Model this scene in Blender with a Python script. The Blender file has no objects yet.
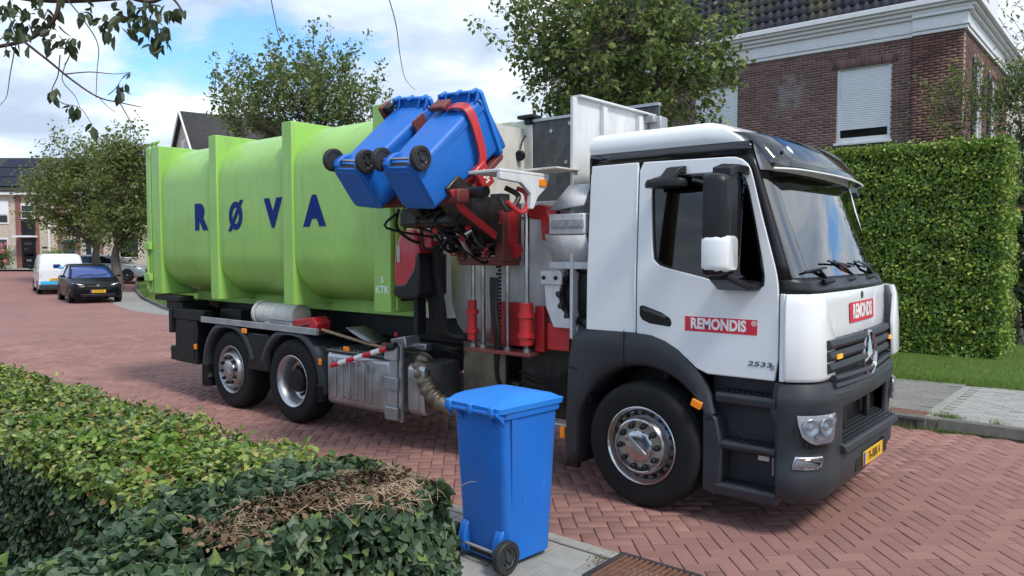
import bpy, bmesh, math, random
import numpy as np
from mathutils import Vector, Matrix, Euler
R = math.radians
PI = math.pi
scene = bpy.context.scene
COL = scene.collection

# ------------------------------------------------------------------ camera
cam_d = bpy.data.cameras.new('camera')
cam_d.sensor_fit = 'HORIZONTAL'
cam_d.sensor_width = 36.0
cam_d.lens = 36.0 * 770.0 / 1024.0
cam_d.clip_start = 0.05
cam_d.clip_end = 2000.0
cam = bpy.data.objects.new('camera', cam_d)
COL.objects.link(cam)
CAM = Vector((3.023, -6.329, 1.992))
cam.location = CAM
cam.rotation_euler = (R(90 - 2.757), 0, R(40.0))
scene.camera = cam

# ------------------------------------------------------------------ world, sun, exposure
SUN_EL, SUN_AZ = R(52), R(-10)          # azimuth of the sun measured from +X
sun_dir = Vector((math.cos(SUN_EL) * math.cos(SUN_AZ), math.cos(SUN_EL) * math.sin(SUN_AZ), math.sin(SUN_EL)))
world = bpy.data.worlds.new('World')
scene.world = world
world.use_nodes = True
wt = world.node_tree
wt.nodes.clear()
def wn(t, **kw):
    n = wt.nodes.new(t)
    for k, v in kw.items():
        setattr(n, k, v)
    return n
w_out = wn('ShaderNodeOutputWorld')
w_bg = wn('ShaderNodeBackground')
w_bg.inputs['Strength'].default_value = 0.15
sky = wn('ShaderNodeTexSky', sky_type='NISHITA', sun_disc=False)
sky.sun_elevation = SUN_EL
sky.sun_rotation = PI / 2 - SUN_AZ
sky.altitude = 0
sky.air_density = 1.0
sky.dust_density = 0.6
sky.ozone_density = 1.6
tc = wn('ShaderNodeTexCoord')
sep = wn('ShaderNodeSeparateXYZ')
wt.links.new(tc.outputs['Generated'], sep.inputs[0])
zm = wn('ShaderNodeMath', operation='MAXIMUM'); zm.inputs[1].default_value = 0.0
wt.links.new(sep.outputs['Z'], zm.inputs[0])
za = wn('ShaderNodeMath', operation='ADD'); za.inputs[1].default_value = 0.22
wt.links.new(zm.outputs[0], za.inputs[0])
dx = wn('ShaderNodeMath', operation='DIVIDE'); dy = wn('ShaderNodeMath', operation='DIVIDE')
wt.links.new(sep.outputs['X'], dx.inputs[0]); wt.links.new(za.outputs[0], dx.inputs[1])
wt.links.new(sep.outputs['Y'], dy.inputs[0]); wt.links.new(za.outputs[0], dy.inputs[1])
cmb = wn('ShaderNodeCombineXYZ')
wt.links.new(dx.outputs[0], cmb.inputs[0]); wt.links.new(dy.outputs[0], cmb.inputs[1])
def wnoise(scale, detail, rough, off, dist=0.0):
    mp = wn('ShaderNodeMapping'); mp.inputs['Location'].default_value = off
    wt.links.new(cmb.outputs[0], mp.inputs[0])
    n = wn('ShaderNodeTexNoise'); n.inputs['Scale'].default_value = scale
    n.inputs['Detail'].default_value = detail; n.inputs['Roughness'].default_value = rough
    n.inputs['Distortion'].default_value = dist
    wt.links.new(mp.outputs[0], n.inputs['Vector'])
    return n
def wramp(src, stops):
    r_ = wn('ShaderNodeValToRGB')
    e = r_.color_ramp.elements
    while len(e) > 1: e.remove(e[-1])
    e[0].position, e[0].color = stops[0][0], (*stops[0][1], 1)
    for p, c in stops[1:]:
        k = e.new(p); k.color = (*c, 1)
    wt.links.new(src, r_.inputs[0])
    return r_
SKY_OFF = (1.1, 14.7, 4.0)
n_cov = wnoise(1.35, 7, 0.56, SKY_OFF, 0.25)
n_shade = wnoise(1.9, 6, 0.55, (8.8, 2.1, 9.0), 0.3)
cov = wramp(n_cov.outputs['Fac'], [(0.36, (0, 0, 0)), (0.455, (1, 1, 1))])
shade = wramp(n_shade.outputs['Fac'], [(0.36, (2.3, 2.85, 3.6)), (0.47, (3.1, 3.65, 4.4)), (0.57, (4.1, 4.5, 5.0)), (0.68, (5.3, 5.5, 5.75))])
bluen = wn('ShaderNodeMix', data_type='RGBA', blend_type='MULTIPLY'); bluen.inputs[0].default_value = 1.0
wt.links.new(sky.outputs[0], bluen.inputs[6]); bluen.inputs[7].default_value = (0.62, 0.86, 1.12, 1)
wmix = wn('ShaderNodeMix', data_type='RGBA')
wt.links.new(cov.outputs[0], wmix.inputs[0])
wt.links.new(bluen.outputs[2], wmix.inputs[6])
wt.links.new(shade.outputs[0], wmix.inputs[7])
wt.links.new(wmix.outputs[2], w_bg.inputs['Color'])
wt.links.new(w_bg.outputs[0], w_out.inputs['Surface'])

sun_d = bpy.data.lights.new('sun', 'SUN')
sun_d.energy = 1.9
sun_d.angle = R(12)
sun_d.color = (1.0, 0.955, 0.89)
sun = bpy.data.objects.new('sun', sun_d)
COL.objects.link(sun)
sun.rotation_euler = sun_dir.to_track_quat('Z', 'Y').to_euler()

vs = scene.view_settings
vs.view_transform = 'Standard'
vs.look = 'None'
vs.exposure = 0.73
vs.gamma = 1.0
vs.use_curve_mapping = False
scene.render.engine = 'CYCLES'
scene.cycles.max_bounces = 7
scene.cycles.transparent_max_bounces = 8

# ------------------------------------------------------------------ pixel helper (direction from the camera; depth from a plane)
_f = 770.0
_yaw, _pit = R(40.0), R(2.757)
FW = Vector((-math.sin(_yaw) * math.cos(_pit), math.cos(_yaw) * math.cos(_pit), -math.sin(_pit)))
RT = Vector((math.cos(_yaw), math.sin(_yaw), 0))
UP = RT.cross(FW)
def at(px, py, **pl):
    d = FW + RT * ((px - 512) / _f) - UP * ((py - 288) / _f)
    k, v = next(iter(pl.items()))
    t = v if k == 'd' else (v - CAM['xyz'.index(k)]) / d['xyz'.index(k)]
    return CAM + d * t
def pix(p):
    d = Vector(p) - CAM
    k = d.dot(FW)
    if k <= 0.05: return None
    return (512 + _f * d.dot(RT) / k, 288 - _f * d.dot(UP) / k, k)
def pixn(A):
    A = np.asarray(A, float) - np.array(CAM)
    k = A @ np.array(FW)
    ks = np.where(k > 0.05, k, 1e9)
    return 512 + _f * (A @ np.array(RT)) / ks, 288 - _f * (A @ np.array(UP)) / ks, k

# ------------------------------------------------------------------ materials
MATS = {}
def _node(nt, t, **kw):
    n = nt.nodes.new(t)
    for k, v in kw.items(): setattr(n, k, v)
    return n
def mat(name, col, rough=0.5, metal=0.0, var=0.12, vscale=6.0, bump=0.0, bscale=60.0, coat=0.0,
        dirt=0.0, dirt_col=(0.05, 0.045, 0.04), dscale=3.0, streak=0.0, streak_col=(.1, .1, .08), scuff=0.0, scuff_col=(.5, .5, .5), island=0.0, trans=0.0, emit=None, estr=0.0, spec=0.5, rvar=0.08, sheen=0.0):
    m = bpy.data.materials.new(name); m.use_nodes = True
    nt = m.node_tree; b = nt.nodes['Principled BSDF']
    tcn = _node(nt, 'ShaderNodeTexCoord')
    nz = _node(nt, 'ShaderNodeTexNoise'); nz.inputs['Scale'].default_value = vscale; nz.inputs['Detail'].default_value = 6
    nt.links.new(tcn.outputs['Object'], nz.inputs['Vector'])
    mr = _node(nt, 'ShaderNodeMapRange'); mr.inputs[1].default_value = 0.3; mr.inputs[2].default_value = 0.7
    mr.inputs[3].default_value = 1 - var; mr.inputs[4].default_value = 1 + var
    nt.links.new(nz.outputs['Fac'], mr.inputs[0])
    fac = mr.outputs[0]
    if island:
        g = _node(nt, 'ShaderNodeNewGeometry')
        mi = _node(nt, 'ShaderNodeMapRange'); mi.inputs[3].default_value = 1 - island; mi.inputs[4].default_value = 1 + island
        nt.links.new(g.outputs['Random Per Island'], mi.inputs[0])
        oi = _node(nt, 'ShaderNodeObjectInfo')
        mo = _node(nt, 'ShaderNodeMapRange'); mo.inputs[3].default_value = 1 - island * .8; mo.inputs[4].default_value = 1 + island * .8
        nt.links.new(oi.outputs['Random'], mo.inputs[0])
        a = _node(nt, 'ShaderNodeMath', operation='MULTIPLY'); nt.links.new(fac, a.inputs[0]); nt.links.new(mi.outputs[0], a.inputs[1])
        a2 = _node(nt, 'ShaderNodeMath', operation='MULTIPLY'); nt.links.new(a.outputs[0], a2.inputs[0]); nt.links.new(mo.outputs[0], a2.inputs[1])
        fac = a2.outputs[0]
    mul = _node(nt, 'ShaderNodeMix', data_type='RGBA', blend_type='MULTIPLY'); mul.inputs[0].default_value = 1
    mul.inputs[6].default_value = (*col, 1)
    nt.links.new(fac, mul.inputs[7])
    cout = mul.outputs[2]
    if dirt:
        dn = _node(nt, 'ShaderNodeTexNoise'); dn.inputs['Scale'].default_value = dscale; dn.inputs['Detail'].default_value = 9; dn.inputs['Roughness'].default_value = 0.68
        mp = _node(nt, 'ShaderNodeMapping'); mp.inputs['Location'].default_value = (3, 7, 1); mp.inputs['Scale'].default_value = (1, 1, .45)
        nt.links.new(tcn.outputs['Object'], mp.inputs[0]); nt.links.new(mp.outputs[0], dn.inputs['Vector'])
        dr = _node(nt, 'ShaderNodeMapRange'); dr.inputs[1].default_value = 0.46; dr.inputs[2].default_value = 0.78; dr.inputs[3].default_value = 0; dr.inputs[4].default_value = dirt
        nt.links.new(dn.outputs['Fac'], dr.inputs[0])
        dm = _node(nt, 'ShaderNodeMix', data_type='RGBA'); nt.links.new(dr.outputs[0], dm.inputs[0]); nt.links.new(cout, dm.inputs[6]); dm.inputs[7].default_value = (*dirt_col, 1)
        cout = dm.outputs[2]
    if streak:      # run-off marks down the side
        sn = _node(nt, 'ShaderNodeTexNoise'); sn.inputs['Scale'].default_value = 1; sn.inputs['Detail'].default_value = 6; sn.inputs['Roughness'].default_value = .6
        mp = _node(nt, 'ShaderNodeMapping'); mp.inputs['Scale'].default_value = (7, 7, .7); nt.links.new(tcn.outputs['Object'], mp.inputs[0]); nt.links.new(mp.outputs[0], sn.inputs['Vector'])
        dr = _node(nt, 'ShaderNodeMapRange'); dr.inputs[1].default_value = .52; dr.inputs[2].default_value = .80; dr.inputs[3].default_value = 0; dr.inputs[4].default_value = streak
        nt.links.new(sn.outputs['Fac'], dr.inputs[0])
        dm = _node(nt, 'ShaderNodeMix', data_type='RGBA'); nt.links.new(dr.outputs[0], dm.inputs[0]); nt.links.new(cout, dm.inputs[6]); dm.inputs[7].default_value = (*streak_col, 1); cout = dm.outputs[2]
    if scuff:       # thin rubbed scratches in two directions
        for rot, sc in (((.3, .5, .7), (60, 3, 5)), ((-.6, .2, -.4), (4, 70, 6))):
            sn = _node(nt, 'ShaderNodeTexNoise'); sn.inputs['Scale'].default_value = 1; sn.inputs['Detail'].default_value = 3
            mp = _node(nt, 'ShaderNodeMapping'); mp.inputs['Scale'].default_value = sc; mp.inputs['Rotation'].default_value = rot; nt.links.new(tcn.outputs['Object'], mp.inputs[0]); nt.links.new(mp.outputs[0], sn.inputs['Vector'])
            dr = _node(nt, 'ShaderNodeMapRange'); dr.inputs[1].default_value = .69; dr.inputs[2].default_value = .75; dr.inputs[3].default_value = 0; dr.inputs[4].default_value = scuff
            nt.links.new(sn.outputs['Fac'], dr.inputs[0])
            dm = _node(nt, 'ShaderNodeMix', data_type='RGBA'); nt.links.new(dr.outputs[0], dm.inputs[0]); nt.links.new(cout, dm.inputs[6]); dm.inputs[7].default_value = (*scuff_col, 1); cout = dm.outputs[2]
    nt.links.new(cout, b.inputs['Base Color'])
    rr = _node(nt, 'ShaderNodeMapRange'); rr.inputs[1].default_value = .3; rr.inputs[2].default_value = .7
    rr.inputs[3].default_value = max(0.02, rough - rvar); rr.inputs[4].default_value = min(1, rough + rvar)
    nt.links.new(nz.outputs['Fac'], rr.inputs[0]); nt.links.new(rr.outputs[0], b.inputs['Roughness'])
    b.inputs['Metallic'].default_value = metal
    b.inputs['Specular IOR Level'].default_value = spec
    if coat: b.inputs['Coat Weight'].default_value = coat; b.inputs['Coat Roughness'].default_value = 0.06
    if trans: b.inputs['Transmission Weight'].default_value = trans
    if emit: b.inputs['Emission Color'].default_value = (*emit, 1); b.inputs['Emission Strength'].default_value = estr
    if bump:
        bn = _node(nt, 'ShaderNodeTexNoise'); bn.inputs['Scale'].default_value = bscale; bn.inputs['Detail'].default_value = 5
        nt.links.new(tcn.outputs['Object'], bn.inputs['Vector'])
        bp = _node(nt, 'ShaderNodeBump'); bp.inputs['Strength'].default_value = bump; bp.inputs['Distance'].default_value = 0.01
        nt.links.new(bn.outputs['Fac'], bp.inputs['Height']); nt.links.new(bp.outputs[0], b.inputs['Normal'])
    MATS[name] = m
    return m
def leafmat(name, stops, rough=0.45, transl=0.35, spec=0.4):
    """leaf: colour picked per leaf, light passing through"""
    m = bpy.data.materials.new(name); m.use_nodes = True
    nt = m.node_tree; b = nt.nodes['Principled BSDF']; out = nt.nodes['Material Output']
    g = _node(nt, 'ShaderNodeNewGeometry'); oi = _node(nt, 'ShaderNodeObjectInfo')
    ad = _node(nt, 'ShaderNodeMath', operation='ADD'); nt.links.new(g.outputs['Random Per Island'], ad.inputs[0]); nt.links.new(oi.outputs['Random'], ad.inputs[1])
    fr = _node(nt, 'ShaderNodeMath', operation='FRACT'); nt.links.new(ad.outputs[0], fr.inputs[0])
    cr = _node(nt, 'ShaderNodeValToRGB'); e = cr.color_ramp.elements
    while len(e) > 1: e.remove(e[-1])
    e[0].position, e[0].color = stops[0][0], (*stops[0][1], 1)
    for p, c in stops[1:]:
        k = e.new(p); k.color = (*c, 1)
    nt.links.new(fr.outputs[0], cr.inputs[0])
    nt.links.new(cr.outputs[0], b.inputs['Base Color'])
    b.inputs['Roughness'].default_value = rough; b.inputs['Specular IOR Level'].default_value = spec
    tr = _node(nt, 'ShaderNodeBsdfTranslucent'); nt.links.new(cr.outputs[0], tr.inputs['Color'])
    ms = _node(nt, 'ShaderNodeMixShader'); ms.inputs[0].default_value = transl
    nt.links.new(b.outputs[0], ms.inputs[1]); nt.links.new(tr.outputs[0], ms.inputs[2]); nt.links.new(ms.outputs[0], out.inputs['Surface'])
    MATS[name] = m
    return m
def glassmat(name, tint, thru, rough=0.02, r0=.01):
    """thin pane: reflects by angle, lets tinted light through"""
    m = bpy.data.materials.new(name); m.use_nodes = True
    nt = m.node_tree; nt.nodes.remove(nt.nodes['Principled BSDF']); out = nt.nodes['Material Output']
    gl = _node(nt, 'ShaderNodeBsdfGlossy'); gl.inputs['Roughness'].default_value = rough; gl.inputs['Color'].default_value = (1, 1, 1, 1)
    tp = _node(nt, 'ShaderNodeBsdfTransparent'); tp.inputs['Color'].default_value = (*[c * thru for c in tint], 1)
    lw = _node(nt, 'ShaderNodeFresnel'); lw.inputs['IOR'].default_value = 1.55
    mr = _node(nt, 'ShaderNodeMapRange'); mr.inputs[3].default_value = r0; mr.inputs[4].default_value = 1.0
    nt.links.new(lw.outputs[0], mr.inputs[0])
    ms = _node(nt, 'ShaderNodeMixShader'); nt.links.new(mr.outputs[0], ms.inputs[0]); nt.links.new(tp.outputs[0], ms.inputs[1]); nt.links.new(gl.outputs[0], ms.inputs[2])
    nt.links.new(ms.outputs[0], out.inputs['Surface'])
    MATS[name] = m
    return m

GRIME = (0.06, 0.055, 0.05)
mat('cab_white', (0.78, 0.79, 0.79), 0.28, coat=0.6, var=0.03, vscale=1.5, dirt=0.07, dirt_col=(.42, .41, .39), dscale=2.2)
mat('body_white', (0.66, 0.67, 0.67), 0.5, var=0.06, vscale=2, streak=.5, streak_col=(.25, .23, .2), dirt=0.55, dirt_col=(.22, .21, .19), dscale=3.0)
mat('cream_wall', (0.62, 0.60, 0.53), 0.5, var=0.08, dirt=0.6, dirt_col=(.3, .28, .24), dscale=5)
mat('scuffed_rubber', (0.055, 0.057, 0.06), 0.6, var=0.3, vscale=8, dirt=0.5, dirt_col=(.2, .2, .2), dscale=9)
mat('dark_plastic', (0.024, 0.027, 0.033), 0.5, var=0.1, vscale=4, bump=0.05, bscale=500, dirt=0.22, dirt_col=(.07, .068, .064), dscale=4)
mat('black_trim', (0.010, 0.010, 0.012), 0.38, var=0.1, spec=.35)
mat('black_gloss', (0.012, 0.012, 0.014), 0.12, var=0.1, coat=0.4)
mat('chassis', (0.010, 0.010, 0.012), 0.5, var=0.25, dirt=0.3, dirt_col=(.035, .032, .03), dscale=6, spec=.3)
mat('tyre', (0.009, 0.009, 0.010), 0.75, var=0.25, vscale=10, bump=0.15, bscale=90, dirt=0.3, dirt_col=(.028, .026, .024), dscale=7, spec=.3)
mat('chrome', (0.50, 0.50, 0.51), 0.2, metal=1.0, var=0.06)
mat('rim_metal', (0.42, 0.42, 0.43), 0.34, metal=0.85, var=0.15, dirt=0.4, dirt_col=(.10, .09, .08), dscale=14)
mat('brushed', (0.50, 0.51, 0.53), 0.36, metal=0.9, var=0.1, dirt=0.35, dirt_col=(.18, .17, .16), dscale=5)
mat('alu_rail', (0.42, 0.43, 0.44), 0.45, metal=0.7, var=0.12, dirt=0.3, dirt_col=(.2, .2, .2))
mat('tread_plate', (0.28, 0.28, 0.29), 0.42, metal=0.8, var=0.2, dirt=0.5, dirt_col=(.10, .095, .09), dscale=9)
mat('exhaust', (0.20, 0.17, 0.13), 0.5, metal=0.8, var=0.25, dirt=0.5, dirt_col=(.06, .05, .045), dscale=9)
mat('container_green', (0.305, 0.55, 0.115), 0.42, coat=0.15, var=0.07, vscale=1.2, bump=.35, bscale=1.6, dirt=0.32, dirt_col=(.14, .27, .06), dscale=2.2, streak=.35, streak_col=(.12, .22, .06), scuff=.45, scuff_col=(.36, .52, .22))
mat('letter_blue', (0.006, 0.024, 0.17), 0.6, var=0.03, spec=.15)
mat('decal_white', (0.8, 0.8, 0.78), 0.4, var=0.04)
mat('decal_red', (0.62, 0.02, 0.045), 0.4, var=0.03)
mat('decal_grey', (0.10, 0.11, 0.12), 0.3, metal=0.6, var=0.03)
mat('lift_red', (0.50, 0.020, 0.025), 0.42, coat=0.2, var=0.12, dirt=0.5, dirt_col=(.05, .03, .025), dscale=7)
mat('cover_red', (0.50, 0.018, 0.035), 0.35, coat=0.4, var=0.06, dirt=0.15)
mat('old_red', (0.17, 0.035, 0.03), 0.6, var=0.2, dirt=0.7, dirt_col=(.05, .04, .035), dscale=9)
mat('grease', (0.02, 0.018, 0.017), 0.4, var=0.3, dirt=0.5, dirt_col=(.08, .07, .06), dscale=12)
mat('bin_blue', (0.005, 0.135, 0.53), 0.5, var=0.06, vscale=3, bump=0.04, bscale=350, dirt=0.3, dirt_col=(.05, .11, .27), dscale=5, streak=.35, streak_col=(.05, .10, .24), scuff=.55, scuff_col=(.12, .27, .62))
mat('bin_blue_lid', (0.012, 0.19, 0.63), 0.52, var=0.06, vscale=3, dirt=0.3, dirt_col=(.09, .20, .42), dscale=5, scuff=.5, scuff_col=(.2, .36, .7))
mat('bin_tyre', (0.016, 0.016, 0.017), 0.7, var=0.2, dirt=0.3, dirt_col=(.06, .055, .05), dscale=16)
mat('bin_hub', (0.03, 0.032, 0.035), 0.5, var=0.2)
mat('amber', (0.75, 0.20, 0.01), 0.2, coat=0.6, var=0.05, emit=(1, .3, .01), estr=0.10)
mat('amber_lit', (0.8, 0.25, 0.02), 0.25, var=0.05, emit=(1, .36, .03), estr=0.6)
mat('red_lens', (0.45, 0.012, 0.012), 0.2, coat=0.6, var=0.05)
mat('plate_yellow', (0.72, 0.42, 0.015), 0.45, var=0.03)
mat('plate_blue', (0.02, 0.06, 0.40), 0.45, var=0.03)
mat('lens_chrome', (0.80, 0.82, 0.84), 0.38, metal=.75, var=0.08, vscale=30)
mat('seat_dark', (0.018, 0.019, 0.022), 0.8, var=0.1)
mat('skin', (0.50, 0.30, 0.21), 0.5, var=0.05)
mat('hi_vis', (0.75, 0.12, 0.02), 0.7, var=0.05)
mat('green_cloth', (0.10, 0.16, 0.02), 0.8, var=0.1)
mat('wood', (0.28, 0.19, 0.11), 0.6, var=0.2, vscale=20)
glassmat('windscreen', (0.80, 0.97, 0.90), 0.75, r0=.17)
glassmat('visor', (0.9, 0.95, 1.0), 0.36, rough=.06, r0=.07)
glassmat('side_glass', (0.55, 0.60, 0.62), 0.13)
glassmat('lens', (0.95, 0.97, 1.0), 0.9)
glassmat('house_glass', (0.5, 0.55, 0.6), 0.35)
# ------------------------------------------------------------------ mesh helpers
class MB:
    """collects shapes into one mesh"""
    def __init__(s): s.v = []; s.f = []
    def add(s, vs, fs):
        o = len(s.v); s.v += [tuple(p) for p in vs]; s.f += [tuple(i + o for i in q) for q in fs]; return s
    def box(s, c, d, rot=None, taper=1.0):
        x, y, z = d[0] / 2, d[1] / 2, d[2] / 2; t = taper
        vs = [Vector(p) for p in ((-x, -y, -z), (x, -y, -z), (x, y, -z), (-x, y, -z), (-x * t, -y * t, z), (x * t, -y * t, z), (x * t, y * t, z), (-x * t, y * t, z))]
        if rot is not None:
            M = rot if isinstance(rot, Matrix) else Euler(rot).to_matrix()
            vs = [M @ p for p in vs]
        c = Vector(c)
        return s.add([p + c for p in vs], [(0, 3, 2, 1), (4, 5, 6, 7), (0, 1, 5, 4), (1, 2, 6, 5), (2, 3, 7, 6), (3, 0, 4, 7)])
    def bb(s, x0, x1, y0, y1, z0, z1):
        return s.box(((x0 + x1) / 2, (y0 + y1) / 2, (z0 + z1) / 2), (abs(x1 - x0), abs(y1 - y0), abs(z1 - z0)))
    def prism(s, poly, axis, a, b):
        """poly of 2D points; axis 'y': points are (x,z) swept from y=a to y=b; 'x': (y,z); 'z': (x,y)"""
        def P(q, t):
            return {'y': (q[0], t, q[1]), 'x': (t, q[0], q[1]), 'z': (q[0], q[1], t)}[axis]
        n = len(poly)
        vs = [P(q, a) for q in poly] + [P(q, b) for q in poly]
        fs = [tuple(range(n)), tuple(range(2 * n - 1, n - 1, -1))]
        for i in range(n):
            j = (i + 1) % n; fs.append((i, i + n, j + n, j))
        return s.add(vs, fs)
    def ring(s, outer, inner, axis, a, b):
        """band between two loops with as many points each, swept a..b"""
        def P(q, t):
            return {'y': (q[0], t, q[1]), 'x': (t, q[0], q[1]), 'z': (q[0], q[1], t)}[axis]
        n = len(outer)
        vs = [P(q, a) for q in outer] + [P(q, a) for q in inner] + [P(q, b) for q in outer] + [P(q, b) for q in inner]
        fs = []
        for i in range(n):
            j = (i + 1) % n
            fs += [(i, j, n + j, n + i), (2 * n + i, 3 * n + i, 3 * n + j, 2 * n + j), (i, 2 * n + i, 2 * n + j, j), (n + i, n + j, 3 * n + j, 3 * n + i)]
        return s.add(vs, fs)
    def tube(s, pts, rad, n=8, cap=True):
        pts = [Vector(p) for p in pts]
        m = len(pts)
        rs = rad if isinstance(rad, (list, tuple)) else [rad] * m
        vs = []; prev = None
        for i, p in enumerate(pts):
            t = (pts[min(i + 1, m - 1)] - pts[max(i - 1, 0)])
            if t.length < 1e-9: t = Vector((0, 0, 1))
            t.normalize()
            if prev is None:
                a = t.orthogonal().normalized()
            else:
                a = (prev - t * prev.dot(t))
                a = a.normalized() if a.length > 1e-6 else t.orthogonal().normalized()
            prev = a; b = t.cross(a)
            for k in range(n):
                w = 2 * PI * k / n
                vs.append(p + (a * math.cos(w) + b * math.sin(w)) * rs[i])
        fs = []
        for i in range(m - 1):
            for k in range(n):
                l = (k + 1) % n
                fs.append((i * n + k, i * n + l, (i + 1) * n + l, (i + 1) * n + k))
        if cap:
            fs.append(tuple(range(n - 1, -1, -1))); fs.append(tuple((m - 1) * n + k for k in range(n)))
        return s.add(vs, fs)
    def lathe(s, prof, origin, axis=(0, 0, 1), n=32, close=False):
        """prof: (radius, height) pairs turned round the axis through origin"""
        ax = Vector(axis).normalized(); a = ax.orthogonal().normalized(); b = ax.cross(a); o = Vector(origin)
        m = len(prof); vs = []; fs = []
        for r_, h in prof:
            for k in range(n):
                w = 2 * PI * k / n
                vs.append(o + ax * h + (a * math.cos(w) + b * math.sin(w)) * max(r_, 1e-4))
        for i in range(m - 1 + (1 if close else 0)):
            i2 = (i + 1) % m
            for k in range(n):
                l = (k + 1) % n
                fs.append((i * n + k, i * n + l, i2 * n + l, i2 * n + k))
        return s.add(vs, fs)
    def loft(s, rings, closed=True, cap=False):
        m = len(rings); n = len(rings[0]); vs = [p for r_ in rings for p in r_]; fs = []
        for i in range(m - 1):
            for k in range(n if closed else n - 1):
                l = (k + 1) % n
                fs.append((i * n + k, i * n + l, (i + 1) * n + l, (i + 1) * n + k))
        if cap:
            fs.append(tuple(range(n - 1, -1, -1))); fs.append(tuple((m - 1) * n + k for k in range(n)))
        return s.add(vs, fs)
    def quad(s, a, b, c, d): return s.add([a, b, c, d], [(0, 1, 2, 3)])
    def xf(s, M):
        s.v = [tuple(M @ Vector(p)) for p in s.v]; return s
    def mesh(s, name, smooth=35):
        me = bpy.data.meshes.new(name); me.from_pydata(s.v, [], s.f); me.validate()
        bm = bmesh.new(); bm.from_mesh(me); bmesh.ops.recalc_face_normals(bm, faces=bm.faces); bm.to_mesh(me); bm.free()
        if smooth:
            me.shade_smooth(); me.set_sharp_from_angle(angle=R(smooth))
        return me
    def build(s, name, m, parent=None, bevel=0.0, seg=2, smooth=35, loc=None, solid=0.0, sub=0):
        o = bpy.data.objects.new(name, s.mesh(name, smooth)); COL.objects.link(o)
        o.data.materials.append(MATS[m] if isinstance(m, str) else m)
        if parent is not None: o.parent = parent
        if loc is not None: o.location = loc
        if solid:
            k = o.modifiers.new('solid', 'SOLIDIFY'); k.thickness = solid; k.offset = -1
        if bevel:
            k = o.modifiers.new('bevel', 'BEVEL'); k.width = bevel; k.segments = seg; k.limit_method = 'ANGLE'; k.angle_limit = R(32); k.harden_normals = False
        if sub:
            k = o.modifiers.new('sub', 'SUBSURF'); k.levels = sub; k.render_levels = sub
        return o
def tag(o, label=None, cat=None, group=None, kind=None):
    if label: o['label'] = label
    if cat: o['category'] = cat
    if group: o['group'] = group
    if kind: o['kind'] = kind
    return o
def thing(name, label, cat, loc=(0, 0, 0), rot=(0, 0, 0), group=None):
    o = bpy.data.objects.new(name, None); COL.objects.link(o)
    o.empty_display_size = 0.2
    o.location = loc; o.rotation_euler = rot
    return tag(o, label, cat, group)
def struct(name, mb, m, parent=None, **kw):
    return tag(mb.build(name, m, parent, **kw), kind='structure')
def copy_tree(o, parent=None):
    c = o.copy(); COL.objects.link(c); c.parent = parent
    for ch in list(o.children): copy_tree(ch, c)
    return c
def nmesh(name, V, F, m, parent=None, smooth=False, kind=None, quads=True):
    """big mesh straight from numpy arrays (faces all with as many corners)"""
    V = np.ascontiguousarray(V, np.float32); F = np.ascontiguousarray(F, np.int32)
    k = F.shape[1]
    me = bpy.data.meshes.new(name)
    me.vertices.add(len(V)); me.vertices.foreach_set('co', V.ravel())
    me.loops.add(F.size); me.loops.foreach_set('vertex_index', F.ravel())
    me.polygons.add(len(F)); me.polygons.foreach_set('loop_start', np.arange(0, F.size, k, dtype=np.int32)); me.polygons.foreach_set('loop_total', np.full(len(F), k, np.int32))
    if smooth: me.polygons.foreach_set('use_smooth', np.ones(len(F), bool))
    me.update(calc_edges=True)
    o = bpy.data.objects.new(name, me); COL.objects.link(o)
    me.materials.append(MATS[m] if isinstance(m, str) else m)
    if parent is not None: o.parent = parent
    if kind: o['kind'] = kind
    return o
def text_mb(txt, size, extrude=0.001, offset=0.0, sx=1.0, spacing=1.0, align='CENTER'):
    cu = bpy.data.curves.new('lettering', 'FONT'); cu.body = txt; cu.size = size; cu.extrude = extrude; cu.offset = offset
    cu.align_x = align; cu.align_y = 'CENTER'; cu.space_character = spacing; cu.resolution_u = 4
    ob = bpy.data.objects.new('lettering', cu); COL.objects.link(ob)
    dg = bpy.context.evaluated_depsgraph_get(); dg.update()
    me = bpy.data.meshes.new_from_object(ob.evaluated_get(dg))
    mb = MB(); mb.v = [(v.co.x * sx, v.co.y, v.co.z) for v in me.vertices]; mb.f = [tuple(p.vertices) for p in me.polygons]
    bpy.data.objects.remove(ob); bpy.data.curves.remove(cu); bpy.data.meshes.remove(me)
    return mb
def frame_mat(o, xa, ya):
    """matrix with local x along xa, local y along ya, origin o"""
    x = Vector(xa).normalized(); y = Vector(ya); y = (y - x * y.dot(x)).normalized(); z = x.cross(y)
    M = Matrix(((x.x, y.x, z.x, o[0]), (x.y, y.y, z.y, o[1]), (x.z, y.z, z.z, o[2]), (0, 0, 0, 1)))
    return M
SIDE = lambda x, y, z: frame_mat((x, y, z), (1, 0, 0), (0, 0, 1))      # text on a wall that faces -Y
FRONT = lambda x, y, z: frame_mat((x, y, z), (0, 1, 0), (0, 0, 1))     # text on a wall that faces +X
def rrect(x0, x1, z0, z1, r, n=5):
    """rounded rectangle, r one radius or four (bl, br, tr, tl)"""
    rs = r if isinstance(r, (list, tuple)) else [r] * 4
    out = []
    for (cx, cz, a0, q) in ((x0 + rs[0], z0 + rs[0], PI, rs[0]), (x1 - rs[1], z0 + rs[1], 1.5 * PI, rs[1]), (x1 - rs[2], z1 - rs[2], 0, rs[2]), (x0 + rs[3], z1 - rs[3], .5 * PI, rs[3])):
        for k in range(n + 1):
            a = a0 + .5 * PI * k / n
            out.append((cx + q * math.cos(a), cz + q * math.sin(a)))
    return out
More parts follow.
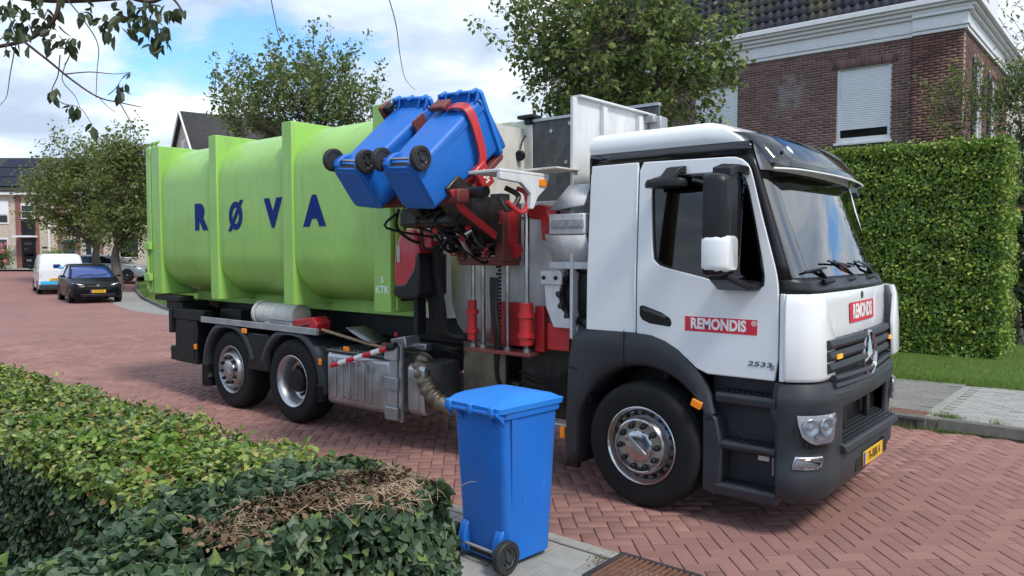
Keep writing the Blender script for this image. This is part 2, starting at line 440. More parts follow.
def resample(poly, n, start=None):
    """closed polygon to n points at even spacing"""
    P = [Vector((p[0], p[1])) for p in poly]; P.append(P[0].copy())
    L = [0]
    for i in range(1, len(P)): L.append(L[-1] + (P[i] - P[i - 1]).length)
    out = []
    for k in range(n):
        t = L[-1] * k / n; i = 1
        while L[i] < t: i += 1
        u_ = (t - L[i - 1]) / max(L[i] - L[i - 1], 1e-9)
        out.append(tuple(P[i - 1].lerp(P[i], u_)))
    return out
def radial(poly, c, n):
    """point of a closed polygon in each of n directions from c (star-shaped about c)"""
    out = []
    for k in range(n):
        a = 2 * PI * k / n; d = Vector((math.cos(a), math.sin(a))); best = None
        for i in range(len(poly)):
            p = Vector(poly[i][:2]) - Vector(c); q = Vector(poly[(i + 1) % len(poly)][:2]) - Vector(c); e = q - p
            den = d.x * e.y - d.y * e.x
            if abs(den) < 1e-12: continue
            t = (p.x * e.y - p.y * e.x) / den; s_ = (p.x * d.y - p.y * d.x) / den
            if t > 0 and -1e-6 <= s_ <= 1 + 1e-6 and (best is None or t > best): best = t
        out.append((c[0] + d.x * best, c[1] + d.y * best))
    return out
# ================================================================== GROUND
rng = random.Random(11)
nrg = np.random.default_rng(5)
def sstep(t):
    t = min(1, max(0, t)); return t * t * (3 - 2 * t)
def gz(x, y=0):
    return 0.64 * sstep((-x - 36) / 18)
def ground_mat(name, c1, c2, scale, bump=.3, bs=40):
    m = mat(name, c1, .85, var=.25, vscale=scale, bump=bump, bscale=bs, dirt=.6, dirt_col=c2, dscale=scale * .35, spec=.2)
    return m
ground_mat('soil', (0.075, 0.062, 0.045), (0.05, 0.06, 0.02), 4)
ground_mat('turf', (0.075, 0.125, 0.022), (0.11, 0.13, 0.035), 7)
mat('joint_sand', (0.115, 0.075, 0.062), 0.95, var=.4, vscale=30, spec=.1, dirt=.7, dirt_col=(.07, .075, .035), dscale=2.5)
mat('road_brick', (0.262, 0.136, 0.118), 0.82, var=.16, vscale=.8, bump=.4, bscale=160, island=.15, dirt=.55, dirt_col=(.20, .128, .112), dscale=.9, spec=.25, scuff=.25, scuff_col=(.42, .27, .25))
mat('concrete_kerb', (0.30, 0.29, 0.265), 0.85, var=.12, vscale=9, bump=.25, bscale=150, dirt=.5, dirt_col=(.17, .165, .14), dscale=5, spec=.2)
mat('old_kerb', (0.135, 0.13, 0.12), 0.85, var=.2, vscale=9, bump=.3, bscale=120, dirt=.6, dirt_col=(.07, .08, .045), dscale=4, spec=.2)
mat('slab_grey', (0.285, 0.28, 0.26), 0.85, var=.12, vscale=7, bump=.3, bscale=140, island=.10, dirt=.5, dirt_col=(.16, .16, .14), dscale=4, spec=.2)
mat('slab_dark', (0.20, 0.195, 0.18), 0.85, var=.15, vscale=5, bump=.3, bscale=140, island=.10, dirt=.5, dirt_col=(.12, .125, .09), dscale=3, spec=.2)
mat('paver_pale', (0.30, 0.295, 0.28), 0.85, var=.12, vscale=7, bump=.3, bscale=140, island=.14, dirt=.4, dirt_col=(.2, .2, .17), dscale=4, spec=.2)
mat('asphalt_strip', (0.26, 0.25, 0.235), 0.85, var=.12, vscale=5, bump=.2, bscale=140, dirt=.4, dirt_col=(.17, .16, .15), dscale=2, spec=.2)
mat('rust_grate', (0.15, 0.068, 0.042), 0.75, var=.3, vscale=25, bump=.2, bscale=90, dirt=.4, dirt_col=(.06, .04, .03), dscale=12)
mat('cast_iron', (0.035, 0.035, 0.036), 0.55, var=.2)
mat('debris', (0.12, 0.10, 0.07), .9, var=.4, vscale=60)

# far side edge of the road (the road swings away behind the truck)
EDGE = [(14, 3.2), (6, 3.2), (0, 3.2), (-8, 3.25), (-13, 3.75), (-18, 4.75), (-23, 6.1), (-29, 8.1), (-36, 10.9), (-46, 15.5), (-62, 24.0)]
def edge_y(x):
    for (x0, y0), (x1, y1) in zip(EDGE, EDGE[1:]):
        if x1 <= x <= x0: return y0 + (y1 - y0) * (x0 - x) / (x0 - x1)
    return EDGE[0][1] if x > EDGE[0][0] else EDGE[-1][1]
NEAR_Y = -2.17            # road edge on this side

# terrain: one sheet to the horizon
xs = [900, 200, 60, 25, 8, 0, -10, -20, -30] + [-36 - 3 * i for i in range(8)] + [-70, -120, -250, -900]
ys = [-900, -200, -60, -20, -8, 0, 8, 16, 30, 60, 200, 900]
g = MB()
vs_ = [(x, y, gz(x) - 0.035) for x in xs for y in ys]
ny = len(ys)
fs_ = [(i * ny + j, i * ny + j + 1, (i + 1) * ny + j + 1, (i + 1) * ny + j) for i in range(len(xs) - 1) for j in range(ny - 1)]
struct('ground', g.add(vs_, fs_), 'soil', smooth=60)

# road bed: joint sand near, brick-coloured sheet far off where bricks merge
def far_brick():
    m = mat('far_paving', (0.305, 0.160, 0.142), 0.82, var=.10, vscale=.7, bump=.2, bscale=60, dirt=.45, dirt_col=(.30, .185, .17), dscale=.9, spec=.2)
    nt = m.node_tree; b = nt.nodes['Principled BSDF']
    src = b.inputs['Base Color'].links[0].from_socket
    t = _node(nt, 'ShaderNodeTexCoord'); mp = _node(nt, 'ShaderNodeMapping'); mp.inputs['Rotation'].default_value = (0, 0, R(-133))
    nt.links.new(t.outputs['Object'], mp.inputs[0])
    br = _node(nt, 'ShaderNodeTexBrick'); br.inputs['Scale'].default_value = 1; br.inputs['Mortar Size'].default_value = .006
    br.inputs['Brick Width'].default_value = .216; br.inputs['Row Height'].default_value = .108
    br.inputs['Color1'].default_value = (1, 1, 1, 1); br.inputs['Color2'].default_value = (.86, .86, .86, 1); br.inputs['Mortar'].default_value = (.55, .55, .55, 1)
    nt.links.new(mp.outputs[0], br.inputs['Vector'])
    mu = _node(nt, 'ShaderNodeMix', data_type='RGBA', blend_type='MULTIPLY'); mu.inputs[0].default_value = 1
    nt.links.new(src, mu.inputs[6]); nt.links.new(br.outputs['Color'], mu.inputs[7]); nt.links.new(mu.outputs[2], b.inputs['Base Color'])
far_brick()
FARX = -16.0
road = MB()
xx = [14, 8, 4, 0, -4, -8, -12, FARX]
road.loft([[(x, NEAR_Y, -0.014), (x, edge_y(x), -0.014)] for x in xx], closed=False)
road_o = struct('road', road, 'joint_sand', smooth=0)
farroad = MB()
xx = [FARX, -18, -21, -24, -27, -30, -33] + [-36 - 2 * i for i in range(14)]
farroad.loft([[(x, NEAR_Y - max(0, -x - 20) * .4, gz(x)), (x, edge_y(x) * .5, gz(x)), (x, edge_y(x), gz(x))] for x in xx], closed=False)
farroad.build('far_paving', 'far_paving', road_o, smooth=60)

# herringbone bricks
BW = 0.114
BA = R(133)
ca, sa = math.cos(BA), math.sin(BA)
bl, bw = 2 * BW - .0065, BW - .0065
bk = MB()
def brick_shape(l, w, ch=.0035, h=.03):
    a, b_ = l / 2, w / 2
    return ([(-a + ch, -b_ + ch, 0), (a - ch, -b_ + ch, 0), (a - ch, b_ - ch, 0), (-a + ch, b_ - ch, 0),
             (-a, -b_, -ch), (a, -b_, -ch), (a, b_, -ch), (-a, b_, -ch), (-a, -b_, -h), (a, -b_, -h), (a, b_, -h), (-a, b_, -h)],
            [(0, 1, 2, 3), (4, 5, 1, 0), (5, 6, 2, 1), (6, 7, 3, 2), (7, 4, 0, 3), (8, 9, 5, 4), (9, 10, 6, 5), (10, 11, 7, 6), (11, 8, 4, 7)])
BV, BF = brick_shape(bl, bw)
brick_mesh = bpy.data.meshes.new('brick'); brick_mesh.from_pydata(BV, [], BF); brick_mesh.materials.append(MATS['road_brick'])
cells = []
N = 230
cx0, cy0 = int((-1 * ca + 0 * sa) / BW), int((1 * sa) / BW)
for i in range(-N, N):
    for j in range(-N, N):
        k = (i + j) % 4
        if k == 0: c_ = ((i + 1) * BW, (j + .5) * BW); o_ = 0
        elif k == 2: c_ = ((i + .5) * BW, (j + 1) * BW); o_ = 1
        else: continue
        x = c_[0] * ca - c_[1] * sa - 2; y = c_[0] * sa + c_[1] * ca
        if x < FARX - .05 or x > 9 or y < NEAR_Y + .05 or y > edge_y(x) - .05: continue
        cells.append((x, y, o_))
cells = np.array(cells)
pxx, pyy, dep = pixn(np.c_[cells[:, 0], cells[:, 1], np.zeros(len(cells))])
keep = (pxx > -60) & (pxx < 1090) & (dep > 0) & (pyy < 640)
cells, pxx, pyy, dep = cells[keep], pxx[keep], pyy[keep], dep[keep]
vis = (pxx > 560) & (pxx < 1024) & (pyy > 440) & (pyy < 576) & (pyy > 560 - .25 * (pxx - 545) + 0 * pxx) | ((pxx > 720) & (pxx < 1024) & (pyy > 500) & (pyy < 576))
order = np.argsort(np.where(vis, dep, 1e6))
near_ids = set(order[:300].tolist())
stuffV, stuffF = [], []
bv = np.array(BV); bf = np.array(BF)
for q in range(len(cells)):
    x, y, o_ = cells[q]
    dz = rng.uniform(-.0022, .0022); ang = BA + (PI / 2 if o_ else 0) + rng.gauss(0, .006)
    tx, ty = rng.gauss(0, .005), rng.gauss(0, .005)
    if q in near_ids:
        o = bpy.data.objects.new('brick', brick_mesh); COL.objects.link(o); o.parent = road_o
        o.location = (x, y, dz); o.rotation_euler = (tx, ty, ang)
    else:
        c_, s_ = math.cos(ang), math.sin(ang)
        p = np.c_[bv[:, 0] * c_ - bv[:, 1] * s_ + x, bv[:, 0] * s_ + bv[:, 1] * c_ + y, bv[:, 2] + dz + bv[:, 0] * tx]
        stuffF.append(bf + 12 * len(stuffV)); stuffV.append(p)
nmesh('paving_bricks', np.concatenate(stuffV), np.concatenate(stuffF), 'road_brick', road_o, kind='stuff')

# ---- near pavement
SWZ = 0.055
def sheet(x0, x1, y0, y1, z): return MB().add([(x0, y0, z), (x1, y0, z), (x1, y1, z), (x0, y1, z)], [(0, 1, 2, 3)])
pave = struct('pavement', MB().bb(-30, 6, -4.3, -2.27, -.10, SWZ - .012), 'joint_sand', smooth=0)
struct('garden_soil', MB().bb(-30, 6, -30, -4.302, -.10, SWZ - .006), 'soil', smooth=0)
def slab_mesh(name, l, w, h, m, ch=.004):
    V, F = brick_shape(l, w, ch, h); me = bpy.data.meshes.new(name); me.from_pydata(V, [], F); me.materials.append(MATS[m]); return me
sl = slab_mesh('paving_slab', .292, .292, .05, 'slab_grey')
for j in range(6):
    for i in range(24):
        x = -4.0 + i * .3 + (.15 if j % 2 else 0); y = -2.29 - .15 - j * .3
        if x > 3.0: continue
        o = bpy.data.objects.new('paving_slab', sl); COL.objects.link(o); o.parent = pave
        o.location = (x, y, SWZ + rng.uniform(-.002, .002)); o.rotation_euler = (rng.gauss(0, .004), rng.gauss(0, .004), rng.gauss(0, .003))
kerb = struct('kerb', MB().bb(-30, 6, NEAR_Y - .095, NEAR_Y - .005, -.12, SWZ - .02), 'concrete_kerb', smooth=0)
ks = slab_mesh('kerbstone', .994, .10, .14, 'concrete_kerb', .008)
for i in range(22):
    x = -14.5 + i * 1.0 + .23
    if .44 < x + .0 < 1.43 : continue
    o = bpy.data.objects.new('kerbstone', ks); COL.objects.link(o); o.parent = kerb; o.location = (x, NEAR_Y - .05, SWZ + .006)
for xa, xb in ((.233, .44), (1.02, 1.22)):
    o = MB().add(*brick_shape(xb - xa - .004, .10, .008, .14)).build('kerbstone', 'concrete_kerb', kerb, smooth=0); o.location = ((xa + xb) / 2, NEAR_Y - .05, SWZ + .006)
# street gully with rusty bars
dr = thing('drain_grate', 'rusty iron street drain grating in the kerb line beside the blue wheelie bin', 'drain', (.73, -2.39, SWZ))
fr_ = MB(); L_, W_ = .56, .46
fr_.ring(rrect(-L_ / 2, L_ / 2, -W_ / 2, W_ / 2, .01, 1), rrect(-L_ / 2 + .03, L_ / 2 - .03, -W_ / 2 + .03, W_ / 2 - .03, .005, 1), 'z', -.05, .014)
fr_.build('frame', 'cast_iron', dr, bevel=.003)
MB().bb(-L_ / 2 + .03, L_ / 2 - .03, -W_ / 2 + .03, W_ / 2 - .03, -.09, -.06).build('sump', 'cast_iron', dr)
for i in range(13):
    x = -L_ / 2 + .05 + i * .0385
    MB().bb(x - .011, x + .011, -W_ / 2 + .03, W_ / 2 - .03, -.03, .012).build('bar', 'rust_grate', dr, bevel=.002)
for i in range(4):
    y = -W_ / 2 + .09 + i * .094
    MB().bb(-L_ / 2 + .03, L_ / 2 - .03, y - .008, y + .008, -.03, .004).build('cross_bar', 'rust_grate', dr)
db = MB()
for i in range(90):
    x = rng.gauss(.40, .035); y = rng.gauss(-2.33, .05); s = rng.uniform(.003, .008)
    db.box((x, y, SWZ + s * .4), (s * 1.6, s, s), (rng.random() * 3, rng.random() * 3, rng.random() * 3))
tag(db.build('grit', 'debris'), 'loose grit and small pebbles swept beside the rusty drain grating', 'grit', kind='stuff')

# ---- far pavement, verge, kerb
FZ = 0.115
def strip(o0, o1, xs_, z, zf=None):
    return [[(x, edge_y(x) + o0, z + gz(x)), (x, edge_y(x) + o1, z + gz(x))] for x in xs_]
fp = MB(); fp.loft(strip(.11, 2.75, [14, 6, 0, -4, -8, -12], FZ - .007), closed=False)
fpo = struct('far_pavement', fp, 'slab_dark', smooth=0)
DIVX = 1.02
sd = slab_mesh('paving_slab', .293, .293, .04, 'slab_dark')
for i in range(26):
    for j in range(9):
        x = DIVX - .16 - i * .3 - (.15 if j % 2 else 0); y = 3.34 + .15 + j * .3
        if x < -5: continue
        p = pix((x, y, FZ))
        if p is None or p[0] < 860: continue
        o = bpy.data.objects.new('paving_slab', sd); COL.objects.link(o); o.parent = fpo; o.location = (x, y, FZ + rng.uniform(-.003, .003)); o.rotation_euler = (rng.gauss(0, .006), rng.gauss(0, .006), rng.gauss(0, .006))
sp = slab_mesh('paver', .205, .098, .04, 'paver_pale', .005)
V_, F_ = brick_shape(.205, .098, .005, .04); V_ = np.array(V_); F_ = np.array(F_)
SV, SF = [], []; cnt = 0
for j in range(26):
    for i in range(24):
        x = DIVX + .09 + .105 + i * .211 + (.105 if j % 2 else 0); y = 3.36 + .05 + j * .103
        p = pix((x, y, FZ))
        if p is None or p[0] > 1060: continue
        if cnt < 300:
            o = bpy.data.objects.new('paver', sp); COL.objects.link(o); o.parent = fpo; o.location = (x, y, FZ + rng.uniform(-.004, .004)); o.rotation_euler = (rng.gauss(0, .008), rng.gauss(0, .008), rng.gauss(0, .01)); cnt += 1
        else:
            SF.append(F_ + 12 * len(SV)); SV.append(V_ + np.array([x, y, FZ + rng.uniform(-.004, .004)]))
if SV: nmesh('paver_rows', np.concatenate(SV), np.concatenate(SF), 'paver_pale', fpo, kind='stuff')
st_ = slab_mesh('edge_stone', .10, .49, .06, 'slab_grey', .006)
for j in range(5):
    o = bpy.data.objects.new('edge_stone', st_); COL.objects.link(o); o.parent = fpo; o.location = (DIVX + .035, 3.34 + .25 + j * .5, FZ + .004)
fk = MB(); fk.loft([[(x, edge_y(x) + .002, -.05 + gz(x)), (x, edge_y(x) + .02, FZ - .006 + gz(x)), (x, edge_y(x) + .12, FZ - .006 + gz(x))] for x in [e[0] for e in EDGE]], closed=False)
fko = struct('far_kerb', fk, 'old_kerb', smooth=0)
kk = MB(); kk.prism([(0, -.1), (.025, .005), (.05, .012), (.125, .012), (.125, -.1)], 'x', -.497, .497)
kme = kk.mesh('kerbstone', 0); kme.materials.append(MATS['old_kerb'])
for i in range(20):
    x = 10.7 - i * 1.0
    if .55 < x < 1.2: continue
    o = bpy.data.objects.new('kerbstone', kme); COL.objects.link(o); o.parent = fko; o.location = (x, 3.2 + (edge_y(x) - 3.2) - .006, FZ - .004 + rng.uniform(-.003, .003)); o.rotation_euler.z = rng.gauss(0, .003)
# kerb inlet
gi = thing('kerb_inlet', 'iron kerb drain inlet with rust red lid in the far kerb', 'drain', (.72, 3.2, 0))
MB().bb(-.36, .36, -.02, .12, FZ - .03, FZ + .012).build('lintel', 'old_kerb', gi, bevel=.008)
MB().bb(-.36, -.27, -.015, .12, -.02, FZ - .031).build('post', 'old_kerb', gi, bevel=.005)
MB().bb(.27, .36, -.015, .12, -.02, FZ - .031).build('post', 'old_kerb', gi, bevel=.005)
MB().bb(-.02, .01, -.012, .10, -.02, FZ - .031).build('post', 'old_kerb', gi)
MB().bb(-.268, .268, .08, .11, -.02, FZ - .032).build('recess', 'cast_iron', gi)
MB().bb(-.33, .33, .124, .40, FZ - .03, FZ + .010).build('lid', 'rust_grate', gi, bevel=.006)
# grass verge
vg = MB()
vg.loft([[(x, edge_y(x) + 2.75, FZ + .0), (x, edge_y(x) + 3.3, FZ + .03), (x, 12, FZ + .04)] for x in (14, 6, 0, -6, -12)], closed=False)
vg.loft([[(x, edge_y(x) + .125, FZ + gz(x) - .01), (x, edge_y(x) + .6, FZ + .02 + gz(x)), (x, edge_y(x) + 14, FZ + .15 + gz(x))] for x in (-12, -16, -20, -24, -28, -32, -36, -42, -48)], closed=False)
struct('grass_verge', vg, 'turf', smooth=60)
# pale strip of older paving where the cars stand
ps = MB(); ps.loft([[(x, edge_y(x) - w, .004 + gz(x)), (x, edge_y(x) - .0, .004 + gz(x))] for x, w in ((-19.5, .02), (-21, .55), (-23, 1.0), (-26, 1.25), (-30, 1.35), (-33, 1.3), (-35, .8))], closed=False)
struct('parking_strip', ps, 'asphalt_strip', smooth=0)
# grass blades
leafmat('grass_blade', [(0, (0.069, 0.144, 0.020)), (.4, (0.125, 0.231, 0.033)), (.75, (0.188, 0.294, 0.050)), (1, (0.275, 0.288, 0.094))], rough=.55, transl=.45)
def blades(n, pos, hmin, hmax, w, name, lean=.35):
    P = pos; m = len(P)
    a = nrg.uniform(0, 2 * PI, m); h = nrg.uniform(hmin, hmax, m); la = nrg.uniform(0, 2 * PI, m); ln = nrg.uniform(0, lean, m) * h
    dx_, dy_ = np.cos(a) * w, np.sin(a) * w
    v0 = P + np.c_[-dx_, -dy_, 0 * a]; v1 = P + np.c_[dx_, dy_, 0 * a]
    v2 = P + np.c_[np.cos(la) * ln, np.sin(la) * ln, h]
    V = np.stack([v0, v1, v2], 1).reshape(-1, 3); F = np.arange(3 * m).reshape(-1, 3)
    return V, F
n = 42000
X = nrg.uniform(-4.0, 4.5, n); Y = 3.2 + 2.72 + (nrg.random(n) ** 1.4) * 4.4
p_ = np.c_[X, Y, np.full(n, FZ + .01)]
V1, F1 = blades(n, p_, .03, .085, .004, 'grass')
n = 9000
X = nrg.uniform(-34, -13, n); Y = np.array([edge_y(x) for x in X]) + .15 + nrg.random(n) * 4.5
V2, F2 = blades(n, np.c_[X, Y, np.full(n, FZ + .0)], .05, .12, .012, 'grass')
# tufts along the kerb and between the slabs
T = []
for cx_, cy_, r_, k in ((.25, 3.12, .07, 260), (1.25, 3.42, .10, 280), (.35, 3.16, .25, 200), (1.3, 3.15, .3, 160), (.9, 3.13, .35, 160), (1.75, 3.36, .05, 60)):
    for _ in range(k): T.append((cx_ + rng.gauss(0, r_), cy_ + rng.gauss(0, min(r_, .025)), FZ * (1 if cy_ > 3.3 else 0)))
V3, F3 = blades(len(T), np.array(T), .02, .08, .003, 'grass', .8)
V = np.concatenate([V1, V2, V3]); F = np.concatenate([F1, F2 + len(V1), F3 + len(V1) + len(V2)])
tag(nmesh('grass', V, F, 'grass_blade'), 'mown green grass of the verge between pavement and tall hedge', 'grass', kind='stuff')
# ================================================================== TRUCK: cab
truck = thing('garbage_truck', 'white side loading garbage truck with red lifting arm and dark grey bumper', 'truck')
def T(mb, name, m, **kw): return mb.build(name, m, kw.pop('parent', truck), **kw)

def skew(x, y): return .042 * (y + 1.15) * max(0, min(1, (x - .7) / .3))
def plan(z):
    """plan outline of the cab at height z (right side rear, round the nose, to left side rear)"""
    def lerp(tab):
        for (z0, v0), (z1, v1) in zip(tab, tab[1:]):
            if z <= z1:
                t = max(0, (z - z0) / (z1 - z0)); return v0 + (v1 - v0) * t
        return tab[-1][1]
    w = lerp([(1.0, 1.15), (1.8, 1.15), (2.55, 1.115), (2.8, 1.10)])
    se = lerp([(1.0, 1.06), (1.70, 1.06), (1.80, 1.05), (2.55, .835), (2.68, .79), (2.78, .77)])
    cx = lerp([(1.0, 1.30), (1.70, 1.265), (1.82, 1.20), (2.55, .935), (2.68, .885), (2.78, .86)])
    fx = lerp([(1.0, 1.335), (1.70, 1.305), (1.82, 1.25), (2.55, 1.01), (2.68, .96), (2.78, .925)])
    cy = .93
    pts = []
    for k in range(7): pts.append((-.53 + (se + .53) * k / 6, -w))
    for k in range(1, 7):
        a = .5 * PI * k / 6
        pts.append((se + (cx - se) * math.sin(a), -cy - (w - cy) * math.cos(a)))
    for k in range(1, 7):
        y = -cy + cy * k / 6
        pts.append((cx + (fx - cx) * (1 - (y / cy) ** 2), y))
    pts = pts + [(x, -y) for x, y in pts[-2::-1]]
    return [(x - skew(x, y), y) for x, y in pts]
NP = len(plan(1.5))           # 37
def shell(z0, z1, c0, c1, nz=4, off=0.0, zs=None):
    """patch of the cab skin between heights and outline columns"""
    rings = []
    for z in (zs or [z0 + (z1 - z0) * i / nz for i in range(nz + 1)]):
        P = plan(z); ring = []
        for i in range(c0, c1 + 1):
            p = Vector(P[i]); a = Vector(P[max(i - 1, 0)]); b = Vector(P[min(i + 1, NP - 1)]); t = (b - a).normalized()
            nrm = Vector((t.y, -t.x))
            p = p + nrm * off; ring.append((p.x, p.y, z))
        rings.append(ring)
    return MB().loft(rings, closed=False)
S_END, C_END = 6, 12          # column where the side ends, where the corner ends
MS_END, MC_END = NP - 1 - S_END, NP - 1 - C_END
# inner skin (behind the door and panels), with the window openings left out
sh = MB()
for c0, c1 in ((0, S_END), (MS_END, NP - 1)):
    a = shell(1.16, 1.76, c0, c1, 3, off=-.035); sh.add(a.v, a.f)
    a = shell(2.58, 2.68, c0, c1, 1, off=-.035); sh.add(a.v, a.f)
a = shell(1.0, 1.72, S_END, MS_END, 3, off=-.03); sh.add(a.v, a.f)
sh.bb(-.525, -.505, -1.12, 1.12, .75, 2.74)            # rear wall
sh.bb(-.50, 1.05, -1.1, 1.1, 1.10, 1.14)               # floor
for s in (-1, 1):
    sh.bb(-.50, .03, s * 1.03, s * 1.06, 1.2, 2.66)     # rear quarter, inside
T(sh, 'inner_shell', 'black_trim')
# rear quarter panel and door with its window opening
def side_y(z): return -1.15 + max(0, z - 1.8) * .047
def side_panel(poly, hole, y_out, y_in, name, m, par=truck, sgn=1, n=72, c=None, bevel=.006):
    mb = MB()
    if hole:
        o_ = radial(poly, c, n); h_ = radial(hole, c, n)
        mb.ring(o_, h_, 'y', y_out, y_in)
    else:
        mb.prism(poly, 'y', y_out, y_in)
    mb.v = [(x, sgn * (y + (side_y(z) + 1.15)), z) for x, y, z in mb.v]
    return mb.build(name, m, par, bevel=bevel, smooth=40)
quarter = [(-.53, 1.22), (-.069, 1.22), (-.071, 1.8), (-.075, 2.675), (-.515, 2.675), (-.525, 1.8)]
door_poly = [(-.057, 1.22), (.34, 1.22), (.49, 1.098), (1.05, 1.098), (1.052, 1.70), (1.045, 1.80), (1.02, 1.90), (.915, 2.25), (.848, 2.50), (.825, 2.575), (.78, 2.63), (.70, 2.66), (-.063, 2.675)]
win_poly = rrect(.03, .90, 1.70, 2.555, .07)
win_poly = [(.085, 1.93), (.13, 1.885), (.2, 1.865), (.50, 1.80), (.74, 1.735), (.86, 1.712), (.93, 1.725), (.955, 1.77), (.935, 1.90), (.87, 2.20), (.815, 2.43), (.78, 2.52), (.72, 2.553), (.12, 2.555), (.07, 2.54), (.045, 2.49), (.055, 2.30), (.07, 2.05)]
for sgn in (1, -1):
    side_panel(quarter, None, -1.158, -1.13, 'rear_quarter', 'cab_white', sgn=sgn, bevel=.008)
    dc = (.45, 2.1)
    d_ = side_panel(door_poly, win_poly, -1.158, -1.125, 'door', 'cab_white', sgn=sgn, c=dc, bevel=.008)
    # rubber surround, then the pane
    inset = [(dc[0] + (x - dc[0]) * .972, dc[1] + (z - dc[1]) * .965) for x, z in win_poly]
    rr_ = MB().ring(radial(win_poly, dc, 72), radial(inset, dc, 72), 'y', -1.156, -1.12)
    rr_.v = [(x, sgn * (y + side_y(z) + 1.15), z) for x, y, z in rr_.v]; rr_.build('window_seal', 'black_gloss', d_, smooth=40)
    gl_ = MB().prism(radial(inset, dc, 72), 'y', -1.141, -1.137)
    gl_.v = [(x, sgn * (y + side_y(z) + 1.15), z) for x, y, z in gl_.v]; gl_.build('window', 'side_glass', d_, smooth=0)
    # divider between fixed and sliding pane
    dv = MB().bb(.735, .757, sgn * -1.118, sgn * -1.134, 1.745, 2.54); dv.build('window_divider', 'black_trim', d_)
    if sgn == 1:
        hd = MB().prism([(-.035, 1.57), (.0, 1.578), (.16, 1.53), (.235, 1.49), (.25, 1.45), (.235, 1.42), (.06, 1.435), (-.01, 1.46), (-.035, 1.50)], 'y', -1.161, -1.14)
        hd.build('handle_recess', 'black_trim', d_, bevel=.012)
        MB().tube([(.0, -1.163, 1.545), (.1, -1.176, 1.523), (.2, -1.163, 1.49)], .013).build('handle', 'dark_plastic', d_)
        MB().bb(.355, .905, -1.1595, -1.156, 1.404, 1.512).build('logo_plate', 'decal_red', d_)
        lt = text_mb('REMONDIS', .106, .0006, .0042, sx=.80, spacing=1.02); lt.xf(SIDE(.612, -1.1601, 1.459)); lt.build('lettering', 'decal_white', d_, smooth=0)
        lt = text_mb('®', .05, .0006, .0004); lt.xf(SIDE(.882, -1.1601, 1.483)); lt.build('lettering', 'decal_white', d_, smooth=0)
        lt = text_mb('2533', .048, .001, .0006, sx=1.75, spacing=1.05); lt.v = [(x + y * .25, y, z) for x, y, z in lt.v]; lt.xf(SIDE(.93, -1.161, 1.205)); lt.build('model_number', 'decal_grey', d_, smooth=0)
        MB().bb(1.0, 1.03, -1.1595, -1.157, 1.17, 1.21).build('sticker', 'alu_rail', d_)
# crease along the rear quarter and door
# nose: white front panel, black cowl, black pillars
T(shell(1.37, 1.70, C_END - 2, MC_END + 2, 4, off=.004), 'front_panel', 'cab_white', solid=.012, bevel=.005)
T(shell(1.702, 1.81, S_END - 0, MS_END, 3, off=.002), 'cowl', 'black_trim', solid=.01)
for c0, c1 in ((S_END, C_END - 4), (MC_END + 4, MS_END)):
    T(shell(1.80, 2.69, c0, c1, 8, off=.004), 'pillar', 'black_trim', solid=.02)
T(shell(2.56, 2.69, C_END - 4, MC_END + 4, 2, off=.003), 'header', 'cab_white', solid=.02)
T(shell(1.80, 2.57, C_END - 4, MC_END + 4, 10, off=.0), 'windscreen', 'windscreen', smooth=60)
# black band round the roof edge, then the roof
T(shell(2.68, 2.765, 0, S_END + 2, 2, off=.006), 'roof_band', 'black_gloss', solid=.02)
T(shell(2.68, 2.765, MS_END - 2, NP - 1, 2, off=.006), 'roof_band', 'black_gloss', solid=.02)
T(shell(2.68, 2.765, S_END + 2, MS_END - 2, 2, off=.006), 'roof_front', 'cab_white', solid=.02)
rf = MB()
def roofring(z, ins, xr, xf_):
    ring = []
    for (x, y) in plan(2.78):
        k = (1.10 - ins) / 1.10
        xx_ = -.52 + (x + .53) * 1.0
        xx_ = min(xx_, xf_) if xx_ > 0 else max(xx_, xr)
        t = (x + .53) / 1.5
        ring.append((xr + (xf_ - xr) * max(0, min(1, t)), y * k, z))
    return ring
P0 = plan(2.78)
def rr2(z, ins, xr, dxf, hump=0):
    out = []
    for x, y in P0:
        t = (x + .53) / (.965 + .53)
        X = xr + (.975 - dxf - xr) * t
        out.append((X, y * (1.105 - ins) / 1.10, z))
    return out
rings = [rr2(2.762, 0, -.525, .04), rr2(2.80, -.012, -.53, .09), rr2(2.86, -.008, -.528, .19), rr2(2.902, .02, -.52, .28), rr2(2.93, .07, -.49, .38), rr2(2.946, .16, -.42, .48), rr2(2.954, .35, -.25, .62), rr2(2.957, .7, .0, .8)]
rf.loft(rings, closed=True, cap=True)
T(rf, 'roof', 'cab_white', smooth=50)
T(MB().tube([(-.1, -1.085, 2.845), (-.1, -1.105, 2.845)], .018, 10), 'roof_plug', 'decal_white')
# interior
T(MB().bb(.80, 1.16, -1.02, 1.02, 1.45, 1.76).bb(.70, .86, .1, .95, 1.5, 1.72), 'dashboard', 'seat_dark', bevel=.05)
for y in (-.55, .55):
    st = MB().bb(-.02, .48, y - .25, y + .25, 1.32, 1.47).box((-.06, y, 1.80), (.14, .46, .72), (0, -.14, 0)).box((-.12, y, 2.25), (.11, .28, .2), (0, -.1, 0))
    T(st, 'cab_seat', 'seat_dark', bevel=.04)
T(MB().lathe([(.23, -.012), (.242, 0), (.23, .012), (.218, 0)], (.68, .55, 1.78), (-.75, 0, .66), 32, close=True).tube([(.68, .55, 1.78), (.85, .55, 1.6)], .03), 'steering_wheel', 'black_trim')
T(MB().bb(-.30, -.26, -1.02, 1.02, 1.5, 2.66), 'cab_curtain', 'seat_dark')
T(MB().bb(.03, .16, -1.085, -1.07, 2.2, 2.42), 'coat', 'green_cloth', bevel=.01)
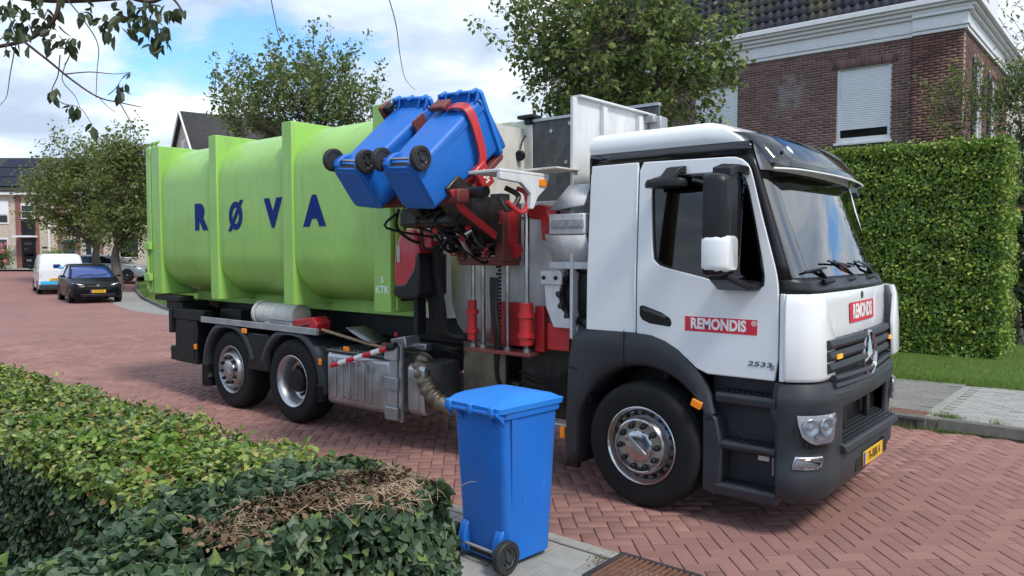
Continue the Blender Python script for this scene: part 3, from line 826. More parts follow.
T(MB().loft([[(.98 + .05 * math.cos(a) * q, .42 + .07 * math.sin(a) * q, z) for a in [2 * PI * k / 12 for k in range(12)]] for z, q in ((1.761, .9), (1.80, 1.0), (1.88, .8), (1.93, .95), (1.98, .6))], cap=True), 'dashboard_toy', 'hi_vis')
# sun visor: smoked sheet standing off the screen
vz = MB(); rings = []
def visor_ring(z, out, ycut=1.12):
    ring = []
    for k in range(25):
        y = -1.10 + 2.2 * k / 24
        x = .915 + .12 * (1 - (y / 1.10) ** 2) - .07 * max(0, (abs(y) - .85) / .25) ** 2 + out; x -= .042 * (y + 1.15)
        ring.append((x, y, z))
    return ring
rings = [visor_ring(2.845, -.20), visor_ring(2.835, -.12), visor_ring(2.80, -.05), visor_ring(2.735, .01), visor_ring(2.65, .075), visor_ring(2.565, .135)]
vz.loft(rings, closed=False)
vo = T(vz, 'sun_visor', 'visor', solid=.008, smooth=60)
e0 = visor_ring(2.560, .138)
MB().tube(e0, .008, 6).build('edge_trim', 'decal_white', vo)
for y in (-.80,):
    x = .915 + .12 * (1 - (y / 1.1) ** 2) + .045 - .042 * (y + 1.15)
    MB().lathe([(0, .03), (.035, .025), (.05, 0), (.05, -.02)], (x - .04, y, 2.70), (.75, 0, .6), 16).build('marker_lamp', 'decal_white', vo)
for y in (-.95, -.3, .3, .95):
    MB().tube([(.83, y, 2.70), (.95 - .04 * y, y, 2.68)], .012, 6).build('visor_stay', 'black_trim', vo)
# wipers
for y0, y1, z1 in ((-.62, -1.02, 1.83), (.12, -.60, 1.90), (.75, .05, 1.89)):
    w = MB()
    w.tube([(1.265 - .02 * abs(y0), y0, 1.765), (1.28 - .04 * abs(y1) ** 2, (y0 + y1) / 2, 1.86), (1.25 - .05 * y1 ** 2, y1 + .15 * (1 if y1 < y0 else -1), z1 + .02)], [.016, .012, .008], 6)
    w.tube([(1.262, y0 - .12, 1.875), (1.262 - .05 * y1 ** 2, y1 - .04, z1 + .02)], .008, 6)
    w.lathe([(0, .03), (.025, .025), (.03, 0)], (1.245, y0, 1.755), (1, 0, .3), 10)
    w.v = [(x - skew(x, y) - .015, y, z) for x, y, z in w.v]
    T(w, 'wiper', 'black_trim')
for y in (-.72, -.15, .45):
    T(MB().tube([(1.255 - .042 * (y + 1.15), y - .10, 1.775), (1.285 - .042 * (y + 1.15), y, 1.785), (1.255 - .042 * (y + 1.15), y + .12, 1.79)], .02, 8), 'grab_rail', 'black_trim')
# corner deflector panels (white), proud of the nose
for s in (1, -1):
    rings = []
    for z, o_ in ((1.10, .012), (1.13, .03), (1.4, .034), (1.62, .028), (1.70, .008)):
        P = plan(z); ring = []
        i1 = C_END + (1 if z < 1.2 else (1 if z < 1.45 else 0))
        for i in range(S_END, i1 + 1):
            p = Vector(P[i]); a = Vector(P[i - 1]); b = Vector(P[i + 1]); t = (b - a).normalized(); p = p + Vector((t.y, -t.x)) * o_
            if i == S_END: p.x += .045
            ring.append((p.x, s * p.y, z))
        while len(ring) < 8: ring.append((ring[-1][0] + .002, ring[-1][1] + s * .035, z))
        rings.append(ring)
    T(MB().loft(rings, closed=False), 'corner_panel', 'cab_white', solid=.03, bevel=.006, smooth=50)
    T(MB().bb(1.062, 1.098, s * -1.16, s * -1.13, 1.10, 1.70), 'corner_filler', 'cab_white', bevel=.006)
# logo on the nose
fx_ = 1.262
def nose_x(y, z):
    P = plan(z); x = P[C_END][0] + skew(2, P[C_END][1]); xc = P[C_END + 6][0] + skew(2, 0)
    return x + (xc - x) * (1 - (y / .93) ** 2) - skew(2, y)
lp = MB(); 
rings = []
for z in (1.458, 1.608):
    rings.append([(nose_x(k * .155, z) + .0115, k * .155, z) for k in (-2.35, -1, 0, 1, 2.35)])
lp.loft(rings, closed=False); lo = T(lp, 'logo_plate', 'decal_red', smooth=60)
lt = text_mb('REMONDIS', .148, .0004, .0055, sx=.78, spacing=1.02); lt.xf(FRONT(0, 0, 1.533))
lt.v = [(nose_x(y, z) + .0137 + x, y, z) for x, y, z in lt.v]
lt.build('lettering', 'decal_white', lo, smooth=0)
T(MB().lathe([(.028, -.003), (.028, .003)], (fx_ + .004, 0, 1.655), (1, 0, .05), 20).lathe([(0, .003), (.028, .003)], (fx_ + .004, 0, 1.655), (1, 0, .05), 20), 'badge', 'decal_grey')
# grille: dark louvres in two tiers around the star
gb = MB()
def gx(y, z=1.2): return 1.335 - .035 * (y / .95) ** 2 - .042 * (y + 1.15)
gr = shell(1.07, 1.375, C_END, MC_END, 3, off=.008); go = T(gr, 'grille', 'black_trim')
def slat(z, y0, y1, h, d, out, dip=0):
    rings = []
    for k in range(9):
        y = y0 + (y1 - y0) * k / 8; x = gx(y) + out; zz = z + dip * (1 - (abs(y) / .95))
        rings.append([(x - .03, y, zz - h / 2), (x + d * .4, y, zz - h / 2), (x + d, y, zz - h * .1), (x + d * .7, y, zz + h / 2), (x - .03, y, zz + h / 2)])
    return MB().loft(rings, closed=True, cap=True)
for z in (1.345, 1.265, 1.185):
    for y0, y1 in ((-.94, -.05), (.05, .94)):
        slat(z, y0, y1, .068, .035, .015, -.0).build('grille_slat', 'dark_plastic', go, bevel=.004)
for z in (1.115, 1.06, 1.005):
    slat(z, -.86, .86, .042, .03, .035, -.03).build('grille_slat', 'dark_plastic', go, bevel=.003)
MB().bb(gx(-.78) + .045, gx(-.78) + .058, -.83, -.74, 1.245, 1.275).build('marker_lamp', 'amber_lit', go)
MB().bb(gx(.78) + .045, gx(.78) + .058, .74, .83, 1.245, 1.275).build('marker_lamp', 'amber_lit', go)
se_ = MB(); SC = (gx(0) + .045, 0, 1.205); RS = .168
se_.lathe([(RS - .016, -.012), (RS - .004, .012), (RS + .010, .004), (RS + .012, -.012)], SC, (1, 0, .04), 40, close=True)
for k in range(3):
    a = PI / 2 + 2 * PI * k / 3; tip = (SC[1] + RS * math.cos(a), SC[2] + RS * math.sin(a)); b1 = (SC[1] + .03 * math.cos(a + PI / 3), SC[2] + .03 * math.sin(a + PI / 3)); b2 = (SC[1] + .03 * math.cos(a - PI / 3), SC[2] + .03 * math.sin(a - PI / 3))
    se_.add([(SC[0] - .006, *tip), (SC[0] - .006, *b1), (SC[0] - .006, *b2), (SC[0] + .022, SC[1], SC[2])], [(0, 1, 3), (0, 3, 2), (0, 2, 1)])
T(se_, 'star_emblem', 'chrome', smooth=25)
# bumper
def bplan(z, off):
    pts = []
    w, se2, cyy, cx2, fx2 = 1.165, 1.06, .80, 1.345, 1.375
    for k in range(3): pts.append((se2 - .0 + .02 * k, -w))
    for k in range(1, 9):
        a = .5 * PI * k / 8
        pts.append((1.10 + (cx2 - 1.10) * math.sin(a) ** 1.0, -cyy - (w - cyy) * math.cos(a) ** .8 if k < 8 else -cyy))
    for k in range(1, 7):
        y = -cyy + cyy * k / 6; pts.append((cx2 + (fx2 - cx2) * (1 - (y / cyy) ** 2), y))
    pts = pts + [(x, -y) for x, y in pts[-2::-1]]
    out = []
    n_ = len(pts)
    for i, p in enumerate(pts):
        a = Vector(pts[max(0, i - 1)]); b = Vector(pts[min(n_ - 1, i + 1)]); t = (b - a).normalized(); q = Vector(p) + Vector((t.y, -t.x)) * off
        out.append((q.x, q.y, z))
    return [(x - .042 * (y + 1.15) * min(1, max(0, (x - 1.06) / .2)), y, z_) for x, y, z_ in out]
NB = len(bplan(1, 0))
BL = [(1.10, -.05), (1.085, -.012), (1.01, .022), (.955, .03), (.89, .012), (.63, .004), (.52, .010), (.47, .028), (.36, .022), (.29, -.02), (.27, -.09)]
bm_ = MB(); rings = [bplan(z, o_) for z, o_ in BL]
vs0 = [p for r_ in rings for p in r_]; fs0 = []
HL0, HL1 = 4, 10
for i in range(len(rings) - 1):
    for k in range(NB - 1):
        zt_, zb_ = BL[i][0], BL[i + 1][0]
        if zt_ <= .90 and zb_ >= .62 and 11 <= k < NB - 12: continue       # air opening in the middle
        fs0.append((i * NB + k, i * NB + k + 1, (i + 1) * NB + k + 1, (i + 1) * NB + k))
bm_.add(vs0, fs0)
bo = T(bm_, 'bumper', 'dark_plastic', solid=.03, bevel=.004, smooth=40)
MB().bb(1.10, 1.19, -.80, .80, .45, .95).build('intake', 'black_trim', bo)
for y in (-.30, .30):
    MB().bb(1.21, 1.25, y - .04, y + .04, .63, .90).build('intake_post', 'black_trim', bo, bevel=.01)
stp = MB().prism([(1.19, .665), (1.375, .615), (1.385, .56), (1.30, .54), (1.19, .56)], 'y', -.70, .70)
so_ = stp.build('front_step', 'dark_plastic', bo, bevel=.01)
for i in range(5):
    MB().box((1.225 + i * .03, 0, .660 - i * .0081), (.012, 1.3, .012), (0, .27, 0)).build('tread_rib', 'black_trim', so_)
MB().bb(1.31, 1.366, -.42, .42, .365, .475).build('plate_holder', 'black_trim', bo, bevel=.01)
po = MB().bb(1.367, 1.374, -.26, .26, .372, .482).build('number_plate', 'plate_yellow', bo, bevel=.003)
MB().bb(1.3742, 1.3752, -.258, -.215, .375, .479).build('country_strip', 'plate_blue', po)
lt = text_mb('76-BBK-4', .095, .0006, .001, sx=.85); lt.xf(FRONT(1.3750, .022, .426)); lt.build('lettering', 'black_trim', po, smooth=0)
# headlights on the rounded corners
def on_corner(t, z, off, s):
    """point on the bumper corner, t 0..1 from the side to the front"""
    a = .5 * PI * t
    x = 1.10 + (1.345 - 1.10) * math.sin(a); y = -.80 - .365 * max(0, math.cos(a)) ** .8
    nx, ny_ = math.sin(a), -math.cos(a); 
    l = math.hypot(nx * .365, ny_ * .245); nx, ny_ = nx * .365 / l, ny_ * .245 / l
    yy = s * (y + ny_ * off); xx = x + nx * off
    return (xx - .042 * (yy + 1.15) * min(1, max(0, (xx - 1.06) / .2)), yy, z)
def corner_patch(poly_tz, off, s, n=32):
    """patch in (t,z): rows between left/right t at several z"""
    rings = []
    for z, t0, t1 in poly_tz:
        rings.append([on_corner(t0 + (t1 - t0) * k / n, z, off, s) for k in range(n + 1)])
    return MB().loft(rings, closed=False)
for s in (1, -1):
    hb = corner_patch([(.925, .10, .99), (.84, .12, .99), (.74, .17, .97), (.68, .26, .90), (.655, .34, .80)], .008, s).build('headlight', 'black_gloss', bo)
    rf_ = corner_patch([(.885, .22, .90), (.82, .24, .90), (.74, .30, .89), (.70, .42, .86), (.688, .5, .8)], .026, s); rf_.build('reflector', 'lens_chrome', hb)
    for t, z, r_ in ((.42, .805, .058), (.68, .80, .062), (.83, .845, .03), (.55, .735, .03)):
        p = on_corner(t, z, .030, s); q = on_corner(t, z, .06, s)
        ax = Vector(q) - Vector(p)
        MB().lathe([(r_, 0), (r_ * .96, .008), (r_ * .8, .002), (r_ * .45, -.004), (r_ * .3, .012), (.002, .016)], p, ax, 20).build('lamp_bowl', 'lens_chrome', hb)
    corner_patch([(.888, .215, .905), (.82, .235, .905), (.74, .295, .895), (.698, .415, .865), (.684, .5, .8)], .052, s).build('lens', 'lens', hb)
    fg = corner_patch([(.60, .20, .66), (.555, .17, .64), (.515, .16, .60)], .020, s).build('fog_lamp', 'lens_chrome', bo, solid=.02, bevel=.004)
    corner_patch([(.595, .215, .65), (.555, .185, .63), (.52, .17, .595)], .028, s).build('lens', 'lens', fg, solid=.002)
# steps below the door
for s in (1, -1):
    sp_ = MB()
    sp_.bb(.50, 1.06, s * .80, s * .99, .24, 1.10)                    # back
    fo = sp_.build('step_well', 'dark_plastic', truck, bevel=.01)
    # cheek between wheel and steps, cheek by the bumper
    MB().prism([(.50, .24), (.60, .215), (.64, .30), (.655, .55), (.61, .78), (.50, .86)], 'y', s * 1.0, s * 1.155).build('step_cheek', 'dark_plastic', fo, bevel=.015)
    MB().prism([(1.045, .285), (1.065, .285), (1.065, 1.09), (1.03, 1.09), (1.0, .9), (1.035, .8)], 'y', s * 1.0, s * 1.150).build('step_cheek', 'dark_plastic', fo, bevel=.006)
    for z0, z1, x0 in ((.215, .325, .60), (.56, .635, .64), (.89, .985, .60)):
        stq = MB().prism([(s * .99, z1), (s * 1.150, z1 - .008), (s * 1.162, z1 - .03), (s * 1.155, z0 + .02), (s * 1.13, z0), (s * .99, z0 + .02)], 'x', x0, 1.045).build('step', 'dark_plastic', fo, bevel=.008)
        for i in range(9):
            x = x0 + .06 + i * .04
            MB().box((x, s * 1.085, z1 + .004), (.022, .07, .010), (0, 0, .35)).build('tread_bar', 'black_trim', stq)
    MB().bb(.86, .94, s * .99, s * .994, .49, .525).build('sticker', 'decal_white', fo)
    MB().tube([(1.0, s * 1.02, .62), (1.0, s * 1.06, .60), (1.0, s * 1.06, .42), (.99, s * 1.02, .40)], .014, 8).build('pull_handle', 'rim_metal', fo)
    MB().prism([(.60, 1.09), (1.04, 1.09), (1.04, 1.0), (.60, 1.0)], 'y', s * .99, s * 1.01).build('sill', 'dark_plastic', fo)
# wheel arch
WZ = .49
def arc(r_, a0, a1, n, cx_=0, cz=WZ): return [(cx_ + r_ * math.cos(R(a0 + (a1 - a0) * k / n)), cz + r_ * math.sin(R(a0 + (a1 - a0) * k / n))) for k in range(n + 1)]
for s in (1, -1):
    inner = arc(.61, 26, 168, 18) + [(-.60, .40), (-.60, .235)]
    outer = [(.60, .82), (.575, .93), (.535, 1.02), (.48, 1.10), (.40, 1.185), (.31, 1.265), (.2, 1.325), (.08, 1.362), (-.06, 1.373), (-.2, 1.375), (-.54, 1.375), (-.63, 1.34), (-.69, 1.25), (-.715, 1.08), (-.725, .85), (-.73, .6), (-.735, .4), (-.735, .235)]
    outer = outer[:1] + outer
    while len(outer) < len(inner): outer.append(outer[-1])
    n = min(len(inner), len(outer)); inner, outer = inner[:n], outer[:n]
    inner[-1], outer[-1] = (-.60, .235), (-.735, .235)
    fm = MB(); prof = [(-.60, 0), (-1.14, 0), (-1.165, .01), (-1.178, .035)]
    # section rings: from inner lip out across the face to the outer edge
    rings = []
    for t, y in ((0, -.62), (0, -1.13), (.06, -1.165), (.2, -1.185), (.75, -1.182), (.93, -1.168), (1.0, -1.13)):
        rings.append([(i_[0] + (o_[0] - i_[0]) * t, s * -y * -1 if False else s * y, i_[1] + (o_[1] - i_[1]) * t) for i_, o_ in zip(inner, outer)])
    fm.loft(rings, closed=False)
    fe = T(fm, 'wheel_arch', 'dark_plastic', solid=.015, smooth=45)
    # seam between upper and lower half of the arch, marker lamp
    MB().box((-.155, s * -1.184, 1.24), (.006, .006, .27)).build('seam', 'black_trim', fe)
    MB().box((-.665, s * -1.186, 1.035), (.13, .006, .008), (0, .15, 0)).build('seam', 'black_trim', fe)
    MB().box((.47, s * -1.19, .875), (.085, .022, .060), (0, .35, 0)).build('marker_lamp', 'amber', fe, bevel=.008)
    MB().bb(-.72, -.60, s * -1.17, s * -1.12, .20, .24).build('flap_edge', 'black_trim', fe)
# mirrors on the near and far side
for s in (1, -1):
    ya = s * -1.0
    def Y(y): return s * y
    mo = MB().loft([[(.70, Y(-1.13), 2.545), (.82, Y(-1.12), 2.52), (.82, Y(-1.12), 2.58), (.70, Y(-1.13), 2.60)], [(.69, Y(-1.30), 2.55), (.83, Y(-1.31), 2.53), (.83, Y(-1.31), 2.58), (.69, Y(-1.30), 2.595)], [(.68, Y(-1.42), 2.50), (.82, Y(-1.44), 2.48), (.82, Y(-1.44), 2.55), (.68, Y(-1.42), 2.56)]], cap=True)
    mro = T(mo, 'mirror_bracket', 'black_trim', bevel=.008)
    hs = MB()
    prof = rrect(.0, .30, .0, .90, .05, 4)
    # housing: shell deeper in the middle, glass faces back
    c_ = Vector((.745 if s == 1 else .58, -1.47, 2.17)); xa = Vector((.12, -.993, 0)); 
    rings = []
    for dpt, sc in ((-.05, .98), (-.03, 1.0), (.02, 1.0), (.075, .93), (.10, .80)):
        ring = []
        for u_, v_ in rrect(-.15, .15, -.345, .335, .06, 5):
            p = c_ + xa * (u_ * sc) + Vector((0, 0, v_ * (sc * .4 + .6))) + Vector((.993, .12, 0)) * dpt
            ring.append((p.x, Y(p.y), p.z))
        rings.append(ring)
    hs.loft(rings, cap=True)
    ho = hs.build('mirror_housing', 'black_trim', mro, smooth=50)
    rings = []
    for dpt, sc in ((-.055, .95), (-.03, 1.03), (.04, 1.03), (.10, .90), (.118, .72)):
        ring = []
        for u_, v_ in rrect(-.135, .135, -.12, .13, .05, 5):
            p = c_ + Vector((0, 0, -.20)) + xa * (u_ * sc + .02) + Vector((0, 0, v_ * (sc * .5 + .5))) + Vector((.993, .12, 0)) * dpt
            ring.append((p.x, Y(p.y), p.z))
        rings.append(ring)
    MB().loft(rings, cap=True).build('mirror_cover', 'cab_white', mro, smooth=50)
    T(MB().loft([[(.62, Y(-1.13), 1.73), (.93, Y(-1.13), 1.72), (.93, Y(-1.13), 1.78), (.62, Y(-1.13), 1.80)], [(.66, Y(-1.28), 1.72), (.90, Y(-1.28), 1.72), (.90, Y(-1.28), 1.77), (.66, Y(-1.28), 1.77)], [(.68, Y(-1.46), 1.80), (.82, Y(-1.46), 1.80), (.82, Y(-1.46), 1.84), (.68, Y(-1.46), 1.84)]], cap=True), 'mirror_foot', 'black_trim', bevel=.01)
    gm = MB()
    for (u0, u1, v0, v1) in ((-.12, .12, -.05, .29), (-.12, .12, -.30, -.09)):
        q = [c_ + xa * a_ + Vector((0, 0, b_)) + Vector((.993, .12, 0)) * -.053 for a_, b_ in ((u0, v0), (u1, v0), (u1, v1), (u0, v1))]
        gm.add([(p.x, Y(p.y), p.z) for p in q], [(0, 1, 2, 3)])
    gm.build('mirror_glass', 'chrome', mro, smooth=0)
# kerb view mirror above the near window
km = MB().loft([[(.235 + .17 * math.cos(a) * q, -1.25 - .09 * math.sin(a) * q, z) for a in [2 * PI * k / 24 for k in range(24)]] for z, q in ((2.455, .75), (2.46, .97), (2.485, 1.0), (2.515, .92), (2.53, .6))], cap=True)
ko = T(km, 'kerb_mirror', 'black_trim', smooth=50)
MB().loft([[(.20, -1.13, 2.56), (.34, -1.13, 2.56), (.34, -1.13, 2.62), (.20, -1.13, 2.62)], [(.20, -1.20, 2.56), (.33, -1.20, 2.56), (.32, -1.20, 2.605), (.21, -1.20, 2.605)], [(.18, -1.27, 2.49), (.28, -1.27, 2.49), (.28, -1.27, 2.52), (.18, -1.27, 2.52)]], cap=True).build('bracket', 'black_trim', ko, bevel=.006)
# far-side white front handle loop at the nose
T(MB().tube([(1.06, 1.15, 1.60), (1.09, 1.22, 1.57), (1.11, 1.23, 1.4), (1.11, 1.22, 1.2), (1.07, 1.15, 1.14)], [.03, .04, .045, .045, .03], 8), 'door_corner', 'cab_white')

# ================================================================== TRUCK: wheels
def make_wheel(kind):
    """built round its own centre, outer face towards -Y"""
    w = bpy.data.objects.new('wheel', None); COL.objects.link(w); w.parent = truck
    rt, rw = .49, .30
    tp_ = [(.292, -.02), (.30, .0), (.315, .004), (.36, .012), (.42, .012), (.452, .006), (.470, -.008), (.484, -.03), (.4885, -.05), (.4885, -.075), (.480, -.079), (.480, -.087), (.4895, -.091), (.49, -.145), (.481, -.149), (.481, -.157), (.49, -.161), (.4895, -.215), (.480, -.219), (.480, -.227), (.4885, -.231), (.487, -.25), (.470, -.285), (.42, -.305), (.32, -.30), (.29, -.28)]
    ty = MB().lathe(tp_, (0, 0, 0), (0, -1, 0), 72).build('tyre', 'tyre', w, smooth=30)
    if kind == 'dish':
        rp = [(.298, .004), (.302, .010), (.296, .014), (.285, .006), (.268, -.01), (.252, -.05), (.246, -.12), (.235, -.15), (.205, -.165), (.175, -.160), (.150, -.155), (.14, -.15)]
        ri = MB().lathe(rp, (0, 0, 0), (0, -1, 0), 48).build('rim', 'brushed', w, smooth=30)
        hb = MB().lathe([(.14, -.155), (.135, -.06), (.12, -.045), (.07, -.04), (.0, -.04)], (0, 0, 0), (0, -1, 0), 32).build('hub', 'chassis', w)
        for k in range(10):
            a = 2 * PI * k / 10
            MB().lathe([(.017, -.02), (.017, .03), (.012, .036), (0, .036)], (.168 * math.cos(a), .16, .168 * math.sin(a)), (0, -1, 0), 6).build('wheel_nut', 'chassis', ri)
        for k in range(10):
            a = 2 * PI * (k + .5) / 10
            MB().lathe([(.026, -.01), (.027, .004), (.0, .002)], (.213 * math.cos(a), .162, .213 * math.sin(a)), (0, -1, 0), 12).build('hand_hole', 'black_trim', ri)
    else:
        rp = [(.298, .004), (.302, .010), (.296, .014), (.285, .004), (.268, -.02), (.262, -.05), (.250, -.06), (.238, -.035), (.222, .02), (.212, .036), (.20, .040), (.19, .036), (.12, .036), (.0, .036)]
        ri = MB().lathe(rp, (0, 0, 0), (0, -1, 0), 56).build('rim', 'chrome' if kind == 'front' else 'rim_metal', w, smooth=30)
        cp = MB().lathe([(.125, .035), (.120, .048), (.105, .056), (.05, .062), (0, .063)], (0, 0, 0), (0, -1, 0), 32).build('hub', 'chrome' if kind == 'front' else 'rim_metal', w)
        MB().box((0, -.063, 0), (.19, .006, .035), (0, R(32), 0)).build('hub_emblem', 'rim_metal', cp, bevel=.003)
        for k in range(10):
            a = 2 * PI * (k + .3) / 10
            p = (.162 * math.cos(a), -.036, .162 * math.sin(a))
            MB().lathe([(.024, 0), (.024, .006), (.018, .007), (.0185, .03), (.013, .036), (0, .036)], p, (0, -1, 0), 12).build('wheel_nut', 'chassis', ri)
        for k in range(20 if kind == 'front' else 10):
            a = 2 * PI * (k + .5) / (20 if kind == 'front' else 10); sc_ = .012 if kind == 'front' else .026
            MB().lathe([(sc_, 0), (sc_, .004), (0, .004)], (.246 * math.cos(a), .045, .246 * math.sin(a)), (0, -1, 0), 10).build('hand_hole', 'black_trim', ri)
    return w
LWB, BOG = 4.592, 1.348
wheels = {}
for kind, x, ang in (('front', 0, 7), ('dish', -LWB, 20), ('rear', -LWB - BOG, 3)):
    w = make_wheel(kind); w.location = (x, -1.175 if kind != 'dish' else -1.195, WZ); w.rotation_euler = (0, R(ang), 0)
    c = copy_tree(w, truck); c.location = (x, 1.175, WZ); c.rotation_euler = (0, 0, PI)
T(MB().tube([(0, -1.0, WZ), (0, 1.0, WZ)], .07, 12), 'axle', 'chassis')
for x in (-LWB, -LWB - BOG):
    T(MB().tube([(x, -1.0, WZ), (x, 1.0, WZ)], .09, 12).lathe([(.0, -.2), (.15, -.16), (.2, 0), (.15, .16), (0, .2)], (x, 0, WZ), (0, 1, 0), 16), 'axle', 'chassis')
# ================================================================== TRUCK: chassis and rear
for s in (-1, 1):
    T(MB().bb(-7.45, .9, s * .34, s * .42, .72, 1.02), 'chassis_rail', 'chassis', bevel=.006)
for x in (-7.0, -5.2, -3.9, -2.6, -.6):
    T(MB().bb(x - .06, x + .06, -.338, .338, .76, .98), 'cross_member', 'chassis')
T(MB().bb(.1, .95, -.8, .8, .45, 1.05), 'engine', 'chassis', bevel=.05)
T(MB().bb(-.50, -.05, -.62, .62, .60, 1.25).bb(-1.0, -.55, -.55, .55, .55, 1.0), 'gearbox', 'grease', bevel=.06)
# subframe with hook rollers that carries the container
for s in (-1, 1):
    T(MB().bb(-7.3, -2.4, s * .46, s * .58, 1.03, 1.28), 'subframe_rail', 'chassis', bevel=.006)
T(MB().bb(-6.9, -6.0, -.70, .70, 1.03, 1.30).bb(-6.6, -6.1, -.95, .95, 1.03, 1.22), 'roller_bed', 'chassis', bevel=.01)
T(MB().bb(-4.0, -2.3, -.45, .45, 1.03, 1.20), 'hook_frame', 'chassis', bevel=.01)
# rear lamp board, box, hitch
T(MB().bb(-7.50, -7.42, -1.22, 1.22, .86, 1.20), 'rear_board', 'chassis', bevel=.008)
T(MB().bb(-7.42, -6.60, -1.20, -1.06, 1.06, 1.20), 'rear_side_board', 'chassis', bevel=.008)
for s in (-1, 1): T(MB().bb(-7.525, -7.502, s * 1.05, s * 1.20, .93, 1.10), 'tail_lamp', 'red_lens', bevel=.006)
tb_ = T(MB().bb(-7.38, -6.78, -1.19, -.60, .47, 1.055), 'tool_box', 'chassis', bevel=.012)
MB().bb(-7.30, -6.86, -1.197, -1.191, .53, 1.0).build('lid', 'black_trim', tb_, bevel=.01)
T(MB().bb(-6.83, -6.775, -1.215, -1.19, .68, .75), 'marker_lamp', 'amber', bevel=.006)
T(MB().bb(-7.70, -7.38, -.30, .30, .45, .70).bb(-7.62, -7.38, -1.0, 1.0, .50, .62), 'underrun_beam', 'chassis', bevel=.01)
T(MB().bb(-7.66, -7.36, -1.12, -.9, .46, .66), 'beam_end', 'chassis', bevel=.01)
T(MB().tube([(-7.66, -1.02, .56), (-7.76, -1.02, .56), (-7.80, -1.02, .57)], .022, 8).lathe([(.03, -.012), (.042, 0), (.03, .012), (.018, 0)], (-7.84, -1.02, .575), (0, 1, .3), 16, close=True), 'tow_eye', 'rim_metal')
# mudguards over both rear axles
def guard(cx_, a0, a1, drop, name='mudguard'):
    inner = arc(.535, a0, a1, 18, cx_); outer = arc(.635, a0, a1, 18, cx_)
    outer = [(x, min(z, 1.056)) for x, z in outer]; inner = [(x, min(z, 1.02)) for x, z in inner]
    m = MB().loft([[(i_[0] + (o_[0] - i_[0]) * t, y, i_[1] + (o_[1] - i_[1]) * t) for i_, o_ in zip(inner, outer)] for y, t in ((-.70, 0), (-1.20, 0), (-1.225, .1), (-1.24, .3), (-1.232, .85), (-1.215, 1), (-.70, 1))], closed=False)
    return T(m, name, 'dark_plastic', smooth=50)
g1 = guard(-LWB - BOG, 18, 196, 0); g2 = guard(-LWB, -8, 162, 0)
for cx_, sg in ((-LWB - BOG - .575, -1), (-LWB + .575, 1)):
    fl_ = T(MB().bb(cx_ - .05, cx_ + .05, -1.238, -.70, .22 if sg < 0 else .33, .52), 'mud_flap', 'chassis', bevel=.006)
    for k in range(4): MB().bb(cx_ - .045 + k * .026, cx_ - .035 + k * .026, -1.244, -1.238, .24 if sg < 0 else .35, .50).build('rib', 'black_trim', fl_)
T(MB().bb(-LWB - BOG + .45, -LWB - .45, -1.225, -.75, .55, 1.0), 'mudguard_web', 'black_trim', bevel=.02)
T(MB().bb(-5.58, -5.47, -1.252, -1.235, .985, 1.045), 'marker_lamp', 'amber', bevel=.008)
T(MB().bb(-4.03, -3.985, -1.245, -1.225, .74, .81), 'marker_lamp', 'amber', bevel=.006)
T(MB().bb(-6.56, -4.05, -1.25, -1.21, 1.062, 1.135), 'side_rail', 'alu_rail', bevel=.004)
T(MB().bb(-6.56, -4.05, -1.208, -.62, 1.058, 1.075), 'deck_plate', 'chassis')
# fuel tank with pressed ribs, tread plate on top
tk = T(MB().prism(rrect(-1.20, -.62, .315, .905, .07, 5), 'x', -3.93, -2.90), 'fuel_tank', 'brushed', smooth=40, bevel=.02)
for i in range(6):
    x = -3.80 + i * .118
    MB().prism(rrect(x - .035, x + .035, .40, .83, .03, 4), 'y', -1.212, -1.198).build('pressed_rib', 'brushed', tk, bevel=.007)
    if i % 2 == 0 and i: 
        for z in (.43, .80): MB().lathe([(.016, 0), (.012, .012), (0, .014)], (x - .058, -1.20, z), (0, -1, 0), 10).build('rivet', 'chrome', tk)
t2 = T(MB().prism(rrect(-1.16, -.62, .36, .88, .07, 5), 'x', -2.68, -2.45), 'air_tank', 'brushed', smooth=40, bevel=.02)
MB().prism(rrect(-2.62, -2.51, .42, .82, .04, 4), 'y', -1.172, -1.158).build('pressed_rib', 'brushed', t2, bevel=.006)
tp2 = T(MB().bb(-3.92, -2.92, -1.215, -.66, .908, .925), 'tread_plate', 'tread_plate', bevel=.003)
for i in range(13):
    MB().box((-3.86 + i * .074, -1.0, .932), (.022, .40, .012), (0, 0, .1)).build('tread_bar', 'tread_plate', tp2, bevel=.004)
T(MB().bb(-3.62, -3.53, -1.222, -1.20, .925, .975), 'marker_lamp', 'amber', bevel=.008)
# ladder post with three reflector blocks
po_ = T(MB().bb(-2.90, -2.79, -1.20, -1.165, .30, 1.045).bb(-2.775, -2.735, -1.19, -1.15, .27, 1.05), 'guard_post', 'alu_rail', bevel=.005)
for z in (.36, .665, .965):
    MB().bb(-2.93, -2.745, -1.245, -1.203, z - .065, z + .065).build('post_block', 'alu_rail', po_, bevel=.008)
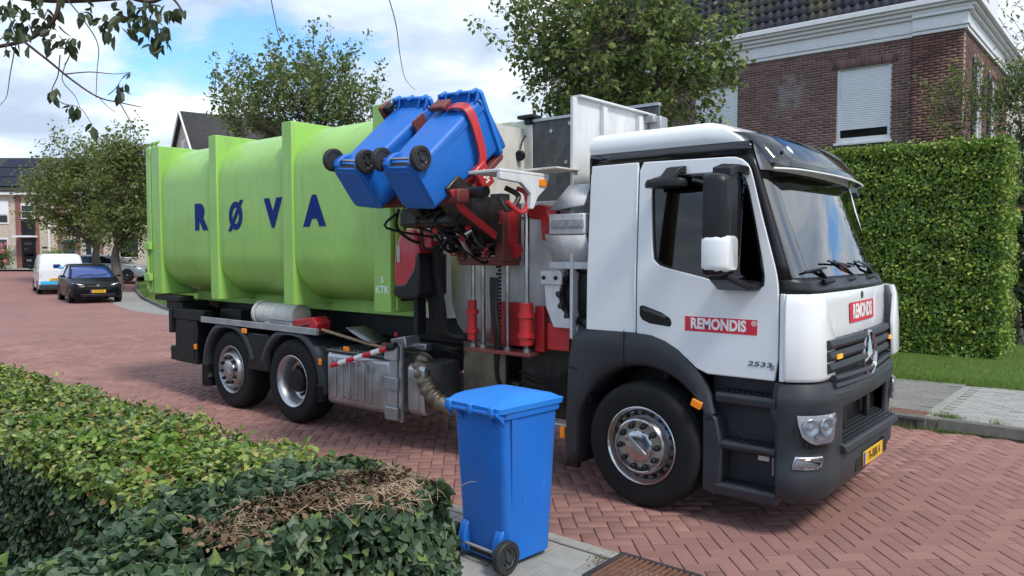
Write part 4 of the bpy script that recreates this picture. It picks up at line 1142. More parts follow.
# red and white striped bar
a_, b_ = Vector((-3.70, -1.31, .772)), Vector((-2.84, -1.25, 1.028))
sb = None
for i in range(7):
    p, q = a_.lerp(b_, i / 7), a_.lerp(b_, (i + 1) / 7)
    m_ = 'decal_red' if i % 2 == 0 else 'decal_white'
    if sb is None: sb = T(MB().tube([p, q], .027, 12), 'striped_bar', m_); sb['label'] = 'red and white striped marker bar'
    else: MB().tube([p, q], .0268, 12).build('stripe', m_, sb)
MB().tube([b_ - Vector((.02, 0, 0)), b_ + Vector((.08, .02, .02))], .04, 10).build('pivot', 'chassis', sb)
T(MB().box((-2.82, -1.05, 1.06), (.22, .2, .12), (0, -.2, 0)).box((-2.7, -.98, 1.03), (.3, .1, .07)), 'valve_block', 'rim_metal', bevel=.01)
T(MB().lathe([(.018, 0), (.018, .04), (0, .04)], (-2.93, -1.08, 1.12), (0, 0, 1), 10), 'red_cap', 'decal_red')
for k in range(5):
    T(MB().tube([(-2.85 + k * .03, -1.0, 1.0), (-2.6, -.95 + .05 * k, 1.06 - .01 * k), (-2.3, -.9 + .04 * k, 1.0), (-2.2, -.7, .9)], .018, 6), 'air_hose', 'black_trim')
# exhaust with ribbed elbow
ex = [(-2.58, -1.0, .92), (-2.56, -1.08, .84), (-2.48, -1.10, .70), (-2.38, -1.08, .56), (-2.22, -1.02, .47), (-1.9, -.95, .45)]
pts = []; rad = []
def cat(pts, n):
    out = []; P = [Vector(p) for p in pts]; P = [P[0]] + P + [P[-1]]
    for i in range(1, len(P) - 2):
        for k in range(n):
            t = k / n; a, b, c, d = P[i - 1], P[i], P[i + 1], P[i + 2]
            out.append(.5 * ((2 * b) + (c - a) * t + (2 * a - 5 * b + 4 * c - d) * t * t + (3 * b - a - 3 * c + d) * t ** 3))
    out.append(P[-2]); return out
sm = cat(ex, 9)
T(MB().tube(sm, [.085 + .010 * math.cos(i * 1.4) for i in range(len(sm))], 14), 'exhaust_pipe', 'exhaust', smooth=60)
T(MB().tube([(-2.05, -.97, .46), (-1.5, -.9, .46)], .06, 12), 'exhaust_tail', 'exhaust')

# ================================================================== TRUCK: loading body between cab and container
HB = 'body_white'
# near wall of the hopper: flat above, tucked under below
wall = MB().loft([[(x, y, z) for y, z in ((-.82, 2.36), (-.82, 1.75), (-.80, 1.45), (-.72, 1.25), (-.55, 1.08), (-.3, 1.0))] for x in (-2.40, -2.0, -1.5, -1.08, -.90)], closed=False)
T(wall, 'hopper_wall', HB, solid=.03, smooth=50)
T(MB().prism([(-.83, 2.30), (-.80, 2.44), (-.70, 2.44), (-.70, 2.30)], 'x', -2.40, -.80), 'hopper_rim', HB, bevel=.006)
T(MB().bb(-1.25, -.82, -.90, -.835, 2.28, 2.36), 'rim_plate', 'alu_rail', bevel=.006)
for x in (-1.08, -1.0): T(MB().lathe([(.02, 0), (.02, .01), (0, .01)], (x, -.90, 2.32), (0, -1, 0), 8), 'bolt', 'chassis')
# far wall: cream panel and scuffed dark panel, with top rail
T(MB().bb(-2.36, -.78, .45, .48, 1.2, 3.42), 'hopper_far_wall', 'scuffed_rubber', bevel=.004)
T(MB().bb(-2.62, -2.365, .44, .48, 1.2, 3.45).bb(-2.9, -2.63, .44, .48, 1.2, 3.46), 'hopper_corner_wall', 'cream_wall', bevel=.004)
T(MB().bb(-2.36, -.78, .43, .49, 3.421, 3.45), 'far_wall_rail', 'alu_rail')
for x, z in ((-2.1, 3.3), (-1.9, 2.95), (-1.85, 3.36), (-1.55, 3.05), (-1.4, 3.35)):
    T(MB().lathe([(.022, 0), (.022, .012), (0, .012)], (x, .449, z), (0, -1, 0), 10), 'bolt', 'rim_metal')
T(MB().tube([(-2.45, .43, 3.28), (-2.44, .36, 3.22), (-2.45, .34, 3.12)], .008, 6).lathe([(.0, .03), (.05, .028), (.062, 0), (.055, -.03), (0, -.035)], (-2.45, .33, 3.05), (.3, -1, -.2), 16), 'work_lamp', 'black_trim')
T(MB().bb(-2.52, -2.30, .36, .52, 3.46, 3.50).bb(-2.45, -2.36, .40, .48, 3.40, 3.46), 'camera_box', 'chassis', bevel=.01)
T(MB().bb(-2.52, -2.48, -.25, .44, 1.30, 3.36), 'hopper_rear_wall', 'cream_wall')
T(MB().bb(-2.9, -2.53, -.80, .44, 1.30, 2.3), 'hopper_back', HB)
# front wall standing up behind the cab
fw_ = T(MB().bb(-.775, -.745, -1.045, .26, 1.25, 3.275), 'hopper_front_wall', HB, bevel=.004)
for y in (-.62, -.02, .22):
    MB().bb(-.744, -.70, y - .03, y + .03, 2.4, 3.24).build('stiffener', HB, fw_, bevel=.004)
MB().bb(-.80, -.70, -.99, .26, 3.276, 3.295).build('top_rail', HB, fw_, bevel=.003)
MB().bb(-.79, -.64, .10, .17, 3.20, 3.27).bb(-.72, -.60, .16, .30, 3.12, 3.26).build('top_lamp', 'alu_rail', fw_, bevel=.01)
MB().bb(-.72, -.60, .15, .31, 3.05, 3.115).build('bracket', 'chassis', fw_, bevel=.01)
# flared chute lip below the wing, bracket row, lower fairing
T(MB().add([(-.78, -1.045, 2.545), (-.56, -1.045, 2.545), (-.56, -1.16, 2.37), (-.90, -1.16, 2.345), (-.78, -.85, 2.56), (-.90, -.85, 2.35)], [(0, 1, 2, 3), (0, 3, 5, 4)]), 'chute_lip', HB, solid=.02)
T(MB().bb(-.92, -.56, -1.15, -.84, 2.13, 2.30), 'side_box', HB, bevel=.01)
br_ = T(MB().bb(-.88, -.56, -1.165, -1.152, 2.18, 2.25), 'hinge_strip', 'alu_rail', bevel=.003)
for k in range(4): MB().bb(-.86 + k * .075, -.82 + k * .075, -1.175, -1.166, 2.19, 2.235).build('hinge_knuckle', 'rim_metal', br_, bevel=.003)
T(MB().add([(-.96, -1.12, 2.13), (-.56, -1.12, 2.13), (-.56, -.98, 1.90), (-.98, -.98, 1.90), (-.98, -.8, 1.9), (-.96, -.8, 2.13)], [(0, 1, 2, 3), (0, 3, 4, 5)]), 'side_slope', HB, solid=.02)
T(MB().bb(-1.0, -.56, -1.03, -.80, 1.84, 1.90), 'side_ledge', HB, bevel=.006)
cur = [(-1.02, 1.83), (-.92, 1.83), (-.90, 1.72), (-.94, 1.60), (-.90, 1.48), (-.80, 1.40), (-.80, 1.33), (-.98, 1.33), (-1.06, 1.5), (-1.08, 1.68)]
T(MB().prism(cur, 'y', -1.0, -.96), 'motor_bracket', HB, bevel=.006)
T(MB().bb(-1.10, -.88, -1.03, -1.0, 1.70, 1.82), 'motor_plate', HB, bevel=.008)
for x in (-1.06, -.93): T(MB().lathe([(.018, 0), (.018, .014), (0, .014)], (x, -1.03, 1.76), (0, -1, 0), 8), 'bolt', 'chassis')
dm = T(MB().lathe([(.26, -.1), (.26, .0), (.235, .03), (.20, .03), (.19, .0), (.12, .02), (.0, .02)], (-.70, -.95, 1.62), (0, -1, 0), 28), 'drive_motor', 'chassis', smooth=30)
for k in range(14):
    a = 2 * PI * k / 14
    MB().lathe([(.026, 0), (.026, .03), (0, .032)], (-.70 + .235 * math.cos(a), -.97, 1.62 + .235 * math.sin(a)), (0, -1, 0), 8).build('bolt', 'grease', dm)
# dark plates, pipes between tub and cab
T(MB().bb(-2.25, -1.70, -.80, -.76, .60, 1.12), 'splash_plate', 'exhaust', bevel=.006)
for k, (x, y) in enumerate(((-.80, -.95), (-.74, -.98), (-.68, -.92))):
    T(MB().tube([(x, y, 1.35), (x, y, .55), (x - .06, y, .48), (x - .5, y + .05, .47)], .016, 8), 'steel_pipe', 'alu_rail')
for k in range(6):
    z = .62 + .05 * k
    T(MB().tube([(-1.5, -.80 - .02 * (k % 2), z), (-1.2, -.85, z - .05), (-.95, -.86, z + .02), (-.8, -.80, z + .25)], .014, 6), 'hydraulic_hose', 'black_trim')
T(MB().bb(-1.6, -.62, -.70, -.2, .45, 1.1).bb(-2.4, -1.6, -.72, -.3, .40, .75), 'pump_housing', 'grease', bevel=.03)
T(MB().bb(-1.10, -.86, -.93, -.88, 1.12, 1.36), 'red_bracket', 'lift_red', bevel=.006)
# ------------------------------------------------------------ lifting gear
LY = -1.0
lb = T(MB().bb(-1.96, -1.19, -1.08, -.86, 1.055, 1.085), 'lift_base', 'old_red', bevel=.004)
T(MB().bb(-1.78, -1.38, -.92, -.86, 1.12, 1.52), 'lift_back_plate', 'lift_red', bevel=.006)
T(MB().bb(-1.24, -1.14, -.93, -.85, 1.09, 1.50), 'lift_back_plate', 'lift_red', bevel=.006)
for x, z1 in ((-1.925, 2.3), (-1.80, 2.3), (-1.50, 2.3), (-1.275, 2.36)):
    T(MB().tube([(x, LY, 1.06), (x, LY, z1)], .022 if x != -1.275 else .026, 12), 'lift_rod', 'chrome')
    T(MB().lathe([(.035, 0), (.035, .03), (.0, .03)], (x, LY, 1.086), (0, 0, 1), 10), 'rod_nut', 'rim_metal')
for x, w in ((-1.93, .045), (-1.275, .062)):
    c_ = T(MB().tube([(x, LY - .01, 1.15), (x, LY - .01, 1.53)], w, 16), 'lift_cylinder', 'lift_red', bevel=.006)
    for z in (1.24, 1.42): MB().lathe([(w + .004, -.022), (w + .016, -.02), (w + .016, .02), (w + .004, .022)], (x, LY - .01, z), (0, 0, 1), 16, close=True).build('clamp', 'lift_red', c_)
ch = MB()
for k in range(34): ch.box((-1.62 + (.006 if k % 2 else -.006), LY + .02, 1.10 + k * .034), (.03 if k % 2 else .045, .02 if k % 2 else .035, .026))
T(ch, 'lift_chain', 'grease', bevel=.004)
for k in range(3):
    T(MB().tube(cat([(-1.66 + .03 * k, LY - .04, 1.75), (-1.63 + .02 * k, LY - .06, 1.45), (-1.60 + .02 * k, LY - .05, 1.2), (-1.62, LY, .8), (-1.5, -.9, .62)], 4), .02, 6), 'hydraulic_hose', 'black_trim')
# carriage with arms reaching out to the comb that holds the bins
cg = T(MB().bb(-1.97, -1.42, -1.16, -.92, 1.86, 1.94).bb(-1.50, -1.40, -1.18, -.92, 1.90, 2.42).bb(-1.97, -1.88, -1.18, -.92, 1.9, 2.4), 'lift_carriage', 'old_red', bevel=.01)
MB().bb(-1.87, -1.51, -1.10, -.96, 1.95, 2.40).build('carriage_core', 'grease', cg, bevel=.02)
MB().bb(-1.78, -1.58, -1.20, -1.10, 1.99, 2.16).build('valve_box', 'black_trim', cg, bevel=.02)
MB().prism([(-1.05, 1.93), (-.98, 1.99), (-1.0, 2.04), (-1.1, 2.05)], 'x', -1.41, -1.33).build('cam', 'lift_red', cg, bevel=.006)
T(MB().prism([(-.95, 2.0), (-1.25, 2.08), (-1.72, 2.32), (-1.86, 2.50), (-1.72, 2.62), (-1.45, 2.50), (-.95, 2.35)], 'x', -1.60, -1.42), 'lift_arm', 'grease', bevel=.015)
T(MB().prism([(-.95, 2.0), (-1.25, 2.08), (-1.72, 2.32), (-1.86, 2.50), (-1.72, 2.62), (-1.45, 2.50), (-.95, 2.35)], 'x', -2.02, -1.90), 'lift_arm', 'grease', bevel=.015)
T(MB().prism([(-1.0, 2.08), (-1.3, 2.15), (-1.5, 2.3), (-1.2, 2.4)], 'x', -1.88, -1.62), 'lift_core', 'grease', bevel=.02)
T(MB().tube([(-2.5, -1.62, 2.48), (-1.2, -1.62, 2.48)], .045, 14), 'tilt_shaft', 'grease')
T(MB().prism(rrect(-1.80, -1.66, 2.38, 2.50, .03, 4), 'x', -2.45, -1.35), 'comb_beam', 'old_red', bevel=.01)
T(MB().bb(-2.3, -1.6, -1.60, -1.30, 2.20, 2.38), 'lift_motor', 'grease', bevel=.04)
T(MB().tube([(-2.05, -1.42, 2.42), (-2.08, -1.30, 2.1)], .05, 12), 'tilt_cylinder', 'rim_metal')
T(MB().tube([(-1.72, -1.45, 2.2), (-1.72, -1.25, 1.95)], .03, 10), 'tilt_cylinder', 'rim_metal')
T(MB().bb(-2.40, -2.16, -1.32, -1.18, 2.02, 2.17), 'red_valve_box', 'lift_red', bevel=.008)
for k in range(0, 9, 2):
    x0 = -1.55 - .1 * k
    T(MB().tube(cat([(x0, -1.55, 2.38), (x0 + .05 * math.sin(k * 2.1), -1.52 + .06 * math.cos(k), 2.2), (x0 + .07 * math.cos(k * 1.7), -1.35, 2.02 + .05 * math.sin(k)), (x0 + .1, -1.15, 2.12)], 5), .016, 6), 'hydraulic_hose', 'black_trim' if k % 3 else 'grease')
T(MB().bb(-2.0, -1.96, -1.24, -1.20, 2.0, 2.26).bb(-2.02, -1.94, -1.26, -1.22, 2.06, 2.2), 'grease_unit', 'rim_metal', bevel=.006)
# red edge plates and fittings on the arm
T(MB().prism([(-1.28, 2.09), (-1.72, 2.32), (-1.84, 2.48), (-1.78, 2.50), (-1.66, 2.36), (-1.26, 2.15)], 'x', -1.419, -1.395), 'arm_edge', 'lift_red', bevel=.006)
T(MB().prism([(-.96, 2.02), (-1.10, 2.04), (-1.12, 2.34), (-1.0, 2.36)], 'x', -1.419, -1.39), 'arm_edge', 'lift_red', bevel=.006)
T(MB().bb(-1.70, -1.44, -1.80, -1.74, 2.44, 2.56), 'arm_edge', 'lift_red', bevel=.01)
rk = random.Random(8)
for k in range(16):
    x = rk.uniform(-2.35, -1.42); y = rk.uniform(-1.62, -1.22); z = 2.02 + (-1.2 - y) * .55 + rk.uniform(-.02, .16)
    T(MB().tube([(x, y, z), (x + rk.gauss(0, .03), y - .06, z - .05)], rk.uniform(.014, .03), 8), 'hose_fitting', rk.choice(('rim_metal', 'grease', 'alu_rail', 'lift_red')))
for k in range(5):
    x = rk.uniform(-2.3, -1.45)
    p0 = Vector((x, -1.60, 2.34)); p3 = Vector((x + rk.gauss(0, .15), -1.08, 1.95 + rk.random() * .25))
    T(MB().tube(cat([p0, p0 + Vector((rk.gauss(0, .08), -.10, -.14)), p3 + Vector((rk.gauss(0, .08), -.18, -.06)), p3], 5), .013, 6), 'hydraulic_hose', 'black_trim')
# bolted plates, small cylinders and labels on the lifting gear
for (x, y, z, sx_, sz_, m_) in ((-1.98, -1.185, 2.12, .10, .16, 'lift_red'), (-1.66, -1.205, 2.10, .12, .10, 'old_red'), (-1.46, -1.20, 2.28, .12, .12, 'lift_red'), (-1.86, -1.19, 2.30, .10, .10, 'alu_rail'), (-2.10, -1.30, 2.28, .14, .10, 'old_red')):
    pl_ = T(MB().box((x, y, z), (sx_, .02, sz_)), 'bolted_plate', m_, bevel=.004)
    for a in (-.35, .35):
        for b in (-.35, .35): MB().lathe([(.011, 0), (.011, .01), (0, .012)], (x + a * sx_, y - .01, z + b * sz_), (0, -1, 0), 6).build('bolt', 'rim_metal', pl_)
for (p, q, r_) in (((-1.95, -1.24, 1.98), (-1.95, -1.40, 2.36), .03), ((-1.55, -1.24, 1.98), (-1.55, -1.44, 2.34), .03), ((-1.75, -1.22, 2.18), (-1.75, -1.5, 2.34), .022)):
    p, q = Vector(p), Vector(q); c1 = T(MB().tube([p, p.lerp(q, .55)], r_, 12), 'small_cylinder', 'chassis'); MB().tube([p.lerp(q, .5), q], r_ * .5, 10).build('piston', 'chrome', c1); MB().lathe([(r_ * 1.2, -.02), (r_ * 1.2, .02)], p, (1, 0, 0), 10).build('pivot', 'lift_red', c1)
# white shroud at the end of the comb with amber lamp, hose loop
sr = MB().prism([(-1.90, 2.66), (-1.50, 2.70), (-1.26, 2.655), (-1.28, 2.58), (-1.45, 2.38), (-1.52, 2.28), (-1.60, 2.30), (-1.56, 2.45), (-1.62, 2.58), (-1.85, 2.62)], 'x', -1.02, -.80)
sro = T(MB().bb(-1.20, -.86, -1.84, -1.22, 2.60, 2.625).prism([(-1.84, 2.60), (-1.22, 2.60), (-1.26, 2.51), (-1.37, 2.43), (-1.43, 2.33), (-1.48, 2.33), (-1.46, 2.45), (-1.58, 2.53), (-1.84, 2.545)], 'x', -.90, -.86), 'lift_shroud', HB, bevel=.006)
MB().bb(-1.10, -.72, -1.30, -.98, 2.66, 2.675).build('shroud_top', 'cream_wall', sro, bevel=.003)
MB().bb(-.86, -.845, -1.36, -1.27, 2.52, 2.575).build('marker_lamp', 'amber', sro, bevel=.004)
MB().tube(cat([(-.93, -1.68, 2.38), (-.90, -1.55, 2.30), (-.90, -1.46, 2.36), (-.93, -1.45, 2.46), (-.98, -1.5, 2.5)], 6), .02, 8).build('hose_loop', 'lift_red', sro)
T(MB().tube(cat([(-.98, -1.72, 2.42), (-.95, -1.66, 2.32), (-.93, -1.58, 2.36), (-.95, -1.52, 2.44), (-1.02, -1.6, 2.5)], 6), .022, 8).box((-1.02, -1.66, 2.40), (.12, .1, .09)), 'hose_bundle', 'grease')
# gripper bands over the bins (curved red flats)
def band(path, wid, thick, name, m, xdir=Vector((1, 0, 0))):
    """flat bar swept along a path; its width runs along xdir"""
    P = cat(path, 6); rings = []
    for i, p in enumerate(P):
        t = (P[min(i + 1, len(P) - 1)] - P[max(0, i - 1)]).normalized(); wv = (xdir - t * xdir.dot(t)).normalized(); nv = t.cross(wv)
        rings.append([tuple(p + wv * a * wid / 2 + nv * b * thick / 2) for a, b in ((-1, -1), (1, -1), (1, 1), (-1, 1))])
    return T(MB().loft(rings, cap=True), name, m, bevel=.004)
# red latch at the hopper edge and rounded red cover
T(MB().prism([(-1.22, 2.36), (-1.10, 2.40), (-1.02, 2.38), (-.98, 2.28), (-.90, 2.22), (-.90, 2.14), (-.98, 2.08), (-1.06, 2.08), (-1.08, 2.26), (-1.18, 2.27), (-1.22, 2.30)], 'y', -1.06, -.92), 'red_latch', 'lift_red', bevel=.012)
for p in ((-1.0, 2.12), (-.95, 2.18)): T(MB().lathe([(.018, 0), (.018, .014), (0, .014)], (p[0], -1.06, p[1]), (0, -1, 0), 8), 'bolt', 'rim_metal')
rc = MB(); 
prof = [(-.20, 1.60), (-.22, 1.75), (-.21, 1.95), (-.16, 2.10), (-.08, 2.17), (.03, 2.19), (.10, 2.15), (.12, 2.0), (.11, 1.7), (.08, 1.60)]
rco = T(MB().prism([(x * 1.05 - 2.42, z + .02) for x, z in prof], 'y', -1.36, -1.0), 'red_cover', 'cover_red', bevel=.05, seg=4)
MB().prism([(-2.65, 1.58), (-2.64, 1.66), (-2.48, 1.68), (-2.36, 1.82), (-2.32, 1.97), (-2.28, 1.97), (-2.28, 1.58), (-2.34, 1.54), (-2.60, 1.54)], 'y', -1.366, -.99).build('cover_base', 'black_trim', rco, bevel=.02)
MB().bb(-2.585, -2.545, -1.367, -1.358, 1.88, 2.04).build('cover_label', 'alu_rail', rco, bevel=.004)
T(MB().bb(-2.50, -2.2, -1.14, -.95, 2.02, 2.2).bb(-2.42, -2.28, -1.2, -1.0, 2.1, 2.28), 'pump_block', 'rim_metal', bevel=.02)
for k in range(1, 5):
    T(MB().tube(cat([(-2.28 + .045 * k, -1.12 + .02 * (k % 2), 2.2), (-2.46 + .05 * k, -1.16, 1.9), (-2.42 + .04 * k, -1.1, 1.5), (-2.45 + .05 * k, -1.02, 1.2), (-2.3 + .05 * k, -.85, 1.15)], 4), .042, 8), 'cable_sleeve', 'black_trim')
T(MB().bb(-2.52, -2.46, -1.22, -1.1, 1.18, 2.3), 'hose_guide', 'chassis', bevel=.01)
WPc = at(431, 217, y=-1.40)
wp = T(MB().box(WPc, (.22, .006, .12), (.1, 0, 0)), 'warning_plate', 'decal_white')
T(MB().tube([WPc + Vector((.08, .004, 0)), (-2.0, -1.2, 2.2)], .012, 6), 'plate_stay', 'chassis')
for dx_ in (-.055, .055):
    MB().lathe([(.034, -.002), (.046, -.002), (.046, .002), (.034, .002)], (WPc.x + dx_, WPc.y - .006, WPc.z - .005), (0, -1, .1), 20, close=True).build('warning_ring', 'decal_red', wp)
    MB().box((WPc.x + dx_, WPc.y - .007, WPc.z - .005), (.07, .003, .01), (.1, .8, 0)).build('warning_stroke', 'decal_red', wp)

ar = at(562.5, 432, y=-1.05)
T(MB().box(ar, (.05, .02, .10)), 'side_reflector', 'amber', bevel=.006)
T(MB().bb(ar.x - .02, ar.x + .02, ar.y + .011, -.75, ar.z - .02, ar.z + .02), 'reflector_stay', 'chassis')
# ================================================================== CONTAINER
cont = thing('waste_container', 'bright green ribbed waste container lettered RØVA on the back of the truck', 'container', (-5.4, 0, 1.36))
OX, OZ = 5.4, -1.36
def K(mb, name, m, parent=None, **kw):
    if parent is None or parent is cont:
        return mb.build(name, m, cont, loc=(OX, 0, OZ), **kw)
    return mb.build(name, m, parent, **kw)
ZT, ZB = 3.45, 1.375
def frame_rect(x0, x1, name, hw=1.25, zt=ZT, zb=ZB):
    return K(MB().bb(x0, x1, -hw, hw, zb, zt), name, 'container_green', bevel=.008)
RIBS = [(-6.28, -6.10), (-4.66, -4.47), (-3.07, -2.81)]
def barrel(x0, x1):
    """rounded body section between two ribs; corners swell"""
    rings = []
    for x in (x0, x0 + .05, (x0 + x1) / 2, x1 - .05, x1):
        rings.append([(x, y, z) for y, z in rrect(-1.225, 1.225, ZB + .06, ZT - .03, .52, 12)])
    return MB().loft(rings, closed=True)
for x0, x1 in ((-7.62, -6.28), (-6.10, -4.66), (-4.47, -3.07)):
    K(barrel(x0, x1), 'barrel_section', 'container_green', smooth=50)
for a, b in RIBS:
    r_ = frame_rect(a, b, 'rib')
# hind end frame with the tailgate
K(MB().bb(-7.86, -7.62, -1.25, 1.25, ZB + .02, ZT - .005), 'end_frame', 'container_green', bevel=.008)
K(MB().bb(-8.02, -7.89, -1.25, 1.25, ZB + .02, ZT - .01), 'tailgate', 'container_green', bevel=.01)
K(MB().bb(-7.89, -7.86, -1.20, 1.20, ZB + .06, ZT - .05), 'door_seal', 'black_trim')
for z in (1.95, 2.0): pass
lk = K(MB().tube([(-7.95, -1.275, 1.46), (-7.95, -1.275, 2.12)], .018, 8), 'lock_rod', 'container_green')
for z in (1.62, 2.06):
    K(MB().bb(-8.04, -7.86, -1.30, -1.251, z - .05, z + .05), 'lock_bracket', 'container_green', bevel=.006)
for x in (-7.93, -7.80):
    K(MB().tube([(x, -1.2, ZT), (x, -1.2, ZT + .05), (x + .09, -1.2, ZT + .06)], .02, 8), 'hinge_hook', 'container_green')
for y_ in (-.55, .55): K(MB().bb(-7.75, -7.30, y_ - .07, y_ + .07, 1.17, 1.37), 'roller', 'rust_grate', bevel=.03)
K(MB().bb(-7.62, -2.9, -.72, .72, 1.29, 1.46), 'floor_frame', 'container_green')
K(MB().bb(-7.9, -7.2, -1.22, -1.0, 1.30, 1.375).bb(-7.7, -7.25, -1.15, -.75, 1.18, 1.30), 'rear_skid', 'chassis', bevel=.01)
# front wall with bent pipe frame and bolts
K(MB().bb(-2.80, -2.77, -1.20, 1.20, ZB + .02, ZT - .04), 'front_wall', 'container_green', bevel=.006)
pf = [(-2.755, -1.10, 3.0), (-2.755, -1.12, 2.5), (-2.755, -1.12, 1.56), (-2.755, -1.05, 1.50), (-2.755, .9, 1.50)]
K(MB().tube(cat([(-2.755, -.6, 2.60), (-2.755, -1.04, 2.60), (-2.755, -1.10, 2.54), (-2.755, -1.10, 2.0), (-2.755, -1.10, 1.56), (-2.755, -1.04, 1.50), (-2.755, .5, 1.50)], 4), .012, 6), 'pipe_frame', 'black_trim')
for y, z in ((-.95, 2.5), (-.95, 2.15), (-.95, 1.75), (-.98, 1.56), (-.5, 2.5), (-.5, 1.6)):
    K(MB().lathe([(.02, 0), (.02, .02), (0, .02)], (-2.77, y, z), (1, 0, 0), 8), 'bolt', 'black_trim')
# lettering: R Ø V A in bold blue
SY = -1.2275
def letter(txt, x0, x1, z0, z1, off=.012):
    t = text_mb(txt, .5, .001, off)
    xs_ = [v[0] for v in t.v]; zs_ = [v[1] for v in t.v]
    a, b, c, d = min(xs_), max(xs_), min(zs_), max(zs_)
    t.v = [(x0 + (v[0] - a) / (b - a) * (x1 - x0), SY - v[2] * 1.0 - .001, z0 + (v[1] - c) / (d - c) * (z1 - z0)) for v in t.v]
    return K(t, 'letter', 'letter_blue', smooth=0)
letter('R', -6.70, -6.36, 2.26, 2.61, .036)
letter('V', -5.08, -4.70, 2.26, 2.61, .036)
letter('A', -4.30, -3.88, 2.26, 2.61, .036)
# slashed O: two half rings and a slash between
def half(sgn):
    mb = MB(); oc, ic = [], []
    cx_, cz = -5.70, 2.425
    for k in range(15):
        a = R(62 + 166 * k / 14) if sgn < 0 else R(242 + 166 * k / 14)
        oc.append((cx_ + .155 * math.cos(a), cz + .175 * math.sin(a))); ic.append((cx_ + .075 * math.cos(a), cz + .10 * math.sin(a)))
    n = len(oc)
    vs = [(x, SY - .002, z) for x, z in oc + ic[::-1]]
    mb.add(vs, [tuple(range(2 * n))]); return mb
for s in (-1, 1): K(half(s), 'letter', 'letter_blue', smooth=0)
K(MB().add([(x, SY - .003, z) for x, z in ((-5.88, 2.235), (-5.80, 2.235), (-5.52, 2.615), (-5.60, 2.615))], [(0, 1, 2, 3)]), 'letter', 'letter_blue', smooth=0)
lt = text_mb('KTK', .105, .001, .002); lt.xf(SIDE(-2.94, -1.2515, 1.60)); K(lt, 'marking', 'decal_white', smooth=0)
lt = text_mb('5', .085, .001, .002); lt.xf(SIDE(-2.94, -1.2515, 1.70)); K(lt, 'marking', 'decal_white', smooth=0)

# ---- things carried on the deck of the truck
cn = thing('white_canister', 'off-white ribbed plastic drum lying on the truck deck under the container', 'canister', (-5.35, -1.0, 1.08))
mat('old_white', (0.60, 0.58, 0.52), .5, var=.1, dirt=.4, dirt_col=(.3, .28, .24), dscale=6)
prof = [(0, 0), (.10, 0), (.135, .02), (.14, .05)]
for k in range(7): prof += [(.14, .07 + k * .10), (.136, .085 + k * .10), (.136, .115 + k * .10), (.14, .13 + k * .10)]
prof += [(.135, .80), (.10, .82), (0, .82)]
bd = MB().lathe([(r_ * 1.0, h) for r_, h in prof], (-.10, -.02, .145), (1, 0, 0), 24).build('drum', 'old_white', cn, smooth=30)
MB().lathe([(.155, -.02), (.155, .03), (.14, .035)], (-.11, -.02, .145), (1, 0, 0), 24).lathe([(0, -.025), (.12, -.025), (.155, -.02)], (-.11, -.02, .145), (1, 0, 0), 24).build('cap', 'old_white', cn)
MB().bb(.10, .75, -.14, .10, .0, .06).build('cradle', 'old_white', cn)
bx_ = thing('grey_tray', 'low grey plastic tray beside the off-white drum on the truck deck', 'tray', (-4.85, -1.12, 1.076))
MB().bb(-.22, .22, -.06, .18, 0, .10).build('body', 'alu_rail', bx_, bevel=.008)
MB().bb(-.23, .23, -.07, .19, .10, .115).build('rim', 'alu_rail', bx_, bevel=.004)
chk = thing('wheel_chock', 'worn red wheel chock lying on the truck deck', 'wheel chock', (-4.42, -1.05, 1.076))
MB().prism([(-.26, 0), (.22, 0), (.24, .10), (.16, .17), (-.20, .12), (-.26, .06)], 'y', -.10, .10).build('wedge', 'cover_red', chk, bevel=.012)
MB().tube([(-.1, -.105, .05), (.1, -.105, .09)], .014, 8).build('grip', 'old_red', chk)
shv = thing('shovel', 'shovel with steel blade and wooden shaft laid across the fuel tank', 'shovel', (-3.3, -1.05, .95))
MB().loft([[(-.52, -.10, .24), (-.52, .16, .24)], [(-.40, -.12, .20), (-.40, .18, .20)], [(-.2, -.12, .13), (-.2, .17, .13)], [(-.1, -.05, .095), (-.1, .10, .095)]], closed=False).build('blade', 'tread_plate', shv, solid=.006, loc=(.16, .0, -.02))
MB().tube([(-.75, -.12, .17), (.0, -.06, .06), (.40, -.03, .02)], .017, 8).build('shaft', 'wood', shv)
MB().bb(.12, .40, -.03, .05, .025, .085).build('grip', 'old_red', shv, bevel=.02)
